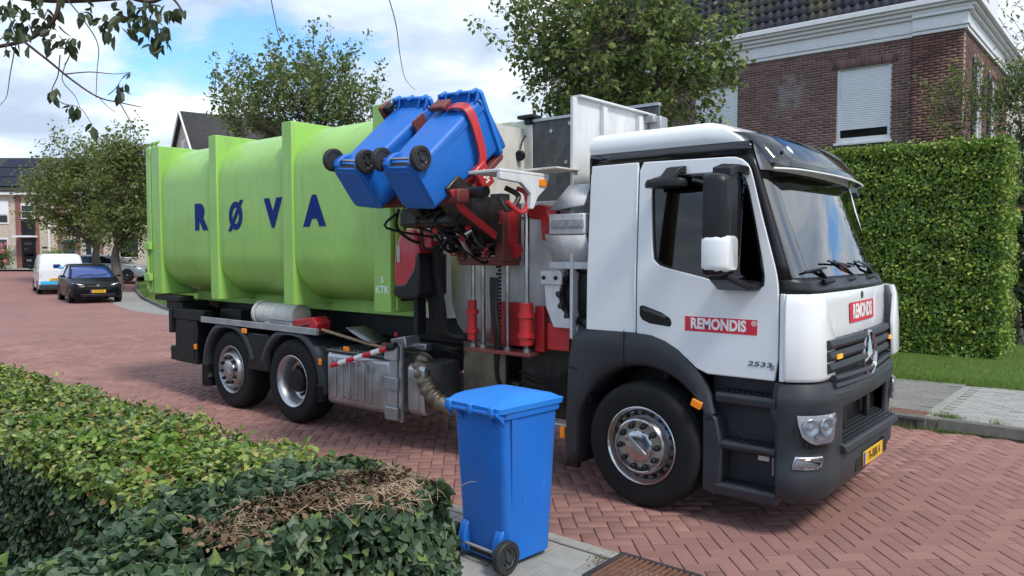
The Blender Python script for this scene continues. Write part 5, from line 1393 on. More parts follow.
# ================================================================== WHEELIE BINS
def make_bin(label, open_lid=0.0):
    """140 litre two-wheeled bin; origin on the ground below its back edge, back (wheels, handle) towards -Y"""
    b = thing('wheelie_bin', label, 'bin', group='blue wheelie bins')
    def ring(z, w, y0, y1, r_): return [(x, y, z) for x, y in rrect(-w, w, y0, y1, r_, 4)]
    body = MB().loft([ring(.03, .185, .07, .45, .04), ring(.035, .20, .055, .465, .05), ring(.30, .209, .043, .478, .05), ring(.90, .228, .012, .502, .045), ring(.935, .230, .010, .505, .045), ring(.936, .243, .0, .52, .045), ring(.985, .245, -.002, .522, .045), ring(.985, .222, .02, .50, .03), ring(.60, .205, .05, .475, .03)], closed=True, cap=True)
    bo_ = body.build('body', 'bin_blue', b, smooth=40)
    # upright ribs at the back corners and shoulders, foot recess, axle housing
    for s in (-1, 1):
        MB().prism([(.03, .04), (.09, .04), (.09, .16), (.06, .25), (.03, .22), (.005, .15), (.005, .08)], 'x', s * .12, s * .185).build('axle_housing', 'bin_blue', bo_, bevel=.01)
        MB().loft([[(s * .232, .06, .93), (s * .232, .10, .93), (s * .246, .10, .93), (s * .246, .06, .93)], [(s * .195, .10, .25), (s * .195, .13, .25), (s * .206, .13, .25), (s * .206, .10, .25)]], cap=True).build('side_rib', 'bin_blue', bo_)
        MB().prism([(.0, .955), (-.055, .985), (-.065, .965), (-.03, .935), (.006, .89)], 'x', s * .13, s * .148).build('handle_bracket', 'bin_blue', bo_, bevel=.004)
        MB().prism([(.0, .955), (-.055, .985), (-.065, .965), (-.03, .935), (.006, .89)], 'x', s * .222, s * .240).build('handle_bracket', 'bin_blue', bo_, bevel=.004)
    MB().bb(-.12, .12, .052, .062, .05, .17).build('foot_recess', 'bin_tyre', bo_)
    MB().lathe([(.085, 0), (.085, .006), (.07, .007), (.065, .002), (0, .002)], (0, .26, .03), (0, 0, -1), 24).build('base_disc', 'bin_blue', bo_)
    MB().prism(rrect(-.165, .165, .09, .42, .04, 4), 'z', .024, .0305).build('base_plate', 'bin_blue', bo_, bevel=.004)
    MB().tube([(-.235, -.05, .972), (.235, -.05, .972)], .013, 10).build('handle', 'bin_blue', b)
    MB().tube([(-.25, .02, .105), (.25, .02, .105)], .011, 10).build('axle', 'rim_metal', b)
    for s in (-1, 1):
        w = MB().lathe([(.066, -.026), (.092, -.026), (.10, -.018), (.10, .018), (.092, .026), (.066, .026)], (s * .232, .02, .105), (1, 0, 0), 28).build('wheel', 'bin_tyre', b, smooth=30)
        MB().lathe([(0, .03), (.02, .03), (.024, .016), (.045, .012), (.06, .022), (.066, .02), (.066, -.02), (0, -.02)], (s * .232, .02, .105), (s, 0, 0), 28).build('hub', 'bin_hub', w, smooth=30)
        for k in range(6):
            a = 2 * PI * k / 6
            MB().box((s * .252, .02 + .042 * math.cos(a), .105 + .042 * math.sin(a)), (.008, .008, .03), (PI / 2 - a + PI / 2 * 0, 0, 0)).build('hub_rib', 'bin_hub', w)
    # lid: low dome with a lip, hinged at the handle
    def lring(z, gx0, y0, y1, r_): return [(x, y, z) for x, y in rrect(-gx0, gx0, y0, y1, r_, 4)]
    L0 = Vector((0, -.05, .985))
    ld = MB().loft([lring(-.01, .252, .0, .58, .03), lring(.022, .255, -.005, .59, .035), lring(.028, .238, .015, .57, .035), lring(.05, .222, .04, .53, .05), lring(.066, .19, .09, .46, .05), lring(.074, .14, .15, .40, .04)], closed=True, cap=True)
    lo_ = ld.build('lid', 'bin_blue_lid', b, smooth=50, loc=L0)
    MB().bb(-.225, .225, .555, .60, -.005, .02).build('lid_lip', 'bin_blue_lid', lo_, bevel=.008)
    for s in (-1, 0, 1):
        MB().prism([(-.02, .03), (.04, .04), (.03, -.02), (.005, -.045), (-.02, -.02)], 'x', s * .185 - .018, s * .185 + .018).build('hinge', 'bin_blue_lid', lo_, bevel=.008)
    lo_.rotation_euler.x = open_lid
    return b
b0 = make_bin('blue wheelie bin standing on the pavement beside the rusty drain grating')
b0.location = (-.145, -2.891, SWZ); b0.rotation_euler = (0, 0, R(-4.1))
def tilted(label, loc, rv):
    b = copy_tree(b0); b['label'] = label
    b.location = loc
    v = Vector([R(a) for a in rv]); b.rotation_mode = 'QUATERNION'; b.rotation_quaternion = Matrix.Rotation(v.length, 3, v.normalized()).to_quaternion()
    return b
PB = (Vector((-1.651, -2.242, 2.676)), (-50.2, 3.2, .6)); PA = (Vector((-2.283, -2.261, 2.706)), (-50.2, 6.5, .3))
bB = tilted('raised blue wheelie bin clamped by the long curved red band beside the white shroud', *PB)
bA = tilted('raised blue wheelie bin next to the lettered green container, held between short rusty clamps', *PA)
def frame_of(p, rv):
    v = Vector([R(a) for a in rv]); M = Matrix.Rotation(v.length, 4, v.normalized()); M.translation = p; return M
FB, FA = frame_of(*PB), frame_of(*PA)
for o in (bA, bB):
    for ch in o.children:
        if ch.name.startswith('lid'): ch.rotation_euler.x = R(-9)
# clamps: the long band over bin B, short ones on bin A, comb plates at the front rims
def L(F, *p): return F @ Vector(p)
band([L(FB, .0, -.012, .80), L(FB, .10, -.03, .80), L(FB, .215, -.01, .79), L(FB, .262, .08, .76), L(FB, .275, .22, .72), L(FB, .28, .38, .66), L(FB, .27, .50, .54), L(FB, .24, .62, .42)], .085, .016, 'clamp_band', 'lift_red', xdir=(FB.to_3x3() @ Vector((0, 0, 1))))
T(MB().box((0, 0, 0), (.17, .05, .13)).xf(FB @ Matrix.Translation((-.10, -.035, .82))), 'clamp_pad', 'old_red', bevel=.015)
T(MB().box((0, 0, 0), (.06, .22, .16)).xf(FB @ Matrix.Translation((.275, .52, .56))), 'clamp_root', 'lift_red', bevel=.015)
for i in range(5): T(MB().box((0, 0, 0), (.01, .012, .05)).xf(FB @ Matrix.Translation((.308, .47 + .025 * i, .56 + .02 * (i % 2)))), 'wear_mark', 'decal_white')
T(MB().loft([[(.27, .0, .84), (.27, .0, .68), (.245, .02, .68), (.245, .02, .84)], [(.30, .22, .82), (.30, .22, .66), (.26, .22, .66), (.26, .22, .82)], [(.29, .46, .74), (.29, .46, .60), (.25, .46, .60), (.25, .46, .74)]], cap=True).xf(FA), 'clamp_plate', 'old_red', bevel=.015)
T(MB().box((0, 0, 0), (.05, .18, .13)).xf(FA @ Matrix.Translation((-.26, .02, .86))), 'clamp_plate', 'old_red', bevel=.015)
T(MB().box((0, 0, 0), (.10, .06, .10)).xf(FA @ Matrix.Translation((-.22, -.03, .86))), 'clamp_pad', 'chassis', bevel=.015)
for F in (FA, FB):
    T(MB().box((0, 0, 0), (.46, .05, .22)).xf(F @ Matrix.Translation((0, .56, .80))), 'comb_plate', 'old_red', bevel=.01)
    for k in range(5): T(MB().box((0, 0, 0), (.05, .07, .06)).xf(F @ Matrix.Translation((-.18 + .09 * k, .555, .92))), 'comb_tooth', 'lift_red', bevel=.01)
    a, b_ = L(F, .15, .58, .72), Vector((-1.5, -1.72, 2.5)) if F is FB else Vector((-2.2, -1.72, 2.5))
    T(MB().tube([a, a.lerp(b_, .5), b_], .05, 10), 'comb_strut', 'lift_red')
    a = L(F, -.15, .58, .72); b_ = b_ - Vector((.25, 0, 0))
    T(MB().tube([a, a.lerp(b_, .5), b_], .05, 10), 'comb_strut', 'old_red')
# ================================================================== PLANTS
# leaf outlines: points in (side, along) plus fold height; stalk at the origin, tip along +y
def leaf_tpl(kind):
    if kind == 'oval':
        V = [(0, 0, 0), (.30, .30, .07), (.27, .68, .06), (0, 1, -.06), (-.27, .68, .06), (-.30, .30, .07), (0, .5, 0)]
        F = [(0, 1, 6), (1, 2, 6), (2, 3, 6), (3, 4, 6), (4, 5, 6), (5, 0, 6)]
    elif kind == 'slim':
        V = [(0, 0, 0), (.17, .4, .05), (0, 1, -.12), (-.17, .4, .05)]
        F = [(0, 1, 2), (0, 2, 3)]
    elif kind == 'ivy':
        h = [(.20, -.13, .0), (.40, -.10, .02), (.56, .14, .05), (.44, .32, .05), (.33, .46, .05), (.17, .72, .01)]
        V = [(0, 0, 0)] + h + [(0, 1.0, -.08)] + [(-a, b, c) for a, b, c in h[::-1]] + [(0, .38, -.05)]
        n_ = len(V) - 1
        F = [(i, (i + 1) % n_, n_) for i in range(n_)]
    elif kind == 'quad':
        V = [(0, 0, 0), (.32, .5, .06), (0, 1, -.05), (-.32, .5, .06)]
        F = [(0, 1, 2), (0, 2, 3)]
    return np.array(V, float), np.array(F, int)
def unit(a): return a / np.maximum(np.linalg.norm(a, axis=1, keepdims=True), 1e-9)
def leaf_frames(nrm, tip):
    z = unit(nrm); y = unit(tip - z * np.sum(tip * z, 1, keepdims=True)); x = np.cross(y, z)
    return np.stack([x, y, z], 2)            # columns
def leaf_mesh(tpl, pos, M, size):
    V, F = tpl
    A = np.einsum('nij,kj->nki', M, V) * size[:, None, None] + pos[:, None, :]
    n, k = len(pos), len(V)
    return A.reshape(-1, 3), (F[None] + (np.arange(n) * k)[:, None, None]).reshape(-1, 3)
def single_leaves(tpl, pos, M, size, idx, m, parent, name='leaf'):
    V, F = tpl
    me = bpy.data.meshes.new(name); me.from_pydata([tuple(v) for v in V], [], [tuple(f) for f in F]); me.materials.append(MATS[m])
    base = np.array(parent.matrix_world.translation) if parent.parent is None else 0
    loc0 = np.array(parent.location)
    for i in idx:
        o = bpy.data.objects.new(name, me); COL.objects.link(o); o.parent = parent
        X = Matrix(M[i].tolist()).to_4x4() @ Matrix.Scale(float(size[i]), 4); X.translation = Vector((pos[i] - loc0).tolist())
        o.matrix_local = X
def nearest(pos, n, x0=0, x1=1024, y0=0, y1=576, extra=None):
    px_, py_, d = pixn(pos)
    ok = (px_ > x0) & (px_ < x1) & (py_ > y0) & (py_ < y1) & (d > 0)
    if extra is not None: ok &= extra
    o = np.argsort(np.where(ok, d, 1e6))
    return o[:min(n, int(ok.sum()))]

leafmat('hedge_leaf', [(0, (0.041, 0.081, 0.020)), (.22, (0.073, 0.136, 0.030)), (.45, (0.140, 0.221, 0.039)), (.7, (0.221, 0.302, 0.053)), (.93, (0.367, 0.384, 0.104)), (.97, (0.266, 0.132, 0.051)), (1, (0.236, 0.104, 0.043))], rough=.36, transl=.25, spec=.5)
leafmat('hedge_leaf_dark', [(0, (0.021, 0.045, 0.018)), (.5, (0.036, 0.072, 0.027)), (.9, (0.068, 0.117, 0.039)), (.97, (0.105, 0.150, 0.045)), (1, (0.195, 0.105, 0.045))], rough=.38, transl=.12, spec=.4)  # darker hedge leaf: shade of the garden-side face is mixed into its green
leafmat('fresh_leaf', [(0, (0.10, 0.20, 0.02)), (.5, (0.14, 0.26, 0.03)), (1, (0.2, 0.30, 0.05))], rough=.4, transl=.4)
leafmat('ivy_leaf', [(0, (0.022, 0.047, 0.022)), (.3, (0.036, 0.072, 0.034)), (.6, (0.060, 0.103, 0.052)), (.85, (0.099, 0.140, 0.076)), (.95, (0.123, 0.190, 0.050)), (1, (0.179, 0.224, 0.067))], rough=.48, transl=.18, spec=.4)
leafmat('dry_leaf', [(0, (0.10, 0.055, 0.03)), (.5, (0.17, 0.10, 0.055)), (1, (0.26, 0.18, 0.10))], rough=.7, transl=.15)
leafmat('beech_leaf', [(0, (0.058, 0.117, 0.026)), (.3, (0.113, 0.207, 0.033)), (.6, (0.197, 0.326, 0.044)), (.82, (0.314, 0.437, 0.058)), (.95, (0.493, 0.539, 0.101)), (1, (0.583, 0.449, 0.134))], rough=.38, transl=.35, spec=.45)
leafmat('tree_leaf', [(0, (0.067, 0.113, 0.041)), (.35, (0.118, 0.181, 0.055)), (.7, (0.192, 0.266, 0.079)), (.93, (0.295, 0.338, 0.113)), (1, (0.452, 0.362, 0.136))], rough=.42, transl=.5)
leafmat('olive_leaf', [(0, (0.081, 0.116, 0.031)), (.35, (0.132, 0.185, 0.049)), (.7, (0.201, 0.261, 0.069)), (1, (0.322, 0.332, 0.121))], rough=.45, transl=.5)
leafmat('cherry_leaf', [(0, (0.026, 0.038, 0.019)), (.5, (0.046, 0.066, 0.029)), (1, (0.084, 0.102, 0.042))], rough=.42, transl=.3)
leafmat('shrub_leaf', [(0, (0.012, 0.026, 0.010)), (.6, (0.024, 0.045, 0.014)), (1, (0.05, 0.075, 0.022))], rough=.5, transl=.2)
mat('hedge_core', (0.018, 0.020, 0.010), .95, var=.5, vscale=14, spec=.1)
mat('bark', (0.12, 0.10, 0.082), .85, var=.3, vscale=12, bump=.6, bscale=30, spec=.2)
mat('twig_bark', (0.085, 0.045, 0.040), .7, var=.25, vscale=30, spec=.3)
mat('dry_stem', (0.29, 0.215, 0.145), .8, var=.35, vscale=25, spec=.2)

def wob(P, s, a):
    """smooth lumpy displacement for hedge faces"""
    return a * (np.sin(P[:, 0] * s + 1.3 * np.sin(P[:, 1] * s * .7)) + np.sin(P[:, 1] * s * 1.3 + P[:, 2] * s * 1.1 + 2) + np.sin(P[:, 2] * s * 1.7 + P[:, 0] * s * .6 + 4)) / 3
def face_leaves(n, p0, eu, ev, nrm, depth, lump=.05, tilt=.55, up=.0):
    """points scattered on a rectangle p0+u*eu+v*ev, sunk by up to depth, with leaf frames leaning off the face"""
    u_ = nrg.random(n); v_ = nrg.random(n)
    P = np.array(p0) + u_[:, None] * np.array(eu) + v_[:, None] * np.array(ev)
    nv = np.array(nrm, float)
    P = P + nv * (wob(P, 7, lump) - depth * nrg.random(n) ** 2.0)[:, None]
    N = unit(nv + nrg.normal(0, tilt, (n, 3)) + np.array([0, 0, up]))
    tp = unit(nrg.normal(0, 1, (n, 3)) + np.array([0, 0, -.5]) * (1 - abs(nv[2])))
    return P, leaf_frames(N, tp)

# ---- street-side hedge in front
HX1, HY0, HY1, HZ = .66, -4.86, -3.88, .93
hed = thing('garden_hedge', 'low clipped green garden hedge running along the pavement', 'hedge', (-3.2, -4.37, SWZ))
o = MB().bb(-7.8, HX1 - .10, HY0 + .09, HY1 - .09, SWZ, HZ - .09).build('core', 'hedge_core', hed, loc=(3.2, 4.37, -SWZ), smooth=0)
P1, M1 = face_leaves(29000, (-7.6, HY0, HZ), (7.5, 0, 0), (0, HY1 - HY0, 0), (0, 0, 1), .13, lump=.05, tilt=.50)
P2, M2 = face_leaves(14000, (-6.0, HY0, SWZ + .05), (6.0, 0, 0), (0, 0, HZ - SWZ - .05), (0, -1, 0), .10, lump=.06, tilt=.55, up=.25)
P3, M3 = face_leaves(3500, (-7.6, HY1, .45), (7.5, 0, 0), (0, 0, HZ - .45), (0, 1, 0), .08, lump=.05, tilt=.55, up=.3)
P = np.concatenate([P1, P2, P3]); Mx = np.concatenate([M1, M2, M3])
# long clipped shoots that stand proud of the top
nsh = 420
SPx = np.c_[nrg.uniform(-7, .1, nsh), nrg.uniform(HY0, HY1, nsh), HZ + nrg.uniform(.0, .05, nsh)]
SM = leaf_frames(unit(nrg.normal(0, .8, (nsh, 3)) + [0, 0, .8]), unit(nrg.normal(0, .5, (nsh, 3)) + [0, 0, .9]))
P = np.concatenate([P, SPx]); Mx = np.concatenate([Mx, SM])
S = nrg.uniform(.026, .052, len(P))
OV = leaf_tpl('oval')
near = nearest(P, 300, y0=330, extra=P[:, 0] < .05)
rest = np.setdiff1d(np.arange(len(P)), near)
shaded_ = (P[:, 1] < HY0 + .12) & (P[:, 2] < HZ - .10)          # older garden-side leaves, coloured darker for the shade on that face
for nm, sel, mm in (('foliage', rest[~shaded_[rest]], 'hedge_leaf'), ('shaded_foliage', rest[shaded_[rest]], 'hedge_leaf_dark')):
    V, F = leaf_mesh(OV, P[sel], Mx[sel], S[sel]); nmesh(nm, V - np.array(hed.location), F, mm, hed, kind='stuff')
single_leaves(OV, P, Mx, S, [i for i in near if not shaded_[i]], 'hedge_leaf', hed); single_leaves(OV, P, Mx, S, [i for i in near if shaded_[i]], 'hedge_leaf_dark', hed)
# patches of fresh shoots
n = 260
cl = [(at(85, 435, z=.95)), at(160, 442, z=.95), at(170, 455, z=.95), at(235, 452, z=.95), at(50, 420, z=.95)]
Pf = np.array([np.array(cl[i % 5]) + nrg.normal(0, [.10, .07, .012]) for i in range(n)]); Mf = leaf_frames(unit(nrg.normal(0, .45, (n, 3)) + [0, 0, 1]), nrg.normal(0, 1, (n, 3)))
V, F = leaf_mesh(OV, Pf, Mf, nrg.uniform(.03, .06, n)); nmesh('fresh_shoots', V - np.array(hed.location), F, 'fresh_leaf', hed, kind='stuff')
tw = MB()
for i in range(260):
    x, y = rng.uniform(-6.5, .3), rng.uniform(HY0, HY1); z = HZ - .05
    tw.tube([(x, y, z - .08), (x + rng.gauss(0, .03), y + rng.gauss(0, .03), z + rng.uniform(.02, .07))], [.003, .0016], 3, cap=False)
tw.build('twigs', 'dry_stem', hed, loc=(3.2, 4.37, -SWZ))['kind'] = 'stuff'

# ---- ivy over the end of the hedge and the return along the garden path
ivy = thing('ivy_hedge', 'dark ivy covered hedge corner with a dry brown patch on top, beside the standing bin', 'hedge', (.25, -5.0, SWZ))
IL = np.array(ivy.location)
IX0, IZ = -.12, .94
cb = MB().bb(IX0 + .08, HX1 - .09, -7.2, HY0 + .1, SWZ, IZ - .16).build('core', 'hedge_core', ivy, loc=tuple(-IL), smooth=0)
DEAD = [(np.array(at(a, b, z=.97)), r_, r_) for a, b, r_ in ((372, 478, .17), (345, 482, .15), (405, 474, .14), (318, 490, .11), (285, 500, .09), (258, 508, .08), (232, 528, .07), (390, 488, .14), (360, 494, .13), (330, 500, .11))]
def dead_w(P):
    w = np.zeros(len(P))
    for c_, a, b in DEAD:
        w = np.maximum(w, np.exp(-(((P[:, 0] - c_[0]) ** 2 + (P[:, 1] - c_[1]) ** 2) / (a * a)) ** 2) * (P[:, 2] > .70))
    return w
A = [face_leaves(11000, (HX1, -7.0, SWZ + .02), (0, HY1 + 7.0, 0), (0, 0, .88), (1, 0, 0), .09, lump=.08, tilt=.6, up=.3),
     face_leaves(6500, (IX0, -7.0, IZ - .06), (HX1 - IX0, 0, 0), (0, HY0 + 7.05, 0), (0, 0, 1), .10, lump=.09, tilt=.6),
     face_leaves(4600, (-.16, HY0, IZ + .03), (HX1 + .08, 0, 0), (0, HY1 - HY0, 0), (0, 0, 1), .09, lump=.08, tilt=.6),
     face_leaves(3200, (-.1, HY1, SWZ), (HX1 + .08, 0, 0), (0, 0, .90), (0, 1, 0), .08, lump=.06, tilt=.4, up=.3)]
P = np.concatenate([a[0] for a in A]); Mx = np.concatenate([a[1] for a in A])
# round the top and the corner off
def soften(P):
    P = P.copy()
    for _ in range(1):
        ex = np.maximum(0, P[:, 0] - (HX1 - .14)); ez = np.maximum(0, P[:, 2] - (IZ - .12)); ey = np.maximum(0, P[:, 1] - (HY1 - .12))
        r_ = np.sqrt(ex ** 2 + ez ** 2 + ey ** 2); k = np.where(r_ > .17, .17 / np.maximum(r_, 1e-6), 1)
        P[:, 0] -= ex * (1 - k); P[:, 2] -= ez * (1 - k); P[:, 1] -= ey * (1 - k)
    return P
P = soften(P)
kp = nrg.random(len(P)) > dead_w(P) * 1.02
P, Mx = P[kp], Mx[kp]
S = nrg.uniform(.026, .058, len(P))
IV = leaf_tpl('ivy')
near = nearest(P, 300, y0=440)
rest = np.setdiff1d(np.arange(len(P)), near)
V, F = leaf_mesh(IV, P[rest], Mx[rest], S[rest]); nmesh('foliage', V - IL, F, 'ivy_leaf', ivy, kind='stuff')
single_leaves(IV, P, Mx, S, near, 'ivy_leaf', ivy)
# bright young leaves here and there
n = 80
ix = nrg.choice(len(P), n); V, F = leaf_mesh(IV, P[ix] + np.array([.01, 0, .012]), Mx[ix], nrg.uniform(.022, .042, n)); nmesh('young_leaves', V - IL, F, 'fresh_leaf', ivy, kind='stuff')
# dry patch: bare stems and curled brown leaves
ds = MB()
for i in range(1250):
    c_, a, b = DEAD[rng.choice((0, 0, 0, 1, 1, 2, 2, 3, 4, 5, 6, 7, 7, 8, 8, 9))]
    x, y = c_[0] + rng.gauss(0, a * .55), c_[1] + rng.gauss(0, b * .55); z = IZ + .03 + rng.uniform(-.06, .07)
    th = rng.gauss(.4, 1.3); l = rng.uniform(.03, .12)
    p0 = Vector((x, y, z)); d_ = Vector((math.cos(th), math.sin(th), rng.gauss(.05, .4)))
    ds.tube([p0, p0 + d_ * l * .5 + Vector((0, 0, rng.gauss(.006, .008))), p0 + d_ * l], [.0024, .0022, .0014], 3, cap=False)
ds.v = [tuple(p) for p in soften(np.array(ds.v))]
ds.build('dry_stems', 'dry_stem', ivy, loc=tuple(-IL))['kind'] = 'stuff'
n = 900
Pd = np.array([DEAD[i % 10][0] + nrg.normal(0, [.09, .08, .018]) for i in range(n)]); Pd[:, 2] = IZ + .015 + nrg.normal(0, .02, n); Pd = soften(Pd)
V, F = leaf_mesh(OV, Pd, leaf_frames(unit(nrg.normal(0, .7, (n, 3)) + [0, 0, 1]), nrg.normal(0, 1, (n, 3))), nrg.uniform(.015, .045, n)); nmesh('dry_leaves', V - IL, F, 'dry_leaf', ivy, kind='stuff')
# loose tendrils at the outer corner
td = MB()
for px_, py_ in ((472, 487),):
    p = at(px_ - 14, py_, y=HY1 + .02); q = at(px_ + 5, py_ + rng.uniform(-6, 6), y=HY1 + .06)
    td.tube([p, p.lerp(q, .6) + Vector((0, 0, .01)), q], [.003, .002, .001], 4)
td.build('tendrils', 'dry_stem', ivy, loc=tuple(-IL))['kind'] = 'stuff'

# ---- tall beech hedge across the street
TX0, TX1, TY0, TY1, TZ = -9.5, 1.04, 8.9, 10.3, 3.90
th_ = thing('beech_hedge', 'tall clipped beech hedge standing on the verge in front of the brick house', 'hedge', (-4, 9.6, FZ))
TL = np.array(th_.location)
MB().bb(TX0, TX1 - .14, TY0 + .14, TY1 - .14, FZ, TZ - .13).build('core', 'hedge_core', th_, loc=tuple(-TL), smooth=0)
A = [face_leaves(48000, (-4.8, TY0, .18), (TX1 + 4.8, 0, 0), (0, 0, TZ - .18), (0, -1, 0), .15, lump=.055, tilt=.6, up=.35),
     face_leaves(3500, (TX0, TY0, .18), (4.7, 0, 0), (0, 0, TZ - .18), (0, -1, 0), .14, lump=.08, tilt=.6, up=.35),
     face_leaves(12000, (-5.5, TY0, TZ), (TX1 + 5.5, 0, 0), (0, TY1 - TY0, 0), (0, 0, 1), .15, lump=.05, tilt=.55),
     face_leaves(6500, (TX1, TY0, .18), (0, TY1 - TY0, 0), (0, 0, TZ - .18), (1, 0, 0), .16, lump=.09, tilt=.6, up=.3)]
P = np.concatenate([a[0] for a in A]); Mx = np.concatenate([a[1] for a in A])
n = 900
sp = np.c_[nrg.uniform(-5, TX1, n), nrg.uniform(TY0, TY1, n), TZ + nrg.uniform(0, .07, n)]
P = np.concatenate([P, sp]); Mx = np.concatenate([Mx, leaf_frames(unit(nrg.normal(0, .8, (n, 3)) + [0, 0, .6]), unit(nrg.normal(0, .5, (n, 3)) + [0, 0, .8]))])
S = nrg.uniform(.045, .085, len(P))
QD = leaf_tpl('quad')
V, F = leaf_mesh(QD, P, Mx, S); nmesh('foliage', V - TL, F, 'beech_leaf', th_, kind='stuff')
for i in range(9):
    x = TX0 + .6 + i * 1.2
    MB().tube([(x, 9.6, FZ), (x + .05, 9.58, 1.2), (x - .03, 9.6, 2.9)], [.06, .05, .03], 7).build('stem', 'bark', th_, loc=tuple(-TL))

def pth(pts, d): return [at(x, y, d=dd) for (x, y), dd in zip(pts, d if isinstance(d, (list, tuple)) else [d] * len(pts))]
# ---- trees: crown built from shoots spread through lobes; limbs run from the trunk to the shoots
def lobe(px_, py_, rx, ry, d, dd=0.0, w=1.0):
    k = d / 770.0
    return (at(px_, py_, d=d + dd), rx * k, ry * k, w)
def tree(name, label, base, fork, lobes, nshoot, nleaf, lsize, m, shoot=(.5, 1.0), upb=.5, outb=.6, leaf_r=.07, tpl='slim', seed=1, trunk_r=.14, droop=.6, group=None, shell=.35, extra=(), core=None, cat_='tree'):
    rg = np.random.default_rng(seed); rr = random.Random(seed)
    base = Vector(base); t = thing(name, label, cat_, tuple(base), group=group); B = np.array(base)
    fork = Vector(fork)
    tr = MB(); p = [base, base.lerp(fork, .35) + Vector((rr.gauss(0, .04), rr.gauss(0, .04), 0)), base.lerp(fork, .7) + Vector((rr.gauss(0, .05), rr.gauss(0, .05), 0)), fork]
    sm_ = cat(p, 4); k = len(sm_); tr.tube([q - base for q in sm_], [trunk_r * (1.25 - .55 * i / (k - 1)) for i in range(k)], 9, cap=False)
    tr.build('trunk', 'bark', t, smooth=60)
    W = np.array([l[1] * l[1] * l[2] * l[3] for l in lobes]); W = W / W.sum()
    lm = MB(); P, N, Tp = [], [], []
    # main limbs, one or two a lobe
    mains = []
    for c_, rx, rz, w in lobes:
        for _ in range(2):
            e = c_ + Vector((rr.gauss(0, rx * .25), rr.gauss(0, rx * .25), rr.gauss(0, rz * .15)))
            mid = fork.lerp(e, .5) + Vector((rr.gauss(0, .12), rr.gauss(0, .12), .10 * (e - fork).length))
            path = cat([fork - Vector((0, 0, .15)), mid, e], 5); n_ = len(path)
            lm.tube([q - base for q in path], [trunk_r * .55 * (1 - .82 * i / (n_ - 1)) for i in range(n_)], 6, cap=False); mains.append(path)
    for _ in range(nshoot):
        li = rg.choice(len(lobes), p=W); c_, rx, rz, w = lobes[li]
        d = rg.normal(0, 1, 3); d /= np.linalg.norm(d); r_ = (shell + (1 - shell) * rg.random()) ** .6
        s0 = Vector((c_[0] + d[0] * rx * r_, c_[1] + d[1] * rx * r_, c_[2] + d[2] * rz * r_))
        dv = (Vector(d.tolist()) * outb + Vector((0, 0, upb)) + Vector((rr.gauss(0, .3), rr.gauss(0, .3), rr.gauss(0, .25)))).normalized()
        L = rr.uniform(*shoot)
        a = mains[li * 2 + rr.randint(0, 1)]; q = min(a, key=lambda v: (v - s0).length)
        lm.tube([q - base, q.lerp(s0, .55) - base + Vector((0, 0, -.03)), s0 - base], [.014, .010, .007], 3, cap=False)
        e = s0 + dv * L + Vector((0, 0, -.12 * L * L * max(0, droop - .5)))
        lm.tube([s0 - base, e - base], [.007, .003], 3, cap=False)
        k = max(4, int(nleaf * L / shoot[1]))
        tt = rg.random(k)
        P.append(np.array(s0)[None] + tt[:, None] * np.array(e - s0)[None] + rg.normal(0, leaf_r, (k, 3)))
        Tp.append(np.array(dv)[None] * .5 + rg.normal(0, .6, (k, 3)) + [0, 0, -droop]); N.append(rg.normal(0, .6, (k, 3)) + [0, 0, .7])
    for path, k in extra:              # named shoots traced through the air
        pt = cat(path, 5); n_ = len(pt)
        lm.tube([q - base for q in pt], [.012 - .009 * i / (n_ - 1) for i in range(n_)], 4, cap=False)
        A_ = np.array([tuple(q) for q in pt]); ii = rg.integers(0, n_, k)
        P.append(A_[ii] + rg.normal(0, leaf_r, (k, 3))); Tp.append(rg.normal(0, .5, (k, 3)) + [0, 0, -droop]); N.append(rg.normal(0, .6, (k, 3)) + [0, 0, .7])
    lm.build('limbs', 'bark', t, smooth=60)['kind'] = 'stuff'
    P, N, Tp = np.concatenate(P), np.concatenate(N), np.concatenate(Tp)
    V, F = leaf_mesh(leaf_tpl(tpl), P, leaf_frames(N, Tp), rg.uniform(lsize * .65, lsize * 1.3, len(P)))
    nmesh('crown', V - B, F, m, t, kind='stuff')
    return t
dA, dB = 41.0, 37.0
tree('street_tree', 'round leafy street tree rising behind the white van', at(97, 286, d=dA), at(97, 245, d=dA),
     [lobe(88, 200, 42, 40, dA), lobe(56, 195, 27, 28, dA), lobe(70, 164, 24, 22, dA), lobe(104, 170, 26, 30, dA), lobe(80, 232, 26, 16, dA), lobe(42, 208, 14, 18, dA)], 620, 26, .19, 'olive_leaf', shoot=(.4, 1.1), leaf_r=.14, tpl='quad', seed=21, trunk_r=.22, upb=.35)
tree('street_tree', 'leafy street tree beside the black car and the dark shrub', at(118, 289, d=dB), at(117, 246, d=dB),
     [lobe(126, 195, 24, 42, dB), lobe(138, 225, 20, 26, dB), lobe(122, 158, 20, 18, dB), lobe(112, 222, 18, 18, dB), lobe(146, 175, 14, 26, dB), lobe(132, 145, 14, 12, dB)], 500, 26, .18, 'olive_leaf', shoot=(.4, 1.1), leaf_r=.13, tpl='quad', seed=37, trunk_r=.22, upb=.4)
dC = 24.0
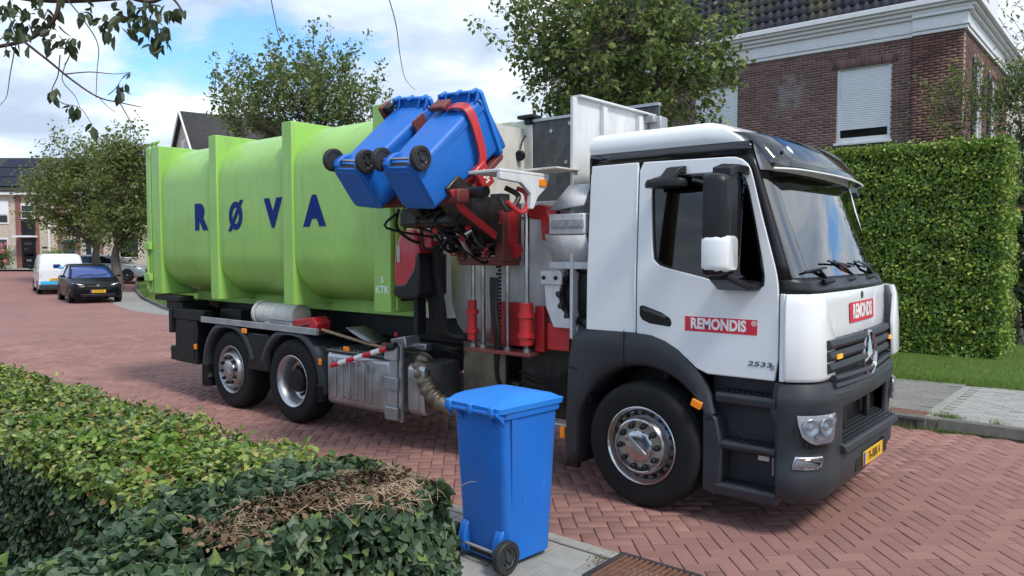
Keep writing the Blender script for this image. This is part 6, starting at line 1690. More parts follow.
tree('shoot_tree', 'loose tree with long upright shoots rising behind the green container', at(305, 335, d=dC), at(305, 190, d=dC),
     [lobe(300, 120, 70, 34, dC), lobe(240, 118, 30, 28, dC), lobe(352, 116, 34, 26, dC), lobe(268, 90, 22, 26, dC), lobe(328, 84, 26, 30, dC), lobe(300, 100, 30, 28, dC), lobe(226, 98, 14, 18, dC)], 340, 36, .14, 'tree_leaf', shoot=(.5, 1.5), upb=1.3, outb=.25, leaf_r=.085, tpl='quad', seed=8, trunk_r=.17, droop=.25,
     extra=[(pth(((268, 90), (274, 60), (282, 36)), dC), 90), (pth(((318, 80), (314, 48), (313, 22)), dC), 100), (pth(((240, 100), (243, 78), (241, 58)), dC), 70), (pth(((212, 115), (214, 95), (216, 76)), dC), 60), (pth(((365, 105), (372, 92), (376, 78)), dC), 60), (pth(((340, 80), (348, 60), (352, 50)), dC), 70), (pth(((384, 118), (388, 100), (390, 88)), dC), 40), (pth(((228, 95), (231, 78), (229, 68)), dC), 40), (pth(((296, 70), (300, 52), (299, 40)), dC), 50)])
dD = 14.8
tree('cherry_tree', 'broad dense cherry tree behind the truck cab in front of the brick house', at(640, 345, d=dD), at(640, 150, d=dD),
     [lobe(615, 55, 80, 55, dD), lobe(560, 62, 42, 36, dD, .4), lobe(672, 66, 54, 48, dD), lobe(545, 28, 34, 22, dD), lobe(600, 8, 80, 36, dD), lobe(640, 96, 62, 26, dD, -.2), lobe(690, 30, 38, 40, dD), lobe(580, 92, 34, 20, dD)], 560, 30, .125, 'tree_leaf', shoot=(.3, .8), upb=.15, outb=.7, leaf_r=.075, tpl='quad', seed=14, trunk_r=.13, droop=1.1,
     extra=[(pth(((575, 75), (545, 66), (520, 55), (498, 38), (474, 21)), dD), 130), (pth(((570, 50), (530, 30), (505, 10), (492, -6)), dD), 120), (pth(((590, 98), (565, 100), (548, 104)), dD), 70), (pth(((690, 90), (720, 80), (742, 60)), dD), 100), (pth(((690, 60), (725, 40), (738, 20)), dD), 120), (pth(((700, 60), (722, 70), (736, 78)), dD), 90), (pth(((560, 40), (535, 45), (512, 28)), dD), 60)])
dE = 15.2
tree('slender_tree', 'thin feathery small tree rising behind the tall hedge at the house corner', at(958, 345, d=dE), at(958, 160, d=dE),
     [lobe(958, 112, 20, 22, dE), lobe(975, 95, 14, 24, dE), lobe(948, 95, 12, 16, dE)], 46, 26, .10, 'olive_leaf', shoot=(.3, .8), upb=.5, outb=.6, leaf_r=.07, seed=5, trunk_r=.035, droop=.9)
tree('slender_tree', 'bushy small tree behind the end of the tall hedge', at(1018, 345, d=dE), at(1016, 170, d=dE),
     [lobe(1010, 105, 20, 30, dE), lobe(1034, 90, 24, 44, dE), lobe(1030, 150, 16, 30, dE)], 150, 30, .11, 'tree_leaf', shoot=(.3, .8), upb=.2, outb=.6, leaf_r=.09, seed=19, trunk_r=.05, droop=.9,
     extra=[(pth(((1034, 70), (1020, 30), (1004, 12)), dE), 40), (pth(((1034, 50), (1026, 14), (1012, 4)), dE), 40)])
# dark shrubs beyond the black car
def shrub(name, label, base, rx, ry, h, n, ls, m, cat='shrub', seed=1):
    t = thing(name, label, cat, tuple(base)); rg = np.random.default_rng(seed)
    st = MB()
    for i in range(7):
        a = 2 * PI * i / 7; st.tube([(0, 0, 0), (rx * .4 * math.cos(a), ry * .4 * math.sin(a), h * .5), (rx * .7 * math.cos(a), ry * .7 * math.sin(a), h * .85)], [.03, .02, .01], 5)
    st.build('stems', 'bark', t)['kind'] = 'stuff'
    d = unit(rg.normal(0, 1, (n, 3))); r_ = rg.random(n) ** .45 * (1 + .18 * np.sin(d[:, 0] * 7 + d[:, 2] * 9) + .12 * np.sin(d[:, 1] * 11))
    P = np.c_[d[:, 0] * rx * r_, d[:, 1] * ry * r_, h * .5 + d[:, 2] * h * .52 * r_]; P[:, 2] = np.maximum(P[:, 2], .03)
    V, F = leaf_mesh(QD, P, leaf_frames(unit(d + rg.normal(0, .6, (n, 3))), rg.normal(0, 1, (n, 3))), rg.uniform(ls * .6, ls * 1.3, n))
    nmesh('foliage', V, F, m, t, kind='stuff'); return t
b1 = at(139, 296, x=-29.5)
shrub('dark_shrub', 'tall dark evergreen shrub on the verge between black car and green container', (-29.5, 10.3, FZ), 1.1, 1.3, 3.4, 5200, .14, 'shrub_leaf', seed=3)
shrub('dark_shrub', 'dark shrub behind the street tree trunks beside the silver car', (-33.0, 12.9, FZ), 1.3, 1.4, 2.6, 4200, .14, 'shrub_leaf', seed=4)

# ---- overhanging branches from the garden tree
gt = thing('garden_tree', 'cherry tree whose leafy twigs hang into the sky over the garden hedge', 'tree', (-2.6, -6.0, SWZ))
GL = Vector(gt.location)
def GT(mb, name, m, kind=None):
    o = mb.build(name, m, gt, loc=-GL, smooth=60)
    if kind: o['kind'] = kind
    return o
GT(MB().tube(cat([(-2.6, -6.0, SWZ), (-2.55, -6.02, 1.5), (-2.4, -5.9, 3.0), (-2.2, -5.75, 4.2)], 6), [.14 - .0035 * i for i in range(19)], 10), 'trunk', 'bark')
def pth(pts, d): return [at(x, y, d=dd) for (x, y), dd in zip(pts, d if isinstance(d, (list, tuple)) else [d] * len(pts))]
br = []
br.append(([Vector((-2.35, -5.85, 3.2))] + pth([(-120, -30), (30, -2), (130, -3)], [4.0, 3.6, 3.5]), .028, .012))
br.append((pth([(60, -3), (55, 18), (38, 34), (20, 42), (-20, 50)], 3.5), .012, .008))
br.append((pth([(22, 40), (50, 62), (72, 80), (98, 97), (122, 103), (141, 107)], 3.45), .006, .002))
br.append((pth([(120, 103), (135, 130), (150, 160)], 3.4), .0025, .001))
br.append((pth([(66, -2), (85, 22), (98, 45), (97, 72), (96, 98)], 3.5), .003, .0015))
br.append((pth([(66, 74), (90, 72), (115, 74), (132, 72)], 3.4), .003, .001))
br.append((pth([(15, 48), (10, 75), (6, 98), (-5, 108)], 3.4), .003, .001))
br.append((pth([(60, 55), (58, 75), (52, 92), (62, 103), (80, 108), (92, 125)], 3.5), .003, .0012))
br.append((pth([(72, 50), (62, 78), (75, 96), (80, 108)], 3.5), .0025, .001))
br.append((pth([(98, 96), (105, 104), (115, 112)], 3.45), .002, .001))
br.append((pth([(108, 95), (116, 88), (122, 78)], 3.45), .0025, .001))
br.append((pth([(125, -4), (150, 2), (170, -3), (183, 12)], 3.4), .010, .004))
br.append((pth([(265, -30), (274, 14), (279, 36), (285, 41)], 3.6), .003, .001))
br.append((pth([(380, -30), (395, 20), (400, 55), (405, 78), (415, 90)], 3.8), .003, .001))
br.append(([Vector((-2.2, -5.75, 4.2))] + pth([(60, -160), (265, -32)], [4.2, 3.6]), .03, .004))
br.append(([Vector((-2.2, -5.75, 4.2))] + pth([(200, -170), (380, -32)], [4.4, 3.8]), .03, .004))
for path, r0, r1 in br:
    sm_ = cat(path, 6); k = len(sm_)
    GT(MB().tube(sm_, [r0 + (r1 - r0) * i / (k - 1) for i in range(k)], 6), 'twig', 'twig_bark')
rgl = random.Random(3)
cl = [((25, 25), 16, 16), ((8, 45), 12, 9), ((50, 35), 16, 10), ((70, 45), 14, 12), ((40, 10), 26, 14), ((120, 15), 16, 12), ((150, 22), 14, 20), ((160, 40), 10, 14), ((172, 12), 7, 7), ((105, 25), 12, 8), ((90, 12), 12, 8), ((122, 88), 6, 9), ((75, 108), 8, 5), ((55, 90), 4, 5), ((92, 124), 3, 2), ((130, 73), 2, 2), ((5, 10), 14, 14), ((140, 3), 26, 12), ((-20, 40), 20, 14), ((180, 10), 4, 4), ((165, 28), 6, 8)]
Pl, Nl, Tl, Sl = [], [], [], []
for (cx_, cy_), sp_, k in cl:
    for _ in range(int(k * 1.45)):
        Pl.append(tuple(at(cx_ + rgl.gauss(0, sp_ * .55), cy_ + rgl.gauss(0, sp_ * .4), d=3.45 + rgl.gauss(0, .08))))
        Nl.append((rgl.gauss(0, .7), rgl.gauss(0, .7) - .3, rgl.gauss(.3, .5))); Tl.append((rgl.gauss(0, .4), rgl.gauss(0, .4), -.9)); Sl.append(rgl.uniform(.04, .078))
Pl = np.array(Pl); Ml = leaf_frames(np.array(Nl), np.array(Tl)); Sl = np.array(Sl)
bpy.context.view_layer.update()
tplc = leaf_tpl('oval')
single_leaves((tplc[0] * np.array([.78, 1, 1]), tplc[1]), Pl, Ml, Sl, list(range(len(Pl)))[:300], 'cherry_leaf', gt)

shrub('clipped_shrub', 'yellow green clipped shrub in front of the far houses behind the van', tuple(at(57, 268, d=50.0)), 1.1, .8, 1.3, 1500, .12, 'fresh_leaf', seed=12)
# dark hedge mass behind the end of the beech hedge
shrub('dark_shrub', 'dark shrub in the shade behind the end of the tall hedge', (at(1030, 250, y=11.9).x, 11.9, FZ), .75, .8, 4.3, 6000, .11, 'hedge_leaf_dark', seed=6)
# pink hydrangea by the far houses
fl = shrub('hydrangea', 'pink flowering hydrangea bush in front of the cream houses', tuple(at(2, 269, d=52.0)), .9, .7, 1.6, 1500, .13, 'tree_leaf', seed=9)
mat('pink_petal', (0.62, 0.17, 0.26), .6, var=.25, vscale=5)
for k in range(16):
    q = random.Random(k); a = q.uniform(0, 2 * PI); zz = q.uniform(.5, 1.7)
    fh = MB()
    for i in range(14):
        d = Vector((q.gauss(0, 1), q.gauss(0, 1), q.gauss(0, 1))).normalized() * .13
        fh.box(d, (.07, .07, .03), d.to_track_quat('Z', 'Y').to_matrix())
    fh.build('flower_head', 'pink_petal', fl, loc=tuple(-FW * .75 + RT * q.uniform(-.8, .95) + Vector((0, 0, zz))))['kind'] = 'stuff'
# far-off wood that closes the horizon beyond the houses
rgw = np.random.default_rng(77); nW = 9000
angW = rgw.uniform(R(40), R(215), nW); rdW = rgw.uniform(95, 125, nW)
hW = 5.2 + 1.6 * np.sin(angW * 23) + 1.0 * np.sin(angW * 57 + 1)
PW = np.c_[np.cos(angW) * rdW, np.sin(angW) * rdW, .3 + rgw.random(nW) ** .8 * hW]
VW, FWd = leaf_mesh(leaf_tpl('quad'), PW, leaf_frames(rgw.normal(0, 1, (nW, 3)) + [0, 0, .4], rgw.normal(0, 1, (nW, 3))), rgw.uniform(.9, 1.9, nW))
tag(nmesh('distant_wood', VW, FWd, 'shrub_leaf'), 'far-off dark green belt of trees along the horizon beyond the houses', 'trees', kind='stuff')
# ================================================================== BRICK HOUSE
mat('house_brick', (0.225, 0.125, 0.112), .85, var=.12, vscale=2, bump=.4, bscale=80, island=.28, dirt=.3, dirt_col=(.08, .045, .04), dscale=3, spec=.2)
mat('mortar', (0.46, 0.43, 0.40), .95, var=.15, vscale=20, spec=.1)
mat('white_paint', (0.78, 0.79, 0.80), .45, var=.04, dirt=.2, dirt_col=(.5, .5, .48), dscale=2)
mat('shutter_white', (0.80, 0.82, 0.84), .5, var=.03)
mat('roof_tile', (0.035, 0.038, 0.050), .6, spec=.3, var=.2, vscale=9, island=.25, dirt=.55, dirt_col=(.16, .13, .03), dscale=1.4)
mat('zinc', (0.25, 0.26, 0.27), .5, metal=.6, var=.1)
bh = thing('brick_house', 'dark brick house with white cornice and tiled roof behind the tall hedge', 'house', (-7, 13, 0))
BL_ = Vector(bh.location)
def H(mb, name, m, parent=None, **kw):
    if parent is None: return mb.build(name, m, bh, loc=-BL_, **kw)
    return mb.build(name, m, parent, **kw)
WX1, WY = -.36, 13.0
WX0 = at(557, 100, y=WY).x
CZ = 6.80
def win_rect(px0, px1, py_t, py_b, plane):
    a = at(px0, py_t, **plane); b = at(px1, py_b, **plane); return a, b
w1a = at(837, 70.5, y=WY); w1b = at(890, 137, y=WY)
w2a = at(690, 92, y=WY); w2b = at(738, 150, y=WY)
wz1, wz0 = w1a.z, w1b.z - .05
OPEN = [(w1a.x, w1b.x, wz0, wz1), (w1a.x - (w1b.x - w1a.x) - 1.75, w1a.x - 1.75 - .0, wz0, wz1)]
# fit the second opening from its own right edge
x2 = at(738, 90, y=WY).x; OPEN[1] = (x2 - (w1b.x - w1a.x), x2, wz0, wz1)
# backing wall with window holes: strips
def holes_wall(x0, x1, z0, z1, op):
    """rectangles covering a wall minus openings (same sill and head heights)"""
    out = []; o_ = sorted(op)
    zl, zh = o_[0][2], o_[0][3]
    out.append((x0, x1, z0, zl)); out.append((x0, x1, zh, z1)); c_ = x0
    for a, b, _, _ in o_:
        out.append((c_, a, zl, zh)); c_ = b
    out.append((c_, x1, zl, zh)); return out
wl = MB()
for a, b, c_, d in holes_wall(WX0, WX1, 0, CZ, OPEN): wl.bb(a, b, WY - .008, WY + .30, c_, d)
H(wl, 'wall', 'mortar', smooth=0)
RW = [(14.35, 15.15, wz0 - .1, wz1 + .05), (16.4, 17.2, wz0 - .1, wz1 + .05)]
wr = MB()
for a, b, c_, d in holes_wall(WY + .3, 24, 0, CZ, RW): wr.bb(WX1 - .30, WX1 + .008, a, b, c_, d)
wr.bb(WX1 - .30, WX1 + .008, WY - .0075, WY + .3, 0, CZ)
H(wr, 'wall', 'mortar', smooth=0)
# bricks, course by course (too small to pick apart, one part)
BVv, BFf = [], []
def put(c_, d):
    x, y, z = d[0] / 2, d[1] / 2, d[2] / 2
    BFf.append(np.array([(0, 3, 2, 1), (4, 5, 6, 7), (0, 1, 5, 4), (1, 2, 6, 5), (2, 3, 7, 6), (3, 0, 4, 7)]) + 8 * len(BVv))
    BVv.append(np.array([(-x, -y, -z), (x, -y, -z), (x, y, -z), (-x, y, -z), (-x, -y, z), (x, -y, z), (x, y, z), (-x, y, z)]) + np.array(c_))
course, bl_, jt = .0625, .21, .011
SOLD = .21
k = 0; z = 3.4
while z < CZ:
    off = 0 if k % 2 == 0 else .1105
    x = WX1 - .012
    x_r = WX1
    xx = WX1 - off
    i = 0
    while xx > WX0:
        L_ = bl_ if not (i == 0 and off) else .10
        xa, xb = xx - L_, xx
        if i == 0 and off: xa, xb = WX1 - .10, WX1
        pieces = [(xa, xb)]
        for a, b, c_, d in OPEN:
            np_ = []
            for (u_, v_) in pieces:
                if z + course > c_ and z < d + SOLD and v_ > a - .0 and u_ < b + .0:
                    if u_ < a - .02: np_.append((u_, a))
                    if v_ > b + .02: np_.append((b, v_))
                else: np_.append((u_, v_))
            pieces = np_
        PX = WX1 - 1.0
        pieces = [q_ for u_, v_ in pieces for q_ in (((u_, PX), (PX, v_)) if u_ < PX < v_ else ((u_, v_),))]
        for u_, v_ in pieces:
            pier = u_ >= PX - 1e-6
            if v_ - u_ > .03:
                q = rng.uniform(-.002, .002) - (.06 if pier else 0)
                put(((u_ + v_) / 2, WY + .03 + q - (.0 if not pier else -.0), z + course / 2), (v_ - u_, .09 + (.08 if pier else 0), course - jt))
        xx = xa - jt; i += 1
    # right-hand wall
    yy = WY + .02 + (0.1105 if k % 2 else 0)
    while yy < 19:
        ok = True
        for a, b, c_, d in RW:
            if z + course > c_ and z < d + SOLD and yy + bl_ > a and yy < b: ok = False
        if ok: put((WX1 - .03 + rng.uniform(-.002, .002), yy + bl_ / 2, z + course / 2), (.09, bl_, course - jt))
        yy += bl_ + jt
    z += course; k += 1
for a, b, c_, d in OPEN:                       # soldier course over each window
    x = a - .10
    while x < b + .1:
        put((x + .026, WY + .025, d + SOLD / 2), (.052, .09, SOLD - .01)); x += .0635
for a, b, c_, d in RW:
    y = a
    while y < b: put((WX1 - .03, y + .026, d + SOLD / 2), (.09, .052, SOLD - .01)); y += .0635
o = nmesh('brickwork', np.concatenate(BVv) - np.array(BL_), np.concatenate(BFf), 'house_brick', bh, kind='stuff')
# pale bloom on the bricks
bm_m = MATS['house_brick']; nt = bm_m.node_tree; b_ = nt.nodes['Principled BSDF']; src = b_.inputs['Base Color'].links[0].from_socket
st0 = at(790, 95, y=WY) - BL_
tcn = _node(nt, 'ShaderNodeTexCoord'); vm = _node(nt, 'ShaderNodeMapping'); vm.inputs['Location'].default_value = (-st0.x, -st0.y, -st0.z)
nt.links.new(tcn.outputs['Object'], vm.inputs[0])
sc_ = _node(nt, 'ShaderNodeVectorMath', operation='MULTIPLY'); sc_.inputs[1].default_value = (1.5, .6, 1.25); nt.links.new(vm.outputs[0], sc_.inputs[0])
ln = _node(nt, 'ShaderNodeVectorMath', operation='LENGTH'); nt.links.new(sc_.outputs[0], ln.inputs[0])
nz2 = _node(nt, 'ShaderNodeTexNoise'); nz2.inputs['Scale'].default_value = 4; nz2.inputs['Detail'].default_value = 8; nt.links.new(tcn.outputs['Object'], nz2.inputs['Vector'])
ad = _node(nt, 'ShaderNodeMath', operation='MULTIPLY_ADD'); ad.inputs[1].default_value = 2.6; nt.links.new(nz2.outputs['Fac'], ad.inputs[0]); nt.links.new(ln.outputs['Value'], ad.inputs[2])
mr_ = _node(nt, 'ShaderNodeMapRange'); mr_.inputs[1].default_value = 1.35; mr_.inputs[2].default_value = 2.0; mr_.inputs[3].default_value = .6; mr_.inputs[4].default_value = 0
nt.links.new(ad.outputs[0], mr_.inputs[0])
mx = _node(nt, 'ShaderNodeMix', data_type='RGBA'); nt.links.new(mr_.outputs[0], mx.inputs[0]); nt.links.new(src, mx.inputs[6]); mx.inputs[7].default_value = (.38, .36, .35, 1); nt.links.new(mx.outputs[2], b_.inputs['Base Color'])
# roller shutters
for a, b, c_, d in OPEN:
    wo = H(MB().ring([(a, c_), (b, c_), (b, d), (a, d)], [(a + .07, c_ + .12), (b - .07, c_ + .12), (b - .07, d - .02), (a + .07, d - .02)], 'y', WY + .03, WY + .12), 'window', 'white_paint', bevel=.005)
    MB().bb(a + .07, b - .07, WY + .11, WY + .12, c_ + .12, d - .02).build('pane', 'black_gloss', wo)
    nn = int((d - c_ - .34) / .052)
    for i in range(nn):
        zc = d - .03 - (i + .5) * .052
        MB().prism([(WY + .068, zc - .0255), (WY + .061, zc - .012), (WY + .06, zc + .005), (WY + .063, zc + .0255)], 'x', a + .05, b - .05).build('shutter_slat', 'shutter_white', wo, smooth=0)
    MB().bb(a - .04, b + .04, WY - .06, WY + .05, c_ - .06, c_ - .002).build('sill', 'white_paint', wo, bevel=.006)
for a, b, c_, d in RW:
    wo = H(MB().ring([(a, c_), (b, c_), (b, d), (a, d)], [(a + .07, c_ + .07), (b - .07, c_ + .07), (b - .07, d - .07), (a + .07, d - .07)], 'x', WX1 - .10, WX1 - .03), 'window', 'white_paint', bevel=.005)
    MB().bb(WX1 - .09, WX1 - .08, a + .07, b - .07, c_ + .07, d - .07).build('pane', 'house_glass', wo)
    MB().bb(WX1 - .075, WX1 - .05, a + .07, b - .07, (c_ + d) / 2 - .02, (c_ + d) / 2 + .02).build('glazing_bar', 'white_paint', wo)
    for y0 in (a - .42,):
        so = MB().bb(WX1 + .0, WX1 + .045, y0, y0 + .40, c_, d).build('side_shutter', 'black_trim', wo, bevel=.004)
        for i in range(22): MB().box((WX1 + .05, y0 + .2, c_ + .12 + i * (d - c_ - .24) / 21), (.02, .30, .05), (0, .5, 0)).build('louvre', 'chassis', so)
    MB().bb(WX1 - .10, WX1 + .04, a - .04, b + .04, c_ - .07, c_ - .002).build('sill', 'white_paint', wo, bevel=.005)
# white cornice in steps, round both faces; mitred at the corner
def corn(z0, z1, out, name='cornice_step'):
    m = MB(); x1, y0 = WX1 + out, WY - out
    m.bb(WX0 - out, x1, y0, WY + .30, z0, z1); m.bb(WX1 - .3, x1, WY + .3, 24, z0, z1)
    return H(m, name, 'white_paint', bevel=.012)
for z0, z1, o_ in ((CZ - .005, CZ + .08, .07), (CZ + .08, CZ + .13, .10), (CZ + .13, CZ + .36, .085), (CZ + .36, CZ + .44, .16), (CZ + .44, CZ + .52, .24), (CZ + .52, CZ + .66, .33)):
    corn(z0, z1, o_)
# pier capital: the cornice breaks forward over the corner pier
for z0, z1, o_ in ((CZ - .002, CZ + .08, .145), (CZ + .08, CZ + .13, .18), (CZ + .13, CZ + .36, .165), (CZ + .36, CZ + .44, .24)):
    H(MB().bb(WX1 - 1.0, WX1 + o_ - .06, WY - o_, WY - .02, z0, z1 - .003), 'cornice_pier', 'white_paint', bevel=.01)
H(MB().bb(WX0 - .3, WX1 + .36, WY - .40, WY - .34, CZ + .58, CZ + .70), 'gutter', 'white_paint', bevel=.01)
# tiled roof: steep slope, rows of curved tiles
RZ = CZ + .68; RS_ = R(62); Y0 = WY - .30
sl_dir = Vector((0, math.cos(RS_), math.sin(RS_))); sl_n = Vector((0, -math.sin(RS_), math.cos(RS_)))
ex_ = 1.64
H(MB().add([(WX0 - .3, Y0 + .03, RZ), (WX1 + .3, Y0 + .03, RZ), (WX1 + .3 - ex_, Y0 + .03 + 3.5 * sl_dir.y, RZ + 3.5 * sl_dir.z), (WX0 - .3 + ex_, Y0 + .03 + 3.5 * sl_dir.y, RZ + 3.5 * sl_dir.z)], [(0, 1, 2, 3)]).add([(WX1 + .27, Y0, RZ), (WX1 + .27, 24, RZ), (WX1 + .3 - ex_, 22.4, RZ + 3.09), (WX1 + .3 - ex_, Y0 + ex_, RZ + 3.09)], [(0, 1, 2, 3)]).add([(WX0 - .3, Y0, RZ), (WX0 - .3, 24, RZ), (WX0 - .3 + ex_, 22.4, RZ + 3.09), (WX0 - .3 + ex_, Y0 + ex_, RZ + 3.09)], [(0, 3, 2, 1)]).add([(WX1 + .3 - ex_, Y0 + ex_, RZ + 3.08), (WX1 + .3 - ex_, 22.4, RZ + 3.08), (WX0 - .3 + ex_, 22.4, RZ + 3.08), (WX0 - .3 + ex_, Y0 + ex_, RZ + 3.08)], [(0, 1, 2, 3)]), 'roof', 'roof_tile', smooth=0)
H(MB().bb(WX0, WX0 + .3, WY + .3, 24, 0, CZ), 'wall', 'house_brick', smooth=0)
TV, TF = [], []
tw_, tl = .205, .29
prof = [(0, .012), (.03, .034), (.065, .040), (.10, .028), (.135, .008), (.17, .0), (.205, .012)]
for r_ in range(9):
    s0 = r_ * tl
    lim = WX1 + .28 - s0 * .48
    x = max(-12.0, WX0 - .25 + s0 * .48)
    while x + tw_ < lim:
        jx = rng.gauss(0, .004); jn = rng.uniform(0, .006)
        base = []
        for (t_, lift) in ((s0 - .03, .030), (s0 + tl - .01, .004)):
            for (u_, h_) in prof:
                p = Vector((x + u_ + jx, Y0, RZ)) + sl_dir * t_ + sl_n * (h_ + lift + jn); base.append(tuple(p))
        for (u_, h_) in prof:
            p = Vector((x + u_ + jx, Y0, RZ)) + sl_dir * (s0 - .03) + sl_n * (h_ + .030 - .022); base.append(tuple(p))
        n_ = len(prof); o0 = 3 * n_ * len(TV)
        TF.append(np.array([(i, i + 1, n_ + i + 1, n_ + i) for i in range(n_ - 1)] + [(2 * n_ + i, 2 * n_ + i + 1, i + 1, i) for i in range(n_ - 1)]) + o0); TV.append(np.array(base))
        x += tw_
nmesh('roof_tiles', np.concatenate(TV) - np.array(BL_), np.concatenate(TF), 'roof_tile', bh, kind='stuff')
# white dormer above the side face
dm_ = H(MB().bb(WX1 - .6, WX1 + .12, 15.2, 16.6, RZ, RZ + 1.3), 'dormer', 'white_paint', bevel=.01)
MB().bb(WX1 - .7, WX1 + .30, 15.0, 16.8, RZ + 1.3, RZ + 1.45).build('dormer_cornice', 'white_paint', dm_, bevel=.01)
# ================================================================== FAR HOUSES
mat('cream_brick', (0.52, 0.445, 0.36), .85, var=.12, vscale=5, dirt=.3, dirt_col=(.34, .28, .21), dscale=1.5)
mat('red_strip', (0.24, 0.10, 0.08), .85, var=.2, vscale=10)
mat('far_roof', (0.06, 0.057, 0.056), .85, spec=.15, var=.25, vscale=8)
mat('solar', (0.010, 0.014, 0.032), .5, var=.1, spec=.15)
mat('blue_frame', (0.03, 0.16, 0.25), .5)
DH = 54.0
o0 = at(0, 269.3, d=DH); ux = RT.copy(); uy = Vector((FW.x, FW.y, 0)).normalized()
rw_ = thing('row_house', 'cream terraced house with black front door and solar panels on the roof', 'house', tuple(o0))
rw2 = thing('row_house', 'cream terraced house behind the street trees with blue window frame', 'house', tuple(o0 + ux * (57 * DH / 770)))
MH = Matrix(((ux.x, uy.x, 0, 0), (ux.y, uy.y, 0, 0), (0, 0, 1, 0), (0, 0, 0, 1)))
S_ = DH / 770.0
def HB_(x0, x1, y0, y1, d0, d1, name, m, parent, base=0, bevel=0.0):
    """box by photo columns and rows (x0..x1, y top..y bottom) on the facade, d0..d1 metres in front of/behind it"""
    return MB().bb((x0 - base) * S_, (x1 - base) * S_, d0, d1, (269.3 - y1) * S_, (269.3 - y0) * S_).xf(MH).build(name, m, parent, bevel=bevel)
HB_(-60, 57, 193, 272, 0, 8, 'wall', 'cream_brick', rw_)
for x0, x1 in ((17.5, 22.8), (37.2, 40.5), (-24, -20)): HB_(x0, x1, 196, 272, -.06, .02, 'brick_strip', 'red_strip', rw_)
HB_(-60, 57, 190.5, 195.5, -.35, .05, 'gutter', 'white_paint', rw_, bevel=.02)
w = HB_(-14, 10.5, 201, 224, -.05, .03, 'window', 'white_paint', rw_); HB_(-13, 9.5, 215.5, 222.5, -.065, -.051, 'pane', 'house_glass', w); HB_(-13, 9.5, 202.5, 214.5, -.075, -.052, 'blind', 'shutter_white', w)
w = HB_(-14, 9, 238, 263.5, -.05, .03, 'window', 'white_paint', rw_); HB_(-13, 8.3, 239.5, 262, -.065, -.051, 'pane', 'black_gloss', w); HB_(-2, -1, 239.5, 262, -.08, -.066, 'glazing_bar', 'white_paint', w)
w = HB_(23, 37, 203.5, 219, -.05, .03, 'window', 'white_paint', rw_); HB_(23.8, 36.2, 206, 218, -.065, -.051, 'pane', 'house_glass', w); HB_(23.8, 36.2, 211.5, 212.3, -.08, -.066, 'glazing_bar', 'white_paint', w)
HB_(23, 37, 219.3, 235.5, -.05, .03, 'panel', 'chassis', rw_)
for i in range(3): HB_(23, 37, 222.5 + i * 4, 223 + i * 4, -.07, -.051, 'panel_joint', 'black_trim', rw_)
HB_(21, 39.5, 235.8, 237.5, -.9, .02, 'canopy', 'white_paint', rw_)
d_ = HB_(23, 37.2, 237.8, 269, -.05, .03, 'door', 'black_trim', rw_)
for i in range(4): HB_(25.6, 34.6, 242.5 + i * 5.6, 245.0 + i * 5.6, -.065, -.051, 'pane', 'house_glass', d_)
HB_(27.5, 33, 259.5, 261.3, -.07, -.052, 'letter_slot', 'brushed', d_)
HB_(50, 51.3, 196, 270, -.12, -.02, 'drainpipe', 'white_paint', rw_)
HB_(43, 48, 246.8, 248.2, -.03, .01, 'number_sign', 'chassis', rw_)
def roof_on(par, x0, x1, base=0):
    X0, X1 = (x0 - base) * S_, (x1 - base) * S_; z0 = (269.3 - 191) * S_
    MB().add([(X0, -.45, z0), (X1, -.45, z0), (X1, 4, z0 + 2.75), (X0, 4, z0 + 2.75), (X1, 8.4, z0), (X0, 8.4, z0)], [(0, 1, 2, 3), (3, 2, 4, 5)]).xf(MH).build('roof', 'far_roof', par, solid=.12)
roof_on(rw_, -60, 57)
sl_a = math.atan2(2.75, 4.45)
for r_ in range(3):
    for c_ in range(5):
        t0 = .35 + r_ * 1.50; x0 = -1.15 + c_ * .62 + (0.0)
        m = MB().box((0, 0, 0), (.60 if r_ else .60, 1.42, .05), (sl_a, 0, 0)); z0 = (269.3 - 191) * S_
        if x0 > 1.35 - (0.35 if r_ == 2 else 0): continue
        yy = -.45 + (t0 + .71) * math.cos(sl_a); zz = z0 + (t0 + .71) * math.sin(sl_a) + .10
        m.v = [(v[0] + x0, v[1] + yy, v[2] + zz) for v in m.v]; m.xf(MH).build('solar_panel', 'solar', rw_, bevel=.01)
for i in range(5):
    pass
fp_ = MB().lathe([(.10, 0), (.10, .5), (.16, .52), (.16, .62), (0, .66)], (29 * S_, 2.5, (269.3 - 176) * S_), (0, 0, 1), 12).xf(MH).build('flue', 'alu_rail', rw_)
B2 = 57
HB_(57.2, 250, 193, 272, 0, 8, 'wall', 'cream_brick', rw2, base=B2)
HB_(57.2, 250, 190.5, 195.5, -.35, .05, 'gutter', 'white_paint', rw2, base=B2); roof_on(rw2, 57.2, 250, base=B2)
for x0, x1 in ((59, 63.5), (77, 81), (101, 104)): HB_(x0, x1, 196, 272, -.06, .02, 'brick_strip', 'red_strip', rw2, base=B2)
w = HB_(63.5, 77, 240, 258, -.05, .03, 'window', 'blue_frame', rw2, base=B2); HB_(65, 75.5, 242, 256.5, -.065, -.051, 'pane', 'house_glass', w, base=B2)
w = HB_(86, 101, 234, 256, -.05, .03, 'window', 'white_paint', rw2, base=B2); HB_(87, 92.5, 235.5, 255, -.065, -.051, 'pane', 'black_gloss', w, base=B2); HB_(94, 100, 235.5, 255, -.065, -.051, 'pane', 'black_gloss', w, base=B2)
w = HB_(120, 140, 236, 258, -.05, .03, 'window', 'white_paint', rw2, base=B2); HB_(121, 139, 237.5, 257, -.065, -.051, 'pane', 'house_glass', w, base=B2)
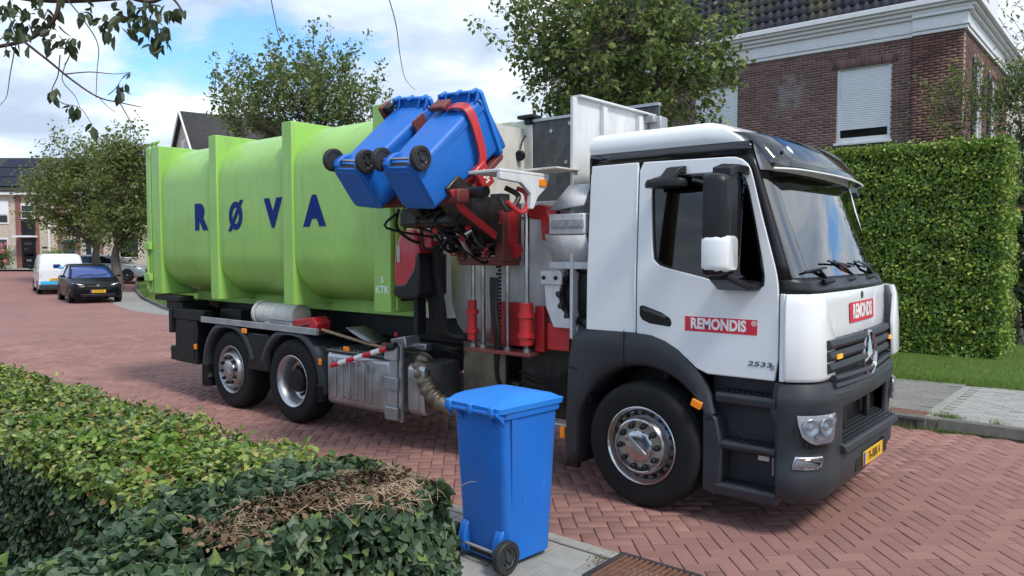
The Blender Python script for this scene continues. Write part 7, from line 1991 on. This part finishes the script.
# light pavement in front of the row
fpv = MB().add([(-12, -3.2, .03), (22, -3.2, .03), (22, .1, .06), (-12, .1, .06)], [(0, 1, 2, 3)]).xf(MH); struct('far_footpath', fpv, 'slab_grey', loc=tuple(o0 + Vector((0, 0, .02))), smooth=0)
# gabled house behind the container
gp = at(181.5, 111, d=50.0)
gh = thing('gabled_house', 'distant cream gabled house with dark tiled roof behind the container', 'house', (gp.x, gp.y, 0))
ga = (RT * math.cos(R(38)) + Vector((FW.x, FW.y, 0)).normalized() * math.sin(R(38))).normalized(); gn = Vector((-ga.y, ga.x, 0))
MG = Matrix(((ga.x, gn.x, 0, 0), (ga.y, gn.y, 0, 0), (0, 0, 1, 0), (0, 0, 0, 1)))
pz = gp.z; hw, drop = 3.4, 3.7
MB().prism([(-hw, 0), (hw, 0), (hw, pz - drop), (0, pz - .12), (-hw, pz - drop)], 'x', .1, 7.0).xf(MG).build('wall', 'cream_brick', gh)
MB().add([(-.15, 0, pz), (7.3, 0, pz), (7.3, -hw - .35, pz - drop - .35), (-.15, -hw - .35, pz - drop - .35), (7.3, hw + .35, pz - drop - .35), (-.15, hw + .35, pz - drop - .35)], [(0, 1, 2, 3), (0, 5, 4, 1)]).xf(MG).build('roof', 'far_roof', gh, solid=.14)
for s in (-1, 1):
    MB().tube([(-.16, 0, pz - .05), (-.16, s * (hw + .33), pz - drop - .38)], .07, 6).xf(MG).build('bargeboard', 'white_paint', gh)
wg = MB().bb(.06, .12, -.5, .5, pz - 3.2, pz - 1.9).xf(MG).build('window', 'white_paint', gh); MB().bb(.04, .059, -.42, .42, pz - 3.1, pz - 2.0).xf(MG).build('pane', 'black_gloss', wg)
# ================================================================== PARKED CARS
mat('car_black', (0.003, 0.0035, 0.005), .3, coat=.05, var=.05, spec=.2)
mat('car_white', (0.72, 0.74, 0.76), .25, coat=.6, var=.03)
mat('car_silver', (0.32, 0.36, 0.38), .3, metal=.5, coat=.6, var=.03)
mat('car_glass', (0.006, 0.009, 0.014), .05, coat=.8, var=.02)
mat('screen_reflection', (0.012, 0.038, 0.20), .1, coat=.5, var=.02)  # blue of the sky's reflection painted into the window colour
mat('sky_blue', (0.05, 0.42, 0.70), .4, var=.03)
def car_wheels(t, xs_, hw, r_=.32):
    for x in xs_:
        for s in (-1, 1):
            w = MB().lathe([(r_ * .62, .0), (r_ * .66, .02), (r_ * .93, .025), (r_, .0), (r_, -.17), (r_ * .9, -.19), (r_ * .6, -.19)], (x, s * (hw - .01), r_), (0, s, 0), 24).build('wheel', 'tyre', t, smooth=30)
            MB().lathe([(0, .01), (r_ * .12, .012), (r_ * .5, -.01), (r_ * .62, .012), (r_ * .64, 0)], (x, s * (hw - .01), r_), (0, s, 0), 20).build('rim', 'rim_metal', w)
def body_loft(sts, r_=.12, n=5):
    """sts: (x, half width, z bottom, z top)"""
    return MB().loft([[(x, y, z) for y, z in rrect(-hw, hw, z0, z1, min(r_, hw * .6, (z1 - z0) * .45), n)] for x, hw, z0, z1 in sts], cap=True)
def plan_loft(levels, n=5):
    """levels: (z, x front, x rear, half width, corner radius)"""
    return MB().loft([[(x, y, z) for x, y in rrect(xr, xf_, -hw, hw, min(r_, hw * .8), n)] for z, xf_, xr, hw, r_ in levels], cap=True)
def hatchback(label, paint, loc, rz, screen='car_glass'):
    t = thing('parked_car', label, 'car', loc, (0, 0, rz))
    bo = body_loft([(2.14, .62, .30, .60), (2.10, .74, .24, .68), (1.98, .82, .20, .75), (1.70, .88, .18, .83), (1.15, .90, .18, .93), (.75, .90, .18, .97), (0, .905, .18, .98), (-1.0, .905, .18, 1.0), (-1.65, .89, .2, 1.01), (-1.98, .83, .24, 1.0), (-2.10, .76, .3, .9), (-2.13, .68, .36, .75)]).build('body', paint, t, smooth=50)
    gh_ = plan_loft([(.93, .98, -2.02, .83, .28), (1.05, .74, -1.97, .80, .28), (1.22, .42, -1.84, .73, .28), (1.38, .10, -1.64, .655, .28)]).build('greenhouse', screen, t, smooth=50)
    plan_loft([(1.37, .13, -1.68, .67, .28), (1.42, .02, -1.66, .645, .28), (1.455, -.20, -1.45, .58, .3), (1.462, -.4, -1.2, .5, .3)]).build('roof', paint, t, smooth=50)
    for s in (-1, 1):
        MB().tube([(1.0, s * .80, .95), (.55, s * .725, 1.17), (.12, s * .655, 1.38)], .035, 6).build('pillar', paint, gh_)
        MB().tube([(-.55, s * .825, .97), (-.62, s * .66, 1.39)], .035, 6).build('pillar', paint, gh_)
        MB().tube([(-1.98, s * .74, .97), (-1.62, s * .60, 1.38)], .05, 6).build('pillar', paint, gh_)
        m = MB().loft([[(.62, s * .90, .97), (.72, s * .90, .97), (.72, s * .90, 1.03), (.62, s * .90, 1.03)], [(.58, s * 1.06, .96), (.70, s * 1.04, .96), (.70, s * 1.04, 1.06), (.58, s * 1.06, 1.06)]], cap=True).build('mirror', paint, t, bevel=.02)
        hl = MB().loft([[(2.085, s * .46, .62), (2.095, s * .46, .70)], [(2.03, s * .66, .62), (2.03, s * .66, .745)], [(1.86, s * .835, .67), (1.84, s * .825, .775)]], closed=False).build('headlight', 'lens_chrome', t, solid=.02)
        MB().loft([[(2.13, s * .50, .36), (2.13, s * .50, .40)], [(2.08, s * .72, .35), (2.08, s * .72, .45)]], closed=False).build('fog_light', 'rim_metal', t, solid=.01)
        MB().bb(-2.12, -2.06, s * .55, s * .80, .72, .88).build('tail_light', 'red_lens', t, bevel=.02)
    MB().bb(2.10, 2.15, -.46, .46, .50, .66).build('grille', 'black_trim', t, bevel=.02)
    MB().bb(2.10, 2.155, -.60, .60, .24, .36).build('lower_grille', 'black_trim', t, bevel=.02)
    MB().lathe([(.05, 0), (.045, .012), (0, .014)], (2.145, 0, .665), (1, 0, 0), 12).build('badge', 'chrome', t)
    p_ = MB().bb(2.156, 2.17, -.26, .26, .40, .51).build('number_plate', 'plate_yellow', t)
    MB().bb(2.1702, 2.172, -.258, -.21, .402, .508).build('country_strip', 'plate_blue', p_)
    lt = text_mb('S-714-ZX', .10, .0005, .001, sx=.85); lt.xf(FRONT(2.1708, .03, .455)); lt.build('lettering', 'black_trim', p_, smooth=0)
    p2 = MB().bb(-2.16, -2.14, -.26, .26, .55, .66).build('number_plate', 'plate_yellow', t)
    car_wheels(t, (1.32, -1.30), .905)
    for x in (1.32, -1.30):
        for s in (-1, 1): MB().lathe([(.0, .0), (.36, .0), (.36, -.12)], (x, s * .9045, .33), (0, s, 0), 24).build('arch', 'black_trim', t)
    for y0, y1 in ((-.6, .05), (-.05, .55)): MB().tube([(.93, y0, 1.0), (.80, (y0 + y1) / 2, 1.045), (.78, y1, 1.06)], .012, 5).build('wiper', 'black_trim', t)
    return t
blk = hatchback('black hatchback parked at the kerb in front of the white van', 'car_black', (-29.95, 6.45, .005), R(-13), 'screen_reflection')
slv = hatchback('silver car parked behind the street tree trunks', 'car_silver', (0, 0, 0), 0)
q = at(112, 272, d=44.0); slv.location = (q.x, q.y, gz(q.x) + .11); slv.rotation_euler.z = R(40)
# white delivery van, rear towards us
vn = thing('parked_van', 'white van with blue lower rear parked behind the black hatchback', 'van', (-37.6, 8.0, gz(-37.6) + .004), (0, 0, R(165)))
bo = body_loft([(2.20, .62, .32, .62), (2.15, .78, .26, .74), (1.95, .86, .22, .88), (1.60, .90, .2, 1.0), (1.25, .915, .2, 1.08), (.60, .915, .2, 1.10), (-1.0, .915, .2, 1.10), (-2.10, .905, .22, 1.10), (-2.19, .88, .26, 1.08)], .08).build('body', 'car_white', vn, smooth=50)
plan_loft([(1.05, 1.28, -2.19, .905, .10), (1.30, 1.02, -2.17, .875, .12), (1.62, .62, -2.12, .825, .14), (1.76, .42, -2.06, .78, .16), (1.83, .15, -1.95, .70, .18), (1.845, -.1, -1.8, .6, .2)]).build('upper_body', 'car_white', vn, smooth=50)
for s in (-1, 1):
    MB().add([(1.15, s * .898, 1.13), (.35, s * .905, 1.13), (.35, s * .838, 1.60), (.72, s * .838, 1.60)], [(0, 1, 2, 3)]).build('side_window', 'car_glass', vn, solid=.012)
    MB().loft([[(.95, s * .91, 1.10), (1.08, s * .91, 1.10), (1.08, s * .91, 1.25), (.95, s * .91, 1.25)], [(.92, s * 1.10, 1.08), (1.05, s * 1.08, 1.08), (1.05, s * 1.08, 1.28), (.92, s * 1.10, 1.28)]], cap=True).build('mirror', 'black_trim', vn, bevel=.02)
    MB().loft([[(-2.20, s * .80, .78), (-2.13, s * .912, .78)], [(-2.19, s * .80, 1.0), (-2.12, s * .912, 1.0)], [(-2.165, s * .78, 1.30), (-2.10, s * .872, 1.30)]], closed=False).build('tail_light', 'red_lens', vn, solid=.02)
    MB().bb(.2, 1.3, s * .914, s * .922, .45, .52).build('rub_strip', 'black_trim', vn)
MB().bb(-2.24, -2.16, -.90, .90, .24, .44).build('bumper', 'dark_plastic', vn, bevel=.03)
MB().bb(-2.215, -2.195, -.84, .84, .445, .60).build('blue_band', 'sky_blue', vn, bevel=.01)
p_ = MB().bb(-2.232, -2.216, -.05, .47, .62, .73).build('number_plate', 'plate_yellow', vn)
lt = text_mb('V-93-KD', .10, .0005, .001, sx=.85); lt.xf(frame_mat((-2.2326, .21, .675), (0, -1, 0), (0, 0, 1))); lt.build('lettering', 'black_trim', p_, smooth=0)
MB().bb(-2.205, -2.195, -.012, .012, .46, 1.05).build('door_seam', 'chassis', vn)
MB().box((-2.19, .18, 1.28), (.012, .28, .16), (0, .08, 0)).build('blue_sticker', 'letter_blue', vn)
MB().box((-2.195, .02, 1.22), (.012, .16, .10), (0, .08, 0)).build('light_sticker', 'sky_blue', vn)
MB().add([(1.30, -.80, 1.12), (1.30, .80, 1.12), (.70, .72, 1.62), (.70, -.72, 1.62)], [(0, 1, 2, 3)]).build('windscreen', 'car_glass', vn, solid=.01)
car_wheels(vn, (1.40, -1.35), .915)
# shared group names for the things that come in several
for pre, gname in (('street_tree', 'street trees by the parked cars'), ('slender_tree', 'slim trees behind the tall hedge'), ('dark_shrub', 'dark evergreen shrubs'), ('row_house', 'cream terraced houses'), ('parked_car', 'parked cars')):
    for o in scene.objects:
        if o.parent is None and o.name.split('.')[0] == pre: o['group'] = gname
